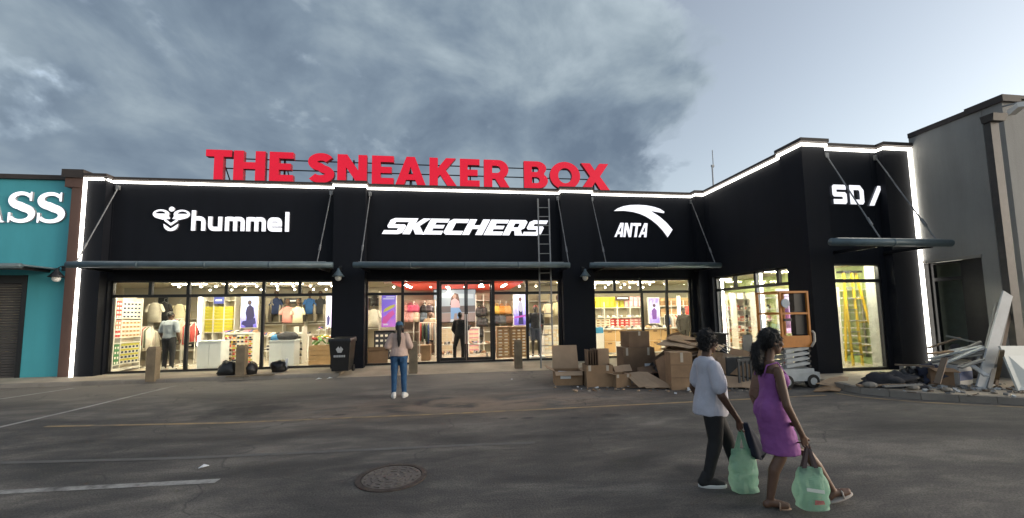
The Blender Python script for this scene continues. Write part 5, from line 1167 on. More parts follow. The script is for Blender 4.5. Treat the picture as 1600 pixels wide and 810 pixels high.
# cartons --------------------------------------------------------------------
def frame_at(px, py, Y=None, rz=0, z=None, rx=0, ry=0):
    P = onZ(px, py, 0) if Y is None else onY(px, py, Y)
    if z is not None: P.z = z
    return Matrix.Translation(P) @ Euler((rx, ry, rz)).to_matrix().to_4x4()
def carton(M_, w, d, h, label, m=CARD, flaps=(), tape=True, sticker=None, z0=0.0, crease=()):
    """w along local x, d along y (front face at y=0), open top when flaps are given: (side, angle, length)"""
    P = M_ @ Vector((0, d/2, 0)); t = thing('carton', P, label, 'carton', 'cardboard cartons heaped by the entrance')
    th = .012
    if flaps:
        b = MB(); b.box(-w/2, w/2, 0, th, 0, h).box(-w/2, w/2, d-th, d, 0, h).box(-w/2, -w/2+th, th, d-th, 0, h).box(w/2-th, w/2, th, d-th, 0, h).box(-w/2+th, w/2-th, th, d-th, 0, th)
    else:
        b = MB(); g = .006; b.box(-w/2, w/2, 0, d, 0, h-.012); b.box(-w/2, w/2, 0, d/2-g, h-.012, h); b.box(-w/2, w/2, d/2+g, d, h-.012, h)
    b.xf(M_).build('body', m, t)
    for z in crease: MB().box(-w/2+.002, w/2-.002, -.006, -.0005, z-.006, z+.006).xf(M_).build('crease', CARD3, t)
    for side, ang, ln in flaps:
        c, s_ = math.cos(ang)*ln, math.sin(ang)*ln
        q = {'f': [(-w/2, 0, h), (w/2, 0, h), (w/2-.01, -c, h+s_), (-w/2+.01, -c, h+s_)], 'b': [(-w/2, d, h), (w/2, d, h), (w/2-.01, d+c, h+s_), (-w/2+.01, d+c, h+s_)],
             'l': [(-w/2, 0, h), (-w/2, d, h), (-w/2-c, d-.01, h+s_), (-w/2-c, .01, h+s_)], 'r': [(w/2, 0, h), (w/2, d, h), (w/2+c, d-.01, h+s_), (w/2+c, .01, h+s_)]}[side]
        MB().slab(q, .009).xf(M_).build('flap', CARD2, t)
    if tape:
        for xx in ((-w*.38, w*.3) if tape == 2 else (w*.02,)): MB().box(xx-.03, xx+.03, -.003, -.0008, h*.74, h-.001).xf(M_).build('tape', TAPE, t)
    if sticker:
        a, b0, c, d0 = sticker; MB().box(a, b0, -.0042, -.001, c, d0).xf(M_).build('sticker', PAPER, t)
    return t
def sheet(q, label, m=CARD2, th=.012, name='cardboard_sheet', cat='cardboard', fold=None, edge=True):
    """a flattened carton: four corners in metres, creased once across"""
    q = [Vector(p) for p in q]; f = fold if fold else .5; n = (q[1]-q[0]).cross(q[3]-q[0]).normalized()
    if n.z < 0: n = -n
    a = q[0].lerp(q[1], f)+n*.025; b = q[3].lerp(q[2], f)+n*.025
    base = sum(q, Vector())/4; base.z = min(p.z for p in q)
    t = thing(name, base, label, cat, 'flattened cardboard in the heap')
    MB().slab([q[0], a, b, q[3]], th).build('panel', m, t); MB().slab([a+(q[1]-a)*.004, q[1], q[2], b+(q[2]-b)*.004], th).build('panel', m, t)
    k = (q[1]-q[0]).normalized(); w = (q[3]-q[0])
    MB().slab([q[0].lerp(q[3], .02)+n*.002-k*.12, q[0].lerp(q[3], .02), q[0].lerp(q[3], .9), q[0].lerp(q[3], .88)-k*.11-n*.03], th*.8).build('flap', m, t)
    return t
Yp = lambda x, y, Y: onY(x, y, Y)
# open carton at the left of the heap
carton(frame_at(889, 602.5, rz=R(-8)), .66, .55, .33, 'open cardboard carton with its lid flap standing up, leftmost of the heap', CARD, (('b', R(72), .6), ('l', R(25), .22), ('r', R(12), .3), ('f', R(-35), .14)), 1, (-.2, .05, .16, .3))
o = MB().obox(Yp(884, 583, 9.7), (.32, .2, .02), (.2, .1, .2)).build('plastic_sleeve', mat('bluish_plastic', (.45, .6, .68), .4)); tag(recentre(o), 'bluish plastic sleeve lying in the leftmost open carton', 'plastic')
# carton with sheets standing in it
carton(frame_at(938, 605, rz=R(-6)), .62, .5, .5, 'square carton with folded sheets standing in it, second from the left of the heap', CARD, (('r', R(-70), .18),), 2)
for k in range(5):
    xx = -.26+.06*k; M_ = frame_at(938, 605, rz=R(-6)+R(random.uniform(-5, 5)))
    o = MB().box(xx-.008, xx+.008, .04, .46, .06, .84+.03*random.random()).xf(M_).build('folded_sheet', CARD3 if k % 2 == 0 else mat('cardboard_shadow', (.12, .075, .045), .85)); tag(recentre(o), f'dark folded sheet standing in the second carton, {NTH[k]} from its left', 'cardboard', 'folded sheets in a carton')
M_ = frame_at(938, 605, rz=R(-6)); o = MB().box(.04, .33, .36, .372, .3, .86).xf(M_).build('folded_sheet', CARD2); tag(recentre(o), 'broad pale sheet standing at the right side of the second carton', 'cardboard', 'folded sheets in a carton')
# low carton with white tape
carton(frame_at(975, 605.5, rz=R(10)), .4, .34, .3, 'small brown carton strapped with white tape, low in front of the heap', CARD, (('b', R(35), .2), ('l', R(10), .12)), 2)
# big carton and the one on top
carton(frame_at(1000, 588, Y=10.2, z=.0, rz=R(-4)), .86, .55, .78, 'large brown carton with a white label in the middle of the heap', CARD3, (), 2, (.14, .3, .16, .36))
carton(frame_at(999, 540, Y=10.3, z=.785, rz=R(3)), .6, .5, .42, 'carton balanced on top of the largest carton, topmost of the heap', CARD3, (), 1)
# carton standing on end
carton(frame_at(1067, 610, rz=R(-12)), .47, .42, .82, 'tall carton standing on end with two creases, at the front right of the heap', CARD, (), 1, None, 0, (.27, .55))
# carton lying low on the right plus one behind
carton(frame_at(1040, 575, Y=10.6, z=0, rz=R(20)), .8, .6, .5, 'dim carton half buried under the flattened sheets', CARD3, (), 1)
carton(frame_at(1068, 540, Y=10.5, z=.5, rz=R(-15)), .75, .5, .4, 'carton near the top of the heap under a flattened lid', CARD, (('f', R(10), .3), ('l', R(5), .2)), 1)
carton(frame_at(1110, 590, Y=10.0, z=0, rz=R(30)), .7, .6, .62, 'carton at the back of the heap behind the white-shirted woman', CARD3, (), 1)
# flattened sheets
def sh(pts, label, m=CARD2, fold=.5): sheet([Yp(*p) for p in pts], label, m, fold=fold)
g = lambda x, y: onZ(x, y, .03)
DKCARD = mat('cardboard_shadow', (.12, .075, .045), .85)  # shade put into the card colour, for sheets filling the dark heap
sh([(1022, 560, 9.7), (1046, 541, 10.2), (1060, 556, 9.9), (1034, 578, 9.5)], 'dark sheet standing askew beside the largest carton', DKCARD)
sh([(1036, 547, 9.9), (1080, 552, 9.5), (1098, 548, 10.2), (1050, 541, 10.5)], 'lower pale sheet in the stack on top of the heap', CARD)
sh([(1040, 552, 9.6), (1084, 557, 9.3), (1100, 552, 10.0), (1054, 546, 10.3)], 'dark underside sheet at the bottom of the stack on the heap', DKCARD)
sh([(1084, 540, 9.8), (1124, 549, 9.4), (1132, 541, 10.3), (1094, 532, 10.6)], 'sheet jutting out to the right from the top of the heap', CARD2)
sh([(1090, 582, 9.2), (1128, 588, 8.9), (1124, 607, 8.7), (1088, 604, 8.9)], 'sheet slumped on the ground right of the tall carton', CARD3)
sh([(1130, 560, 9.0), (1178, 572, 8.5), (1172, 590, 8.3), (1126, 584, 8.8)], 'broad sheet sliding off the heap towards the purple-dressed woman', CARD)
sh([(1140, 588, 8.6), (1176, 594, 8.3), (1182, 608, 8.0), (1138, 606, 8.3)], 'sheet flat near the ground between the women', CARD2)
sh([(1000, 574, 9.5), (1030, 572, 9.9), (1036, 583, 9.5), (1002, 586, 9.2)], 'torn sheet between the small carton and the largest one', DKCARD)
sh([(958, 574, 9.7), (984, 570, 9.9), (988, 580, 9.6), (960, 584, 9.4)], 'pale scrap sheet behind the small taped carton', CARD2)
sh([(1150, 546, 9.6), (1176, 552, 9.3), (1172, 562, 9.0), (1146, 556, 9.3)], 'small sheet by the black cabinet', CARD)
sheet([onZ(983, 602, .02)+Vector((0, 0, .28)), onZ(1022, 604, .02)+Vector((0, .3, .28)), onZ(1056, 607, .02), onZ(1010, 607, .02)], 'opened flat carton tilted towards the street, lowest in the heap', CARD2)
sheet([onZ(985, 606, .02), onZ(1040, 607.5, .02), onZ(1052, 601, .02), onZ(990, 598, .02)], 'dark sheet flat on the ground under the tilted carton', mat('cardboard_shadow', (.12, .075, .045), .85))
sh([(1032, 540, 9.5), (1078, 545, 9.4), (1106, 538, 10.6), (1050, 528, 10.8)], 'broad pale sheet lying across the top of the heap', CARD2)
sh([(1046, 531, 10.0), (1096, 546, 9.7), (1112, 536, 10.8), (1062, 523, 11.0)], 'second pale sheet overlapping the broad one on top of the heap', CARD)
sh([(1044, 524, 11.0), (1060, 519, 11.2), (1076, 528, 11.4), (1060, 533, 11.3)], 'small upturned lid at the peak of the sheets', CARD3)
sh([(1028, 560, 9.4), (1046, 550, 9.6), (1054, 596, 9.5), (1040, 602, 9.2)], 'narrow sheet leaning left of the tall carton', CARD3)
sh([(1120, 550, 9.6), (1152, 557, 9.2), (1160, 580, 8.9), (1118, 566, 9.5)], 'sheet sloping down between the two walking women', CARD2)
sh([(1126, 573, 9.0), (1148, 577, 8.9), (1156, 604, 8.7), (1140, 592, 8.9)], 'small tan flap low between the two walking women', CARD2)
sh([(1098, 548, 9.2), (1130, 553, 9.3), (1124, 575, 9.0), (1094, 570, 9.0)], 'pale sheet behind the white-shirted woman', CARD)
for k, (px, py, q, rr) in enumerate(((1040, 585, 9.6, (.34, .26, .3)), (1030, 575, 9.9, (.3, .3, .3)), (1092, 590, 9.4, (.28, .26, .35)))):
    P = Yp(px, py, q); P.z = 0; heap('black_bag', P, rr, BAGM, ('black rubbish bag between the tilted carton and the tall carton', 'black rubbish bag beside the largest carton', 'black rubbish bag right of the tall carton')[k], 'bag', 20+k, .35)
sh([(1278, 598, 7.95), (1312, 588, 8.25), (1326, 590, 8.2), (1322, 604, 7.8)], 'tan sheet lying on the ground right of the orange lift', CARD2)
sheet([onZ(1280, 612, .02), onZ(1312, 612, .02), onZ(1316, 606, .02), onZ(1284, 604, .02)], 'second tan sheet flat on the asphalt by the kerb corner', CARD)
# black cabinet, grey panel and rods by the side window
P0 = onY(1119, 590, 10.6); P0.z = 0
t = thing('black_cabinet', P0, 'black cabinet with an overhanging dark top by the side window', 'cabinet'); zt = onY(1120, 521, 10.6).z
xa, xb = onY(1098, 540, 10.6).x, onY(1139, 540, 10.6).x
MB().box(xa+.05, xb-.05, 10.62, 11.1, 0, zt-.05).build('body', BLACKP, t); MB().box(xa, xb, 10.58, 11.14, zt-.049, zt).build('top', BLACKP, t)
q = [onY(1161, 562, 9.6), onY(1177, 560, 9.6), onY(1175, 524, 10.0), onY(1160, 523, 10.0)]; q[0].z = q[1].z = .02
o = MB().slab(q, .03).build('leaning_board', mat('grey_board', (.2, .19, .17), .7)); tag(recentre(o), 'narrow grey panel leaning against the side window', 'panel')
RODM = mat('bare_metal_rod', (.32, .3, .28), .35, .8)
for k, (a, b) in enumerate((((1124, 541, 10.0), (1187, 578, 8.6)), ((1130, 538, 10.1), (1188, 571, 8.7)), ((1126, 546, 9.8), (1184, 582, 8.5)))):
    o = MB().tube([Yp(*a), Yp(*b)], .018, 6).build('metal_rod', RODM); tag(recentre(o), f'metal rod sloping over the heap between the women, {NTH[k]} from the front', 'rod', 'metal rods on the heap')
t = thing('wire_crate', onZ(1175, 606, 0), 'dark slatted crate beside the purple-dressed woman', 'crate'); cx, cy = onZ(1176, 606, 0).x, onZ(1176, 606, 0).y
DKG = mat('dark_grey_plastic', (.05, .052, .055), .5, 0, .2)
for k in range(7): MB().box(cx-.32+k*.1, cx-.28+k*.1, cy, cy+.03, .02, .58).build('slat', DKG, t)
MB().box(cx-.34, cx+.36, cy-.01, cy+.04, .585, .64).box(cx-.34, cx+.36, cy+.35, cy+.4, 0, .64).build('frame', DKG, t); MB().box(cx-.34, cx+.36, cy+.04, cy+.35, .0, .04).build('base', DKG, t)

# orange scissor lift ----------------------------------------------------------
ORA = mat('orange_paint', (.52, .19, .025), .5, 0, .15, 5)
LGY = mat('pale_grey_paint', (.42, .44, .44), .5, 0, .15, 5)
Ly = 8.0
lx0, lx1 = onY(1220, 500, Ly).x, onY(1266, 500, Ly).x
lt = thing('scissor_lift', ((lx0+lx1)/2, Ly, 0), 'orange scissor lift parked folded by the corner of the projecting wing', 'lift')
zb, zp, ztp = 0.0, onY(1240, 541, Ly).z, onY(1240, 455, Ly).z
bx0, bx1 = onY(1219, 600, Ly).x-.02, onY(1279, 600, Ly).x
b = MB(); b.box(bx0, bx1, Ly-.05, Ly+.75, .16, .34); b.box(bx0+.1, bx1-.1, Ly-.02, Ly+.72, .34, .42); b.build('base', LGY, lt)
for xx in (bx0+.16, bx1-.17):
    for yy in (Ly-.06, Ly+.68): w = MB().tube([(xx, yy, .15), (xx, yy+.09, .15)], .15, 18).build('wheel', BLACKP, lt); MB().tube([(xx, yy-.006, .15), (xx, yy+.096, .15)], .08, 14).build('hub', LGY, w)
nl = 4; z0 = .44; dz = (zp-.04-z0)/nl
for k in range(nl):
    for yy in (Ly+.05, Ly+.6):
        MB().slab([(lx0+.1, yy, z0+k*dz), (lx1-.06, yy, z0+(k+1)*dz-.04), (lx1-.06, yy, z0+(k+1)*dz+.03), (lx0+.1, yy, z0+k*dz+.07)], .04).build('scissor_arm', LGY, lt)
        MB().slab([(lx0+.1, yy+.05, z0+(k+1)*dz-.04), (lx1-.06, yy+.05, z0+k*dz), (lx1-.06, yy+.05, z0+k*dz+.07), (lx0+.1, yy+.05, z0+(k+1)*dz+.03)], .04).build('scissor_arm', GREYST, lt)
    MB().tube([(lx1-.08, Ly, z0+k*dz+.03), (lx1-.08, Ly+.7, z0+k*dz+.03)], .03, 8).build('pivot_pin', BLACKP, lt)
MB().box(lx0, lx1, Ly, Ly+.72, zp-.03, zp+.05).build('platform', ORA, lt)
tz = onY(1240, 525, Ly).z
MB().box(lx0, lx1, Ly-.006, Ly+.02, zp+.051, tz).build('toe_panel', ORA, lt); MB().box(lx0, lx1, Ly+.7, Ly+.726, zp+.051, tz).build('toe_panel', ORA, lt)
def post(x, y, w=.045, h0=zp+.05): MB().box(x-w/2, x+w/2, y-w/2, y+w/2, tz, ztp).build('guard_post', ORA, lt)
pxm = onY(1225, 500, Ly).x
for xx in (lx0+.025, lx1-.025):
    for yy in (Ly+.02, Ly+.7): post(xx, yy)
mz = onY(1240, 490, Ly).z
for yy in (Ly+.02, Ly+.7):
    for z in (ztp-.02, mz): MB().box(lx0+.05, lx1-.05, yy-.02, yy+.02, z-.022, z+.022).build('guard_rail', ORA, lt)
for xx in (lx0+.025, lx1-.025):
    for z in (ztp-.021, mz): MB().box(xx-.02, xx+.02, Ly+.045, Ly+.675, z-.022, z+.022).build('guard_rail', ORA, lt)
ca, cb = onY(1245, 480, Ly).x, lx1-.05
for z0_, z1_ in ((mz+.03, ztp-.05), (tz+.02, mz-.03)): MB().box(ca, cb, Ly+.06, Ly+.2, z0_, z1_).build('control_box', BLACKP, lt)
P = onY(1226.5, 474, Ly-.02); MB().tube([P, P+Vector((0, -.02, 0))], .1, 20).build('disc', mat('blue_grey_disc', (.35, .42, .47), .5), lt)
MB().box(pxm-.02, pxm+.17, Ly-.03, Ly-.005, mz-.17, mz-.11).build('name_plate', BLACKP, lt)
MB().tube([(lx1+.02, Ly, ztp-.9), (lx1+.05, Ly-.02, ztp-.95), (lx1+.05, Ly-.02, zp+.1), (lx1-.05, Ly-.03, zp-.02)], .025, 8).build('hose', mat('pale_hose', (.5, .45, .38), .5), lt, True)

# rubble by the grey building ----------------------------------------------------
KZ = .125
def stick(a, b, w, th, label, m, name='plank', cat='plank', group='boards and offcuts on the rubbish heap', up=(0, 0, 1)):
    a, b = Vector(a), Vector(b); d = (b-a).normalized(); s_ = d.cross(Vector(up)).normalized()*w/2; 
    o = MB().slab([a-s_, a+s_, b+s_, b-s_], th).build(name, m); return tag(recentre(o), label, cat, group)
WB = mat('dusty_white_board', (.4, .42, .43), .6, 0, .12, 3); WB2 = mat('grey_white_board', (.19, .19, .185), .7, 0, .15, 3); RUST = mat('dirty_brown_board', (.14, .1, .07), .8, 0, .25, 3)
i_ = lambda x, y, Y: onY(x, y, Y)
A = onZ(1533, 610, KZ); 
def lean(xb, yb, xt, yt, Yt, w, label, m, th=.03, up=(0, -1, .2)):
    a = onZ(xb, yb, KZ); b = onY(xt, yt, Yt); return stick(a, b, w, th, label, m, 'leaning_board', 'board', 'long boards leaning on the grey wall', up)
lean(1533, 608, 1574, 459, 6.9, .22, 'widest long white board leaning high against the grey wall', WB)
lean(1527, 606, 1558, 474, 6.95, .07, 'thin white batten left of the widest leaning board', WB2)
lean(1545, 608, 1578, 462, 7.0, .09, 'white board just right of the widest leaning board', WB2)
lean(1556, 602, 1577, 490, 7.02, .07, 'grey batten behind the leaning boards near the corner', RUST)
lean(1542, 600, 1528, 560, 6.8, .12, 'short white board propped under the leaning boards', WB2)
q = [onZ(1590, 611, KZ), onZ(1640, 612, KZ), onY(1632, 541, 6.5), onY(1561, 541, 6.5)]
o = MB().slab(q, .035).build('display_board', mat('clean_white_board', (.6, .63, .6), .6, 0, .06, 2)); tag(recentre(o), 'large clean white panel leaning at the right edge of the heap', 'panel')
stick(onZ(1556, 600, KZ), onY(1566, 548, 6.4), .06, .04, 'tan strut propping the large white panel', BOLM)
S = [((1452, 561, 7.4), (1534, 541, 6.9), .16, WB, 'long white board lying on top of the rubbish heap'), ((1448, 566, 7.3), (1540, 550, 6.8), .12, WB2, 'grey-white board just under the topmost white board'),
     ((1478, 525, 7.6), (1528, 536, 7.2), .05, WB2, 'thin pale batten sticking out at the back of the heap'), ((1450, 544, 7.7), (1500, 528, 7.5), .06, RUST, 'brown lath at the back of the heap'),
     ((1398, 570, 7.5), (1460, 573, 7.0), .07, RUST, 'brown lath lying across the left of the heap'), ((1470, 570, 7.0), (1536, 543, 6.8), .07, WB, 'slanting white batten in the middle of the heap'),
     ((1464, 600, 6.5), (1476, 560, 6.7), .09, RUST, 'upright brown offcut in front of the heap'), ((1430, 575, 7.3), (1475, 568, 7.2), .14, WB, 'short white board at the left of the heap'),
     ((1500, 575, 6.7), (1535, 562, 6.6), .1, WB2, 'short grey board right of the blue box'), ((1484, 556, 7.2), (1532, 534, 7.1), .05, WB2, 'narrow grey batten high on the heap'),
     ((1340, 603, 7.3), (1412, 600, 7.0), .14, CARD2, 'pale timber offcut flat on the kerb island'), ((1380, 604, 6.9), (1440, 601, 6.8), .06, WB2, 'thin pale strip in front of the dark cloth'),
     ((1520, 572, 6.8), (1542, 588, 6.4), .08, WB, 'white offcut sloping beside the leaning boards'), ((1452, 553, 7.2), (1486, 549, 7.2), .09, CARD, 'tan offcut near the top of the heap')]
for a, b, w, m, lab in S:
    A_, B_ = i_(*a), i_(*b); A_.z = max(A_.z, KZ+.03); B_.z = max(B_.z, KZ+.03); stick(A_, B_, w, .03, lab, m)
for k, (px, py, rr, m, lab) in enumerate(((1386, 602, (.48, .3, .2), DKC, 'heap of black cloth on the kerb island below the tall window'), (1422, 600, (.35, .25, .2), BAGM, 'black plastic bag right of the black cloth heap'), (1453, 601, (.25, .2, .25), mat('blue_black_cloth', (.02, .025, .05), .8), 'dark blue cloth bundle at the foot of the rubbish heap'), (1498, 590, (.5, .3, .35), DKC, 'dark rubbish under the boards in the middle of the heap'), (1530, 588, (.35, .3, .4), mat('grey_rubble', (.12, .115, .105), .9, 0, .3, 5, .6, 20), 'grey rubble under the right end of the boards'))):
    P = onZ(px, py, KZ); heap('rubbish_bag' if 'bag' in lab else ('cloth_bundle' if 'cloth' in lab else 'rubbish_mound'), P, rr, m, lab, 'rubbish', 30+k, .95, 30, 18)
# boxes in the rubble
P = onZ(1474, 604, KZ); t = thing('carton', P, 'battered brown carton at the front of the rubbish heap', 'carton', 'cartons in the rubbish heap')
M2 = Matrix.Translation(P) @ Matrix.Rotation(R(-20), 4, 'Z'); MB().box(-.2, .2, 0, .3, 0, .36).xf(M2).build('body', CARD3, t); MB().slab([(-.2, 0, .36), (.2, 0, .36), (.22, -.14, .3), (-.21, -.15, .32)], .01).xf(M2).build('flap', CARD, t)
P = onZ(1511, 602, KZ); t = thing('carton', P, 'blue and white printed carton in the rubbish heap', 'carton', 'cartons in the rubbish heap')
M2 = Matrix.Translation(P) @ Matrix.Rotation(R(12), 4, 'Z'); MB().box(-.24, .24, 0, .3, 0, .4).xf(M2).build('body', mat('carton_white', (.5, .52, .53), .6, 0, .1), t); MB().box(-.241, .241, -.004, -.001, .1, .28).xf(M2).build('print', mat('carton_blue_print', (.03, .08, .25), .6), t)
P = onZ(1448, 596, KZ); t = thing('carton', P, 'crushed white carton at the left of the rubbish heap', 'carton', 'cartons in the rubbish heap')
M2 = Matrix.Translation(P) @ Matrix.Rotation(R(-8), 4, 'Z'); MB().box(-.28, .28, 0, .3, .0, .32).xf(M2).build('body', WB2, t); MB().slab([(-.28, 0, .32), (.28, 0, .32), (.3, -.2, .38), (-.3, -.2, .36)], .01).xf(M2).build('flap', WB, t)
for k, (px, py) in enumerate(((1322, 603), (1480, 612), (1427, 609), (1360, 606))):
    P = onZ(px, py, KZ); s_ = .05+.02*k; o = MB().ell(P+Vector((0, 0, s_*.5)), (s_*1.3, s_, s_*.6), None, 8, 6).build('stone', CONC); tag(recentre(o), ('small dark lump on the corner of the kerb island', 'grey stone at the front of the rubbish heap', 'flat stone before the black plastic bag', 'small stone before the black cloth heap')[k], 'stone')

# crumbs of rubble and card, too many to count
def crumbs(name, area, n, mats_, seed, smin, smax, z, label):
    rr = random.Random(seed); b = MB()
    for k in range(n):
        f = rr.random(); i = rr.randrange(len(area)-1); c = area[i].lerp(area[i+1], f)+Vector((rr.gauss(0, .35), rr.gauss(0, .3), 0)); s_ = rr.uniform(smin, smax); b.mi = rr.randrange(len(mats_))
        b.obox((c.x, c.y, z+s_*.2), (s_*rr.uniform(.6, 2.2), s_, s_*rr.uniform(.2, .7)), (rr.uniform(-.4, .4), rr.uniform(-.4, .4), rr.uniform(0, 3)))
    o = b.build(name, mats_); tag(o, label, 'debris', None, 'stuff')
crumbs('debris', [onZ(1400, 606, KZ), onZ(1450, 606, KZ), onZ(1520, 605, KZ), onZ(1560, 608, KZ)], 240, [WB2, CONC, RUST, WB], 3, .02, .07, KZ, 'small broken pieces scattered round the rubbish heap')
crumbs('debris', [onZ(900, 607, 0), onZ(980, 608, 0), onZ(1080, 612, 0), onZ(1200, 606, 0)], 90, [CARD2, CARD3, PAPER, CONC], 5, .015, .06, .004, 'bits of card and paper scattered before the cardboard heap')
for k, (px, py, rz_, w_) in enumerate(((1494, 566, .3, .5), (1512, 556, -.4, .45), (1470, 585, .8, .4), (1440, 588, -.2, .35), (1508, 548, .1, .6), (1522, 597, .5, .3), (1405, 590, .2, .4))):
    P = onZ(px, 604, KZ); q = onY(px, py, P.y+.25); o = MB().slab([q+Vector((-w_*.5, -.1, -.04)), q+Vector((w_*.45, -.16, .03)), q+Vector((w_*.5, .13, .06)), q+Vector((-w_*.38, .15, 0))], .018).xf(Matrix.Translation(q) @ Matrix.Rotation(rz_, 4, 'Z') @ Matrix.Translation(-q)).build('broken_board', (WB2, WB, RUST, CARD3, WB, WB2, RUST)[k]); tag(recentre(o), ('broken grey board in the heap beside the blue box', 'broken white board above the blue box', 'broken brown board by the battered carton', 'broken card-coloured board by the crushed white carton', 'broken white board high in the heap', 'broken grey board at the foot of the leaning boards', 'broken brown board above the black cloth')[k], 'board', 'broken boards in the heap')

for k, (px, py, w_, rz_) in enumerate(((1352, 604, .2, .3), (1372, 605, .26, -.5), (1398, 606, .22, .9), (1414, 604, .3, .1), (1438, 607, .2, -.3), (1362, 600, .24, 1.2))):
    P = onZ(px, py, KZ); b = MB(); rr = random.Random(k); pts = [P+Vector((math.cos(a)*w_*rr.uniform(.5, 1.2), math.sin(a)*w_*.6*rr.uniform(.5, 1.2), rr.uniform(.01, .05))) for a in [2*math.pi*q/9 for q in range(9)]]; top_ = P+Vector((0, 0, .1+.05*rr.random()))
    b.add([top_]+pts+[q-Vector((0, 0, q.z-KZ)) for q in pts], [(0, 1+q, 1+(q+1) % 9) for q in range(9)]+[(1+q, 10+q, 10+(q+1) % 9, 1+(q+1) % 9) for q in range(9)]+[tuple(range(18, 9, -1))]); o = b.build('black_plastic_scrap', BAGM if k % 2 else DKC)
    tag(recentre(o), f'crumpled black plastic scrap on the kerb island, {NTH[k]} of the scatter by the cloth heap', 'rubbish', 'black scraps on the kerb island')
# ------------------------------------------------------------------ people
def remesh(mb, name, mats, parent, vox, smooth_it=4, wrinkle=0., paint=None, seed=0, wscale=(9, 9, 5)):
    o = mb.build(name, mats, parent, True, local=True)
    md = o.modifiers.new('r', 'REMESH'); md.mode = 'VOXEL'; md.voxel_size = vox; md.use_smooth_shade = True
    if smooth_it: sm = o.modifiers.new('s', 'SMOOTH'); sm.factor = .5; sm.iterations = smooth_it
    dg = bpy.context.evaluated_depsgraph_get(); me = bpy.data.meshes.new_from_object(o.evaluated_get(dg)); o.modifiers.clear()
    old = o.data; o.data = me; bpy.data.meshes.remove(old); me.materials.clear()
    for m in (mats if isinstance(mats, (list, tuple)) else [mats]): me.materials.append(m)
    if wrinkle:
        off = Vector((seed*5.1, seed*2.3, seed)); ns = [v.normal.copy() for v in me.vertices]
        for v, n in zip(me.vertices, ns):
            q = Vector((v.co.x*wscale[0], v.co.y*wscale[1], v.co.z*wscale[2]))
            v.co += n*(noise.noise(q+off)*wrinkle + noise.noise(q*2.7+off)*wrinkle*.4)
    if paint:
        for p in me.polygons: p.material_index = paint(p.center)
    me.polygons.foreach_set('use_smooth', [True]*len(me.polygons)); me.update(); return o
from mathutils.bvhtree import BVHTree
def tuck(inner, outer, zlo, zhi, xmax=.18, gap=.009, reach=.09):
    """draw the surface of one mesh in under a garment worn over it"""
    me = outer.data; bv = BVHTree.FromPolygons([v.co.copy() for v in me.vertices], [list(p.vertices) for p in me.polygons])
    for v in inner.data.vertices:
        c = v.co
        if zlo < c.z < zhi and abs(c.x) < (xmax(c.z) if callable(xmax) else xmax):
            p_, n_, i_, d_ = bv.find_nearest(c, reach)
            if p_ is not None and (c-p_).dot(n_) > -gap: v.co = p_-n_*gap
    inner.data.update()
SKIN = mat('dark_brown_skin', (.085, .042, .026), .5, 0, .1, 20, .08, 120)
SKIN2 = mat('brown_skin', (.12, .062, .038), .5, 0, .1, 20, .08, 120)
HAIRM = mat('black_hair', (.009, .008, .008), .6, 0, .3, 40, .8, 90)
V = Vector
def hand(m, wrist, d, palm, up, curl=.9, sc=1.0):
    """d along the forearm, palm = palm normal, up = towards the thumb"""
    d = V(d).normalized(); palm = (V(palm)-d*V(palm).dot(d)).normalized(); lat = d.cross(palm).normalized()
    if lat.dot(V(up)) < 0: lat = -lat
    for k in range(4):
        o_ = lat*(.026-.0175*k)*sc; m.rcone(V(wrist)+o_*.6, V(wrist)+d*.085*sc+o_, .0155*sc, .0125*sc, 8)
        q = V(wrist)+d*.088*sc+o_; dr = d; L = (.9, 1.0, .95, .75)[k]
        for j, ln in enumerate((.04, .026, .02)):
            ax = dr.cross(palm).normalized(); a = curl*(.75, 1.0, .8)[j]*(1+.07*k); dr = (dr*math.cos(a)+palm*math.sin(a)).normalized(); palm2 = palm
            e_ = q+dr*ln*L*sc; m.rcone(q, e_, (.0092, .0085, .0078)[j]*sc, (.0085, .0078, .0068)[j]*sc, 8); q = e_
            palm = (palm2-dr*palm2.dot(dr)).normalized()
        palm = (palm*1).normalized(); palm = (V(palm)).normalized(); palm = lat.cross(d) if lat.cross(d).dot(palm2) > 0 else d.cross(lat)
    q = V(wrist)+d*.03*sc+lat*.025*sc; dr = (d*.6+lat*.7+palm*.3).normalized()
    for ln, r0, r1 in ((.035, .013, .011), (.028, .0105, .009), (.022, .009, .0075)):
        e_ = q+dr*ln*sc; m.rcone(q, e_, r0*sc, r1*sc, 8); q = e_; dr = (dr*.8+d*.35+palm*.3*curl).normalized()
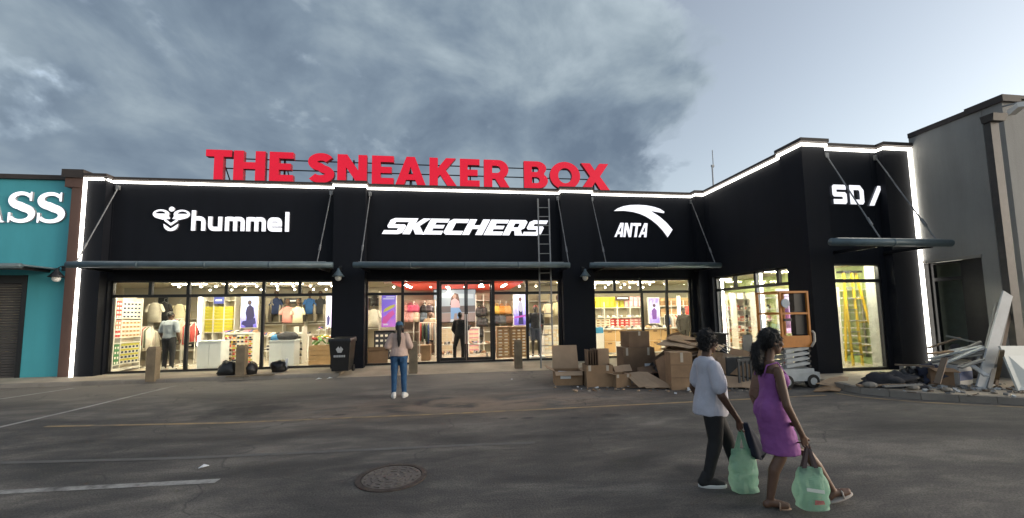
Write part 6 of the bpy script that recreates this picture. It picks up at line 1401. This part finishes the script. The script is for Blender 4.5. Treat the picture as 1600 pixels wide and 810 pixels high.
def head_shape(m, c, yawd=0, sc=1.0):
    """head facing +Y turned by yawd (degrees, left positive)"""
    Rz = Matrix.Rotation(R(yawd), 3, 'Z'); c = V(c); P = lambda x, y, z: c + Rz @ V((x*sc, y*sc, z*sc))
    m.ell(P(0, -.008, .015), (.074*sc, .094*sc, .1*sc), Rz, 16, 10)
    m.ell(P(0, .028, -.05), (.052*sc, .058*sc, .062*sc), Rz, 14, 8)            # jaw
    m.rcone(P(0, .06, -.088), P(0, .062, -.086), .024*sc, .022*sc, 10)           # chin
    m.rcone(P(0, .088, .012), P(0, .104, -.022), .009*sc, .015*sc, 8)            # nose
    for s in (-1, 1):
        m.ell(P(s*.017, .095, -.026), (.011*sc, .011*sc, .009*sc), None, 8, 6); m.ell(P(s*.034, .072, -.012), (.026*sc, .022*sc, .026*sc), None, 10, 6)
        m.ell(P(s*.077, -.008, -.008), (.011*sc, .021*sc, .031*sc), Rz, 10, 6)
        m.ell(P(s*.03, .081, .028), (.03*sc, .013*sc, .012*sc), Rz, 10, 6)       # brow
    m.ell(P(0, .088, -.052), (.024*sc, .012*sc, .008*sc), Rz, 10, 6); m.ell(P(0, .085, -.064), (.021*sc, .012*sc, .008*sc), Rz, 10, 6)
    return P, Rz
def face_parts(P, Rz, root, sc=1.0):
    EW = mat('eye_white', (.6, .58, .55), .3, 0, 0); EI = mat('eye_iris', (.02, .012, .008), .2, 0, 0); LP = mat('lip', (.16, .05, .045), .45, 0, .1)
    for s in (-1, 1):
        e_ = MB().ell(P(s*.03, .079, .008), (.0125*sc, .009*sc, .0085*sc), Rz, 10, 8).build('eye', EW, root, True, local=True)
        MB().ell(P(s*.03, .0845, .008), (.006*sc, .005*sc, .006*sc), Rz, 8, 6).build('iris', EI, e_, True, local=True)
        MB().ell(P(s*.031, .09, .033), (.02*sc, .006*sc, .0045*sc), Rz, 8, 6).build('eyebrow', HAIRM, root, True, local=True)
    MB().ell(P(0, .0965, -.058), (.021*sc, .006*sc, .009*sc), Rz, 10, 6).build('mouth', LP, root, True, local=True)
def limb(m, pts, rs, n=14):
    for (a, b), (ra, rb) in zip(zip(pts[:-1], pts[1:]), zip(rs[:-1], rs[1:])): m.rcone(a, b, ra, rb, n)
def foot(m, ankle, yawd, pitch=0, L=.24, w=.042, sole=.0):
    Rm = Matrix.Rotation(R(yawd), 3, 'Z') @ Matrix.Rotation(R(pitch), 3, 'X'); a = V(ankle)
    P = lambda x, y, z: a + Rm @ V((x, y, z))
    m.rcone(P(0, -.045, -.045), P(0, .0, -.03), .034, .036, 10); m.rcone(P(0, -.01, -.03), P(0, .1, -.05), .038, .032, 10); m.rcone(P(-.008, .08, -.052), P(-.006, .155, -.06), .036, .024, 10); m.rcone(P(.014, .08, -.054), P(.02, .14, -.062), .03, .02, 10)
    return P, Rm
def shoe(root, ankle, yawd, pitch, up, sole, name='shoe'):
    s = MB(); P, Rm = foot(s, ankle, yawd, pitch)
    for v in s.v: pass
    b = MB()
    b.rcone(P(0, -.05, -.05), P(0, .02, -.045), .046, .046, 12); b.rcone(P(0, .0, -.04), P(0, .1, -.055), .046, .042, 12); b.rcone(P(0, .08, -.06), P(0, .16, -.068), .046, .032, 12); b.rcone(P(0, -.03, -.02), P(0, -.015, .02), .046, .043, 12)
    o = remesh(b, name, up, root, .011, 3)
    k = MB(); ring = lambda z, g: [P(math.cos(a)*(.046 if math.sin(a) > 0 else .042)*g, .055+.145*g*math.sin(a), z) for a in [2*math.pi*q/18 for q in range(18)]]
    k.loft([ring(-.098, .98), ring(-.094, 1.02), ring(-.068, 1.03), ring(-.064, .98)]); k.build('sole', sole, o, True, local=True); return o

def fuzz(o, n, ln, seed, pull=(0, 0, 0)):
    """add loose tufts to a hair mesh"""
    rr = random.Random(seed); bm = bmesh.new(); bm.from_mesh(o.data); vs = [(v.co.copy(), v.normal.copy()) for v in bm.verts]
    for k in range(n):
        c, nn = vs[rr.randrange(len(vs))]; d = (nn*.6 + V(pull)*.5 + V((rr.uniform(-1, 1), rr.uniform(-1, 1), rr.uniform(-1, 1)))*.6).normalized(); s_ = d.orthogonal().normalized()*.004; u_ = d.cross(s_); L = ln*rr.uniform(.4, 1.)
        a = [bm.verts.new(c-nn*.004+s_), bm.verts.new(c-nn*.004-s_*.5+u_*.86), bm.verts.new(c-nn*.004-s_*.5-u_*.86), bm.verts.new(c+d*L+V((0, 0, -.25*L)))]
        for q in ((0, 1, 3), (1, 2, 3), (2, 0, 3)): bm.faces.new([a[i] for i in q])
    bm.to_mesh(o.data); bm.free()
# --- the woman in the cap, seen from behind --------------------------------------
def person_root(name, px, yb, rz, label, z=0.0, Y=None):
    P = onZ(px, yb, z) if Y is None else V((onY(px, yb, Y).x, Y, z)); t = thing(name, P, label, 'person', None, rz); ORG[t.name] = V((0, 0, 0)); return t
def torso(m, z0, z1, prof): # prof: (z, rx, ry, y)
    m.erings([((0, y, z), rx, ry) for z, rx, ry, y in prof], 20)

p = person_root('person', 623, 621.5, R(3), 'woman in a blue cap, pale pink T-shirt and jeans standing with her back turned')
m = MB(); P_, Rz = head_shape(m, (0, .02, 1.5), 4, 1.0); m.rcone((0, -.005, 1.33), (0, .005, 1.44), .052, .05)
torso(m, 0, 0, [(.84, .12, .09, 0), (.95, .15, .105, 0), (1.08, .125, .09, 0), (1.22, .15, .1, 0), (1.3, .15, .085, 0), (1.35, .08, .06, 0)])
limb(m, [(.085, 0, .88), (.1, .01, .47), (.115, -.01, .1)], [.085, .055, .038]); limb(m, [(-.085, 0, .88), (-.095, .015, .47), (-.1, -.005, .1)], [.085, .055, .038])
for s in (-1, 1):
    limb(m, [(s*.165, 0, 1.3), (s*.235, -.03, 1.04), (s*.13, .17, 1.1)], [.05, .04, .027]); hand(m, (s*.125, .18, 1.11), (-s*.35, .8, .35), (-s, -.1, 0), (0, 0, 1), .6, .95)
bd = remesh(m, 'body', SKIN2, p, .009, 3)
JEAN = mat('blue_denim', (.018, .07, .16), .85, 0, .25, 14, .2, 80)
m = MB(); torso(m, 0, 0, [(.82, .135, .11, -.005), (.9, .165, .125, -.01), (.98, .16, .115, -.005), (1.04, .145, .1, 0)])
for s in (-1, 1): m.ell((s*.075, -.05, .84), (.085, .078, .1), None, 14, 8)
limb(m, [(.085, -.005, .86), (.1, .005, .47), (.112, -.01, .11)], [.1, .065, .05]); limb(m, [(-.085, -.005, .86), (-.095, .01, .47), (-.1, -.005, .11)], [.1, .065, .05])
j = remesh(m, 'jeans', JEAN, p, .011, 3, .006, None, 1)
for s in (-1, 1): MB().slab([(s*.075-.04, -.14, .76), (s*.075+.04, -.14, .76), (s*.075+.04, -.143, .85), (s*.075-.04, -.143, .85)], .004).build('back_pocket', mat('denim_pocket', (.014, .055, .13), .85), j, local=True)
TEE = mat('pale_pink_cotton', (.46, .34, .29), .9, 0, .06, 8, .2, 30)
m = MB(); torso(m, 0, 0, [(.88, .19, .165, -.02), (.94, .185, .155, -.015), (1.05, .168, .125, 0), (1.16, .165, .118, 0), (1.27, .172, .112, 0), (1.32, .15, .09, 0), (1.365, .075, .062, 0)])
for s in (-1, 1): limb(m, [(s*.15, 0, 1.295), (s*.222, -.025, 1.09)], [.075, .078])
tt_ = remesh(m, 'tshirt', TEE, p, .012, 3, .012, None, 2); tuck(bd, j, .15, .98); tuck(bd, tt_, .9, 1.34); tuck(j, tt_, .9, 1.1)
m = MB(); c = V((0, .015, 1.535)); m.ell(c, (.084, .1, .088), None, 18, 10); cap = remesh(m, 'cap', mat('blue_cap', (.03, .09, .16), .8, 0, .15, 12), p, .012, 3)
MB().slab([(-.06, .1, 1.53), (.06, .1, 1.53), (.05, .18, 1.515), (-.05, .18, 1.515)], .01).build('cap_brim', mat('blue_cap', (.03, .09, .16), .8), cap, local=True)
m = MB(); m.ell((0, -.025, 1.485), (.078, .075, .09)); limb(m, [(0, -.1, 1.47), (.01, -.13, 1.36), (.012, -.135, 1.22), (.008, -.13, 1.08)], [.035, .045, .04, .015]); remesh(m, 'hair', HAIRM, p, .012, 2, .012, None, 3, (30, 30, 8))
WS = mat('white_trainer', (.62, .6, .57), .6, 0, .06)
shoe(p, (.118, 0, .098), -14, 0, WS, WS); shoe(p, (-.102, 0, .098), 12, 0, WS, WS)
o = MB().slab([(-.045, .27, 1.16), (.03, .27, 1.16), (.03, .3, 1.29), (-.045, .3, 1.29)], .01).xf(Matrix.Translation(p.location) @ Matrix.Rotation(R(3), 4, 'Z')).build('phone', BLACKP); tag(recentre(o), 'dark phone held up in front of the woman in the cap', 'phone')

# --- white-shirted woman walking right ---------------------------------------------
A2 = R(-96)
p = person_root('person', 1117, 756, A2, 'woman in a white T-shirt and black trousers walking right, carrying a green bag')
p.scale = (.92, .92, 1)
HM = Matrix.Translation(p.location) @ Matrix.Rotation(A2, 4, 'Z') @ Matrix.Diagonal((.92, .92, 1, 1))
m = MB(); P_, Rz = head_shape(m, (0, .02, 1.405), 18, .97); m.rcone((0, -.03, 1.22), (0, .0, 1.35), .055, .05)
prof = [(.78, .13, .11, 0), (.88, .155, .14, .01), (.98, .15, .14, .02), (1.1, .15, .13, .01), (1.19, .155, .105, -.02), (1.24, .09, .07, -.025)]
torso(m, 0, 0, prof)
LR = [(.08, -.02, .8), (.085, -.01, .44), (.085, -.12, .095)]; LL = [(-.08, .0, .8), (-.08, .2, .45), (-.08, .29, .12)]
limb(m, LR, [.085, .055, .036]); limb(m, LL, [.085, .055, .036])
hR = V((.225, .17, .675)); limb(m, [(.165, -.02, 1.17), (.235, .0, .91), hR], [.052, .042, .027]); hand(m, hR, (-.05, .22, -1), (-1, 0, 0), (0, 1, 0), 1.0, .95)
limb(m, [(-.165, -.02, 1.17), (-.22, -.08, .92), (-.2, .04, .7)], [.05, .042, .027]); hand(m, (-.2, .04, .7), (0, .3, -1), (1, 0, 0), (0, 1, 0), .5, .95)
bd = remesh(m, 'body', SKIN, p, .0075, 3); face_parts(P_, Rz, p, .97)
m = MB(); torso(m, 0, 0, [(.76, .155, .14, -.01), (.84, .15, .13, 0), (.88, .14, .13, .01)])
for s in (-1, 1): m.ell((s*.07, -.06, .78), (.08, .08, .1))
limb(m, LR, [.118, .074, .05]); limb(m, LL, [.118, .074, .05]); j = remesh(m, 'trousers', mat('black_trousers', (.012, .012, .013), .8, 0, .2), p, .011, 3, .006, None, 4)
T2 = mat('white_cotton', (.5, .5, .56), .9, 0, .05, 8, .2, 30)
m = MB(); torso(m, 0, 0, [(.69, .18, .172, -.01), (.76, .178, .17, -.01), (.88, .172, .165, .015), (1.0, .164, .156, .03), (1.1, .162, .135, .015), (1.18, .16, .105, -.02), (1.23, .13, .09, -.025), (1.265, .075, .065, -.025)])
limb(m, [(.155, -.02, 1.175), (.214, .0, .985)], [.07, .076]); limb(m, [(-.155, -.02, 1.175), (-.2, -.05, .99)], [.07, .076])
tt_ = remesh(m, 'tshirt', T2, p, .012, 3, .013, None, 5); tuck(bd, j, .16, .85); tuck(bd, tt_, .72, 1.235, lambda z: .19 if z > .8 else .175); tuck(j, tt_, .7, 1.0, .25)
m = MB(); c = P_(0, -.03, .045); m.ell(c, (.096, .105, .1), Rz, 16, 10); m.ell(P_(0, -.06, .0), (.08, .06, .085), Rz)
h_ = remesh(m, 'hair', HAIRM, p, .01, 1, .02, None, 6, (45, 45, 45))
fuzz(h_, 900, .035, 1)
BS = mat('black_canvas', (.013, .013, .014), .8, 0, .2); WSO = mat('white_rubber', (.6, .6, .58), .6, 0, .05)
shoe(p, (.085, -.13, .1), -8, 0, BS, WSO); shoe(p, (-.08, .29, .118), 4, 14, BS, WSO)
# bag and jacket
BAGG = bpy.data.materials.new('green_plastic_bag'); BAGG.use_nodes = True; t_ = BAGG.node_tree; b_ = t_.nodes['Principled BSDF']; b_.inputs['Base Color'].default_value = (.2, .48, .34, 1); b_.inputs['Roughness'].default_value = .35; b_.inputs['Transmission Weight'].default_value = .0; b_.inputs['Subsurface Weight'].default_value = .0
tl_ = N(t_, 'ShaderNodeBsdfTranslucent'); tl_.inputs[0].default_value = (.45, .74, .58, 1); tp_ = N(t_, 'ShaderNodeBsdfTransparent'); ms_ = N(t_, 'ShaderNodeMixShader'); ms_.inputs[0].default_value = .5; ms2_ = N(t_, 'ShaderNodeMixShader'); ms2_.inputs[0].default_value = .32
t_.links.new(b_.outputs[0], ms_.inputs[1]); t_.links.new(tl_.outputs[0], ms_.inputs[2]); t_.links.new(ms_.outputs[0], ms2_.inputs[1]); t_.links.new(tp_.outputs[0], ms2_.inputs[2]); t_.links.new(ms2_.outputs[0], t_.nodes['Material Output'].inputs[0])
tcx = N(t_, 'ShaderNodeTexCoord'); nb_ = N(t_, 'ShaderNodeBump'); nb_.inputs['Strength'].default_value = .8; nb_.inputs['Distance'].default_value = .03; t_.links.new(noise_tex(t_, tcx.outputs['Object'], 9, 4, .6, .5), nb_.inputs['Height']); t_.links.new(nb_.outputs[0], b_.inputs['Normal'])
t_.links.new(ramp(t_, noise_tex(t_, tcx.outputs['Object'], 5, 4, .6), [(.3, (.22, .42, .31)), (.7, (.36, .58, .46))]), b_.inputs['Base Color'])
def carrier(hand_w, rz, w, d, h, drop, label, handles=BAGG, print_=True, seed=0):
    """plastic carrier bag hanging from a point in the hand"""
    P = V(hand_w); zt = P.z-drop; z0 = zt-h; Rm = Matrix.Translation((P.x, P.y, 0)) @ Matrix.Rotation(rz, 4, 'Z')
    t = thing('carrier_bag', (P.x, P.y, z0), label, 'bag', 'green carrier bags')
    m = MB(); n = 40; rings = []
    for k in range(25):
        f = k/24; z = z0+h*f; wx = w/2*(.86+.14*math.sin(min(1, f*1.6)*math.pi/2))*(1 if f < .5 else 1-.3*((f-.5)/.5)**1.5); dy = d/2*(1 if f < .45 else max(.3, 1-.75*(f-.45)/.55)); r = []
        if k == 0: wx *= .75; dy *= .7
        for q in range(n):
            a = 2*math.pi*q/n; ca, sa = math.cos(a), math.sin(a); x = wx*abs(ca)**.6*(1 if ca > 0 else -1); y = dy*abs(sa)**.6*(1 if sa > 0 else -1)
            s_ = 1+.16*(abs(noise.noise(V((x*11+seed, y*11, z*9))))*2-.5); r.append(V((x*s_, y*s_, z+.02*noise.noise(V((x*6, y*6+seed, 3)))*f)))
        rings.append(r)
    m.loft(rings, True).xf(Rm); m.build('body', BAGG, t, False)
    for sy in (-1, 1):
        a, b = V((-w*.22, sy*d*.12, zt-.02)), V((w*.22, sy*d*.12, zt-.02)); c = V((0, sy*.008, P.z+.012))
        for q in (a, b): MB().slab([q+V((-.02, 0, -.03)), q+V((.02, 0, -.03)), c.lerp(q, .0)+V((.008, 0, 0)), c+V((-.008, 0, 0))], .004).xf(Rm).build('handle', handles, t)
    if print_:
        W = mat('bag_print_white', (.55, .62, .58), .5); RP = mat('bag_print_red', (.4, .14, .13), .5, 0, .35, 25)
        MB().slab([(-w*.3, -d/2*1.1-.004, z0+h*.52), (w*.22, -d/2*1.1-.004, z0+h*.46), (w*.22, -d/2*1.09-.004, z0+h*.54), (-w*.3, -d/2*1.09-.004, z0+h*.6)], .003).xf(Rm).build('print', W, t)
        MB().slab([(-w*.1, -d/2*1.1-.006, z0+h*.2), (w*.2, -d/2*1.1-.006, z0+h*.22), (w*.17, -d/2*1.1-.006, z0+h*.3), (-w*.08, -d/2*1.1-.006, z0+h*.31)], .003).xf(Rm).build('print', RP, t)
    return t
hw = HM @ (hR+V((-.02, .03, -.1)))
carrier(hw, A2+R(90), .27, .14, .4, .18, 'green plastic bag carried by the white-shirted woman', print_=False, seed=2)
m = MB(); jr = []
for k in range(9):
    f = k/8; r = []
    for q in range(16):
        a = 2*math.pi*q/16; x = (.022+.058*f)*math.cos(a)*(1+.25*math.sin(3*a+2*f)); y = (.02+.018*f)*math.sin(a)*(1+.3*math.cos(4*a+f)); r.append(V((x+.035*f, y, -.33*f+.035*math.sin(2*a+1)*f)))
    jr.append(r)
jk = m.loft(jr).xf(Matrix.Translation(hw+V((.045, -.02, .07))) @ Matrix.Rotation(R(-12), 4, 'Y')).build('jacket', mat('navy_cloth', (.012, .016, .032), .85, 0, .2), None, True); tag(recentre(jk), 'dark navy jacket hanging over the hand of the white-shirted woman', 'jacket')

# --- purple-dressed woman walking right ------------------------------------------
A3 = R(-102)
p = person_root('person', 1219, 789, A3, 'woman in a purple sleeveless dress with a ponytail walking right, carrying a bag')
p.scale = (.86, .86, 1)
HM = Matrix.Translation(p.location) @ Matrix.Rotation(A3, 4, 'Z') @ Matrix.Diagonal((.86, .86, 1, 1))
m = MB(); P_, Rz = head_shape(m, (0, .03, 1.435), -4, .98); m.rcone((0, -.03, 1.24), (0, .01, 1.38), .05, .048)
torso(m, 0, 0, [(.74, .13, .115, -.01), (.85, .15, .125, -.01), (.95, .125, .1, .0), (1.05, .122, .098, .0), (1.14, .138, .1, 0), (1.21, .14, .082, -.02), (1.265, .08, .065, -.025)])
LR = [(.08, -.03, .8), (.075, .0, .44), (.07, -.13, .085)]; LL = [(-.08, .02, .8), (-.07, .31, .47), (-.06, .56, .12)]
limb(m, [LR[0], V((.08, -.005, .62)), LR[1], V((.073, -.075, .32)), LR[2]], [.092, .075, .054, .053, .034]); limb(m, [LL[0], V((-.078, .17, .63)), LL[1], V((-.066, .43, .32)), LL[2]], [.092, .074, .054, .052, .034])
foot(m, (.07, -.13, .078), -6, 4); foot(m, (-.06, .56, .115), 2, 18)
hR = V((.215, .14, .66)); limb(m, [(.175, -.025, 1.19), (.24, .0, .91), hR], [.047, .038, .026]); hand(m, hR, (-.02, .3, -1), (-1, 0, 0), (0, 1, 0), 1.05, .95)
limb(m, [(-.175, -.025, 1.19), (-.22, -.09, .93), (-.2, -.02, .7)], [.052, .043, .028]); hand(m, (-.2, -.02, .7), (0, .2, -1), (1, 0, 0), (0, 1, 0), .5, .95)
m.ell((.06, .07, 1.1), (.066, .05, .066)); m.ell((-.06, .07, 1.1), (.066, .05, .066))
bd = remesh(m, 'body', SKIN2, p, .0075, 3); face_parts(P_, Rz, p, .98)
PUR = mat('purple_jersey', (.26, .08, .285), .75, 0, .08, 6, .12, 40)
m = MB(); torso(m, 0, 0, [(.455, .155, .178, .05), (.5, .157, .176, .048), (.62, .165, .166, .025), (.74, .172, .155, -.005), (.85, .172, .145, -.01), (.95, .145, .118, .0), (1.04, .138, .112, .0), (1.12, .15, .118, .005), (1.165, .15, .108, .0)])
for s in (-1, 1): m.ell((s*.07, -.075, .82), (.09, .09, .12), None, 14, 10); m.ell((s*.062, .075, 1.1), (.074, .06, .075), None, 14, 10)
d_ = remesh(m, 'dress', PUR, p, .012, 4, .009, None, 7, (10, 10, 14)); tuck(bd, d_, .465, 1.15, lambda z: .158 if z < .6 else (.178 if z < .72 else .195), .009, .16)
for s in (-1, 1): MB().tube([(s*.085, -.125, 1.13), (s*.095, -.09, 1.235), (s*.09, .02, 1.26), (s*.08, .11, 1.15)], .008, 6).build('strap', PUR, d_, True, local=True)
m = MB(); m.ell(P_(0, -.025, .04), (.092, .108, .1), Rz, 16, 10); limb(m, [P_(0, -.1, -.01), P_(0, -.15, -.05), P_(.01, -.165, -.14), P_(.015, -.15, -.24), P_(.01, -.13, -.29)], [.05, .058, .058, .048, .02])
h_ = remesh(m, 'hair', HAIRM, p, .01, 1, .018, None, 8, (30, 30, 14)); fuzz(h_, 900, .05, 2, (0, 0, -1.6))
SAN = mat('tan_sandal', (.3, .2, .14), .6, 0, .1)
for s, an, yd, pt in (('r', (.07, -.13, .078), -6, 4), ('l', (-.06, .56, .115), 2, 18)):
    fm = MB(); PP, _ = foot(fm, an, yd, pt); k = MB(); ring = lambda z, g: [PP(math.cos(a)*.044*g, .05+.135*g*math.sin(a), z) for a in [2*math.pi*q/18 for q in range(18)]]
    k.loft([ring(-.098, 1), ring(-.084, 1.0)]); so_ = k.build('sandal', SAN if s == 'r' else mat('pale_sandal', (.45, .4, .36), .6), p, True, local=True)
    MB().tube([PP(-.045, .06, -.085), PP(-.036, .07, -.035), PP(0, .075, -.02), PP(.036, .07, -.035), PP(.048, .06, -.085)], .009, 6).build('strap', SAN if s == 'r' else mat('pale_sandal', (.45, .4, .36), .6), so_, True, local=True)
hw = HM @ (hR+V((-.02, .035, -.1)))
carrier(hw+V((.03, .01, 0.01)), A3+R(90), .27, .14, .34, .19, 'green plastic bag with red print carried by the purple-dressed woman', handles=mat('dark_handle', (.05, .035, .04), .7), seed=5)

# --- simple standing figures inside ------------------------------------------------
def figure(name, px, py, Y, h, rz, label, cat, skin, top, bottom, shoes_, arms, hair=None, legs=(.09, .0, .09, .0), base=None, shorts=False, vox=.014, z=None):
    P = onY(px, py, Y); P.z = FL if z is None else z; t = thing(name, P, label, cat, None, rz); ORG[t.name] = V((0, 0, 0)); k = h/1.7; S = Matrix.Scale(k, 4)
    m = MB(); P_, Rz = head_shape(m, (0, .02, 1.595), 0, 1.0); m.rcone((0, 0, 1.42), (0, .01, 1.53), .054, .052)
    torso(m, 0, 0, [(.88, .13, .1, 0), (.98, .16, .11, 0), (1.12, .14, .1, 0), (1.3, .17, .115, 0), (1.4, .165, .09, 0), (1.45, .08, .065, 0)])
    l0, y0, l1, y1 = legs; RL = [(.09, 0, .9), (l0+.01, y0*.5+.015, .5), (l0+.015, y0, .09)]; LL = [(-.09, 0, .9), (-l1-.01, y1*.5+.015, .5), (-l1-.015, y1, .09)]
    limb(m, RL, [.09, .058, .038]); limb(m, LL, [.09, .058, .038]); foot(m, RL[2], -10); foot(m, LL[2], 10)
    for s, (el, wr) in zip((1, -1), arms): limb(m, [(s*.18, 0, 1.38), el, wr], [.054, .043, .028]); dd = V(wr)-V(el); hand(m, wr, dd, (-s, 0, 0), (0, 1, 0), .4, 1.0)
    m.xf(S); bd = remesh(m, 'body', skin, t, vox*.75, 2)
    if top:
        m = MB(); torso(m, 0, 0, [(.93, .175, .13, 0), (1.05, .165, .122, 0), (1.2, .168, .122, 0), (1.33, .188, .128, 0), (1.41, .17, .1, 0), (1.46, .08, .068, 0)])
        for s, (el, wr) in zip((1, -1), arms): limb(m, [(s*.17, 0, 1.38), V((s*.17, 0, 1.38)).lerp(V(el), .85 if top[1] != 'long' else 1.0)]+([V(wr)] if top[1] == 'long' else []), [.076, .07, .05])
        m.xf(S); tuck(bd, remesh(m, 'shirt', top[0], t, vox, 3, .01), .95*k, 1.42*k, .17*k)
    if bottom:
        m = MB(); torso(m, 0, 0, [(.86, .15, .12, 0), (.95, .172, .125, 0), (1.0, .165, .118, 0)])
        for L in (RL, LL):
            if shorts: limb(m, [L[0], V(L[0]).lerp(V(L[1]), .75)], [.112, .1])
            else: limb(m, L, [.108, .07, .055])
        m.xf(S); tuck(bd, remesh(m, 'shorts' if shorts else 'trousers', bottom, t, vox, 3, .006), (.6 if shorts else .14)*k, .98*k, .19*k)
    if shoes_:
        for L, yd in ((RL, -10), (LL, 10)): shoe(t, V(L[2])*k+V((0, 0, .015)), yd, 0, shoes_, shoes_)
    if hair: m = MB(); m.ell(P_(0, -.02, .035), (.082, .1, .092), Rz, 14, 8).xf(S); remesh(m, 'hair', hair, t, .014, 1, .006)
    if base:
        m = MB(); m.box(-.32, .32, -.3, .3, -.09, -.001); m.build('base', base, t, local=True)
    return t
hang = [((.25, -.02, 1.1), (.23, .08, .86)), ((-.25, -.02, 1.1), (-.23, .08, .86))]
figure('person', 262, 574, 14.25, 1.86, R(-6), 'man in a pale grey-blue polo shirt and dark trousers standing inside the left window', 'person', SKIN, (mat('grey_blue_polo', (.3, .34, .37), .9, 0, .06), 'short'), mat('dark_trousers', (.02, .02, .022), .8, 0, .2), mat('pale_trainer', (.5, .48, .44), .6), hang, HAIRM)
BK = mat('black_cloth', (.012, .012, .013), .85, 0, .2)
figure('person', 719, 566, 14.15, 1.7, R(-18), 'man dressed all in black standing at the glass doors', 'person', SKIN, (BK, 'long'), BK, BK, [((.27, .03, 1.14), (.3, .26, 1.22)), ((-.24, -.02, 1.12), (-.2, .12, .95))], HAIRM, (.1, -.05, .2, .06))
MAN = mat('mannequin_grey', (.07, .065, .06), .4, 0, .06)
figure('mannequin', 838, 561, 14.3, 1.83, R(176), 'dark mannequin with a reddish cap and grey shorts on a white plinth', 'mannequin', MAN, (mat('dark_vest', (.05, .05, .055), .8), 'short'), mat('grey_shorts', (.12, .13, .16), .8), None, hang, mat('reddish_cap', (.3, .06, .05), .7), base=WHITE, shorts=True, z=FL+.09)
figure('mannequin', 672, 560, 16.8, 1.75, R(180), 'mannequin in a beige top and dark shorts deep inside the middle window', 'mannequin', mat('mannequin_brown', (.1, .055, .035), .5), (mat('beige_top', (.45, .36, .24), .9), 'short'), mat('dark_shorts', (.03, .03, .035), .8), None, hang, shorts=True, vox=.018)
figure('mannequin', 1071, 545, 14.9, 1.75, R(172), 'tall dark-dressed mannequin at the right end of the window behind the heap', 'mannequin', MAN, (mat('dark_olive_dress', (.045, .04, .033), .85), 'long'), mat('dark_olive_dress', (.045, .04, .033), .85), None, hang, HAIRM, vox=.016)
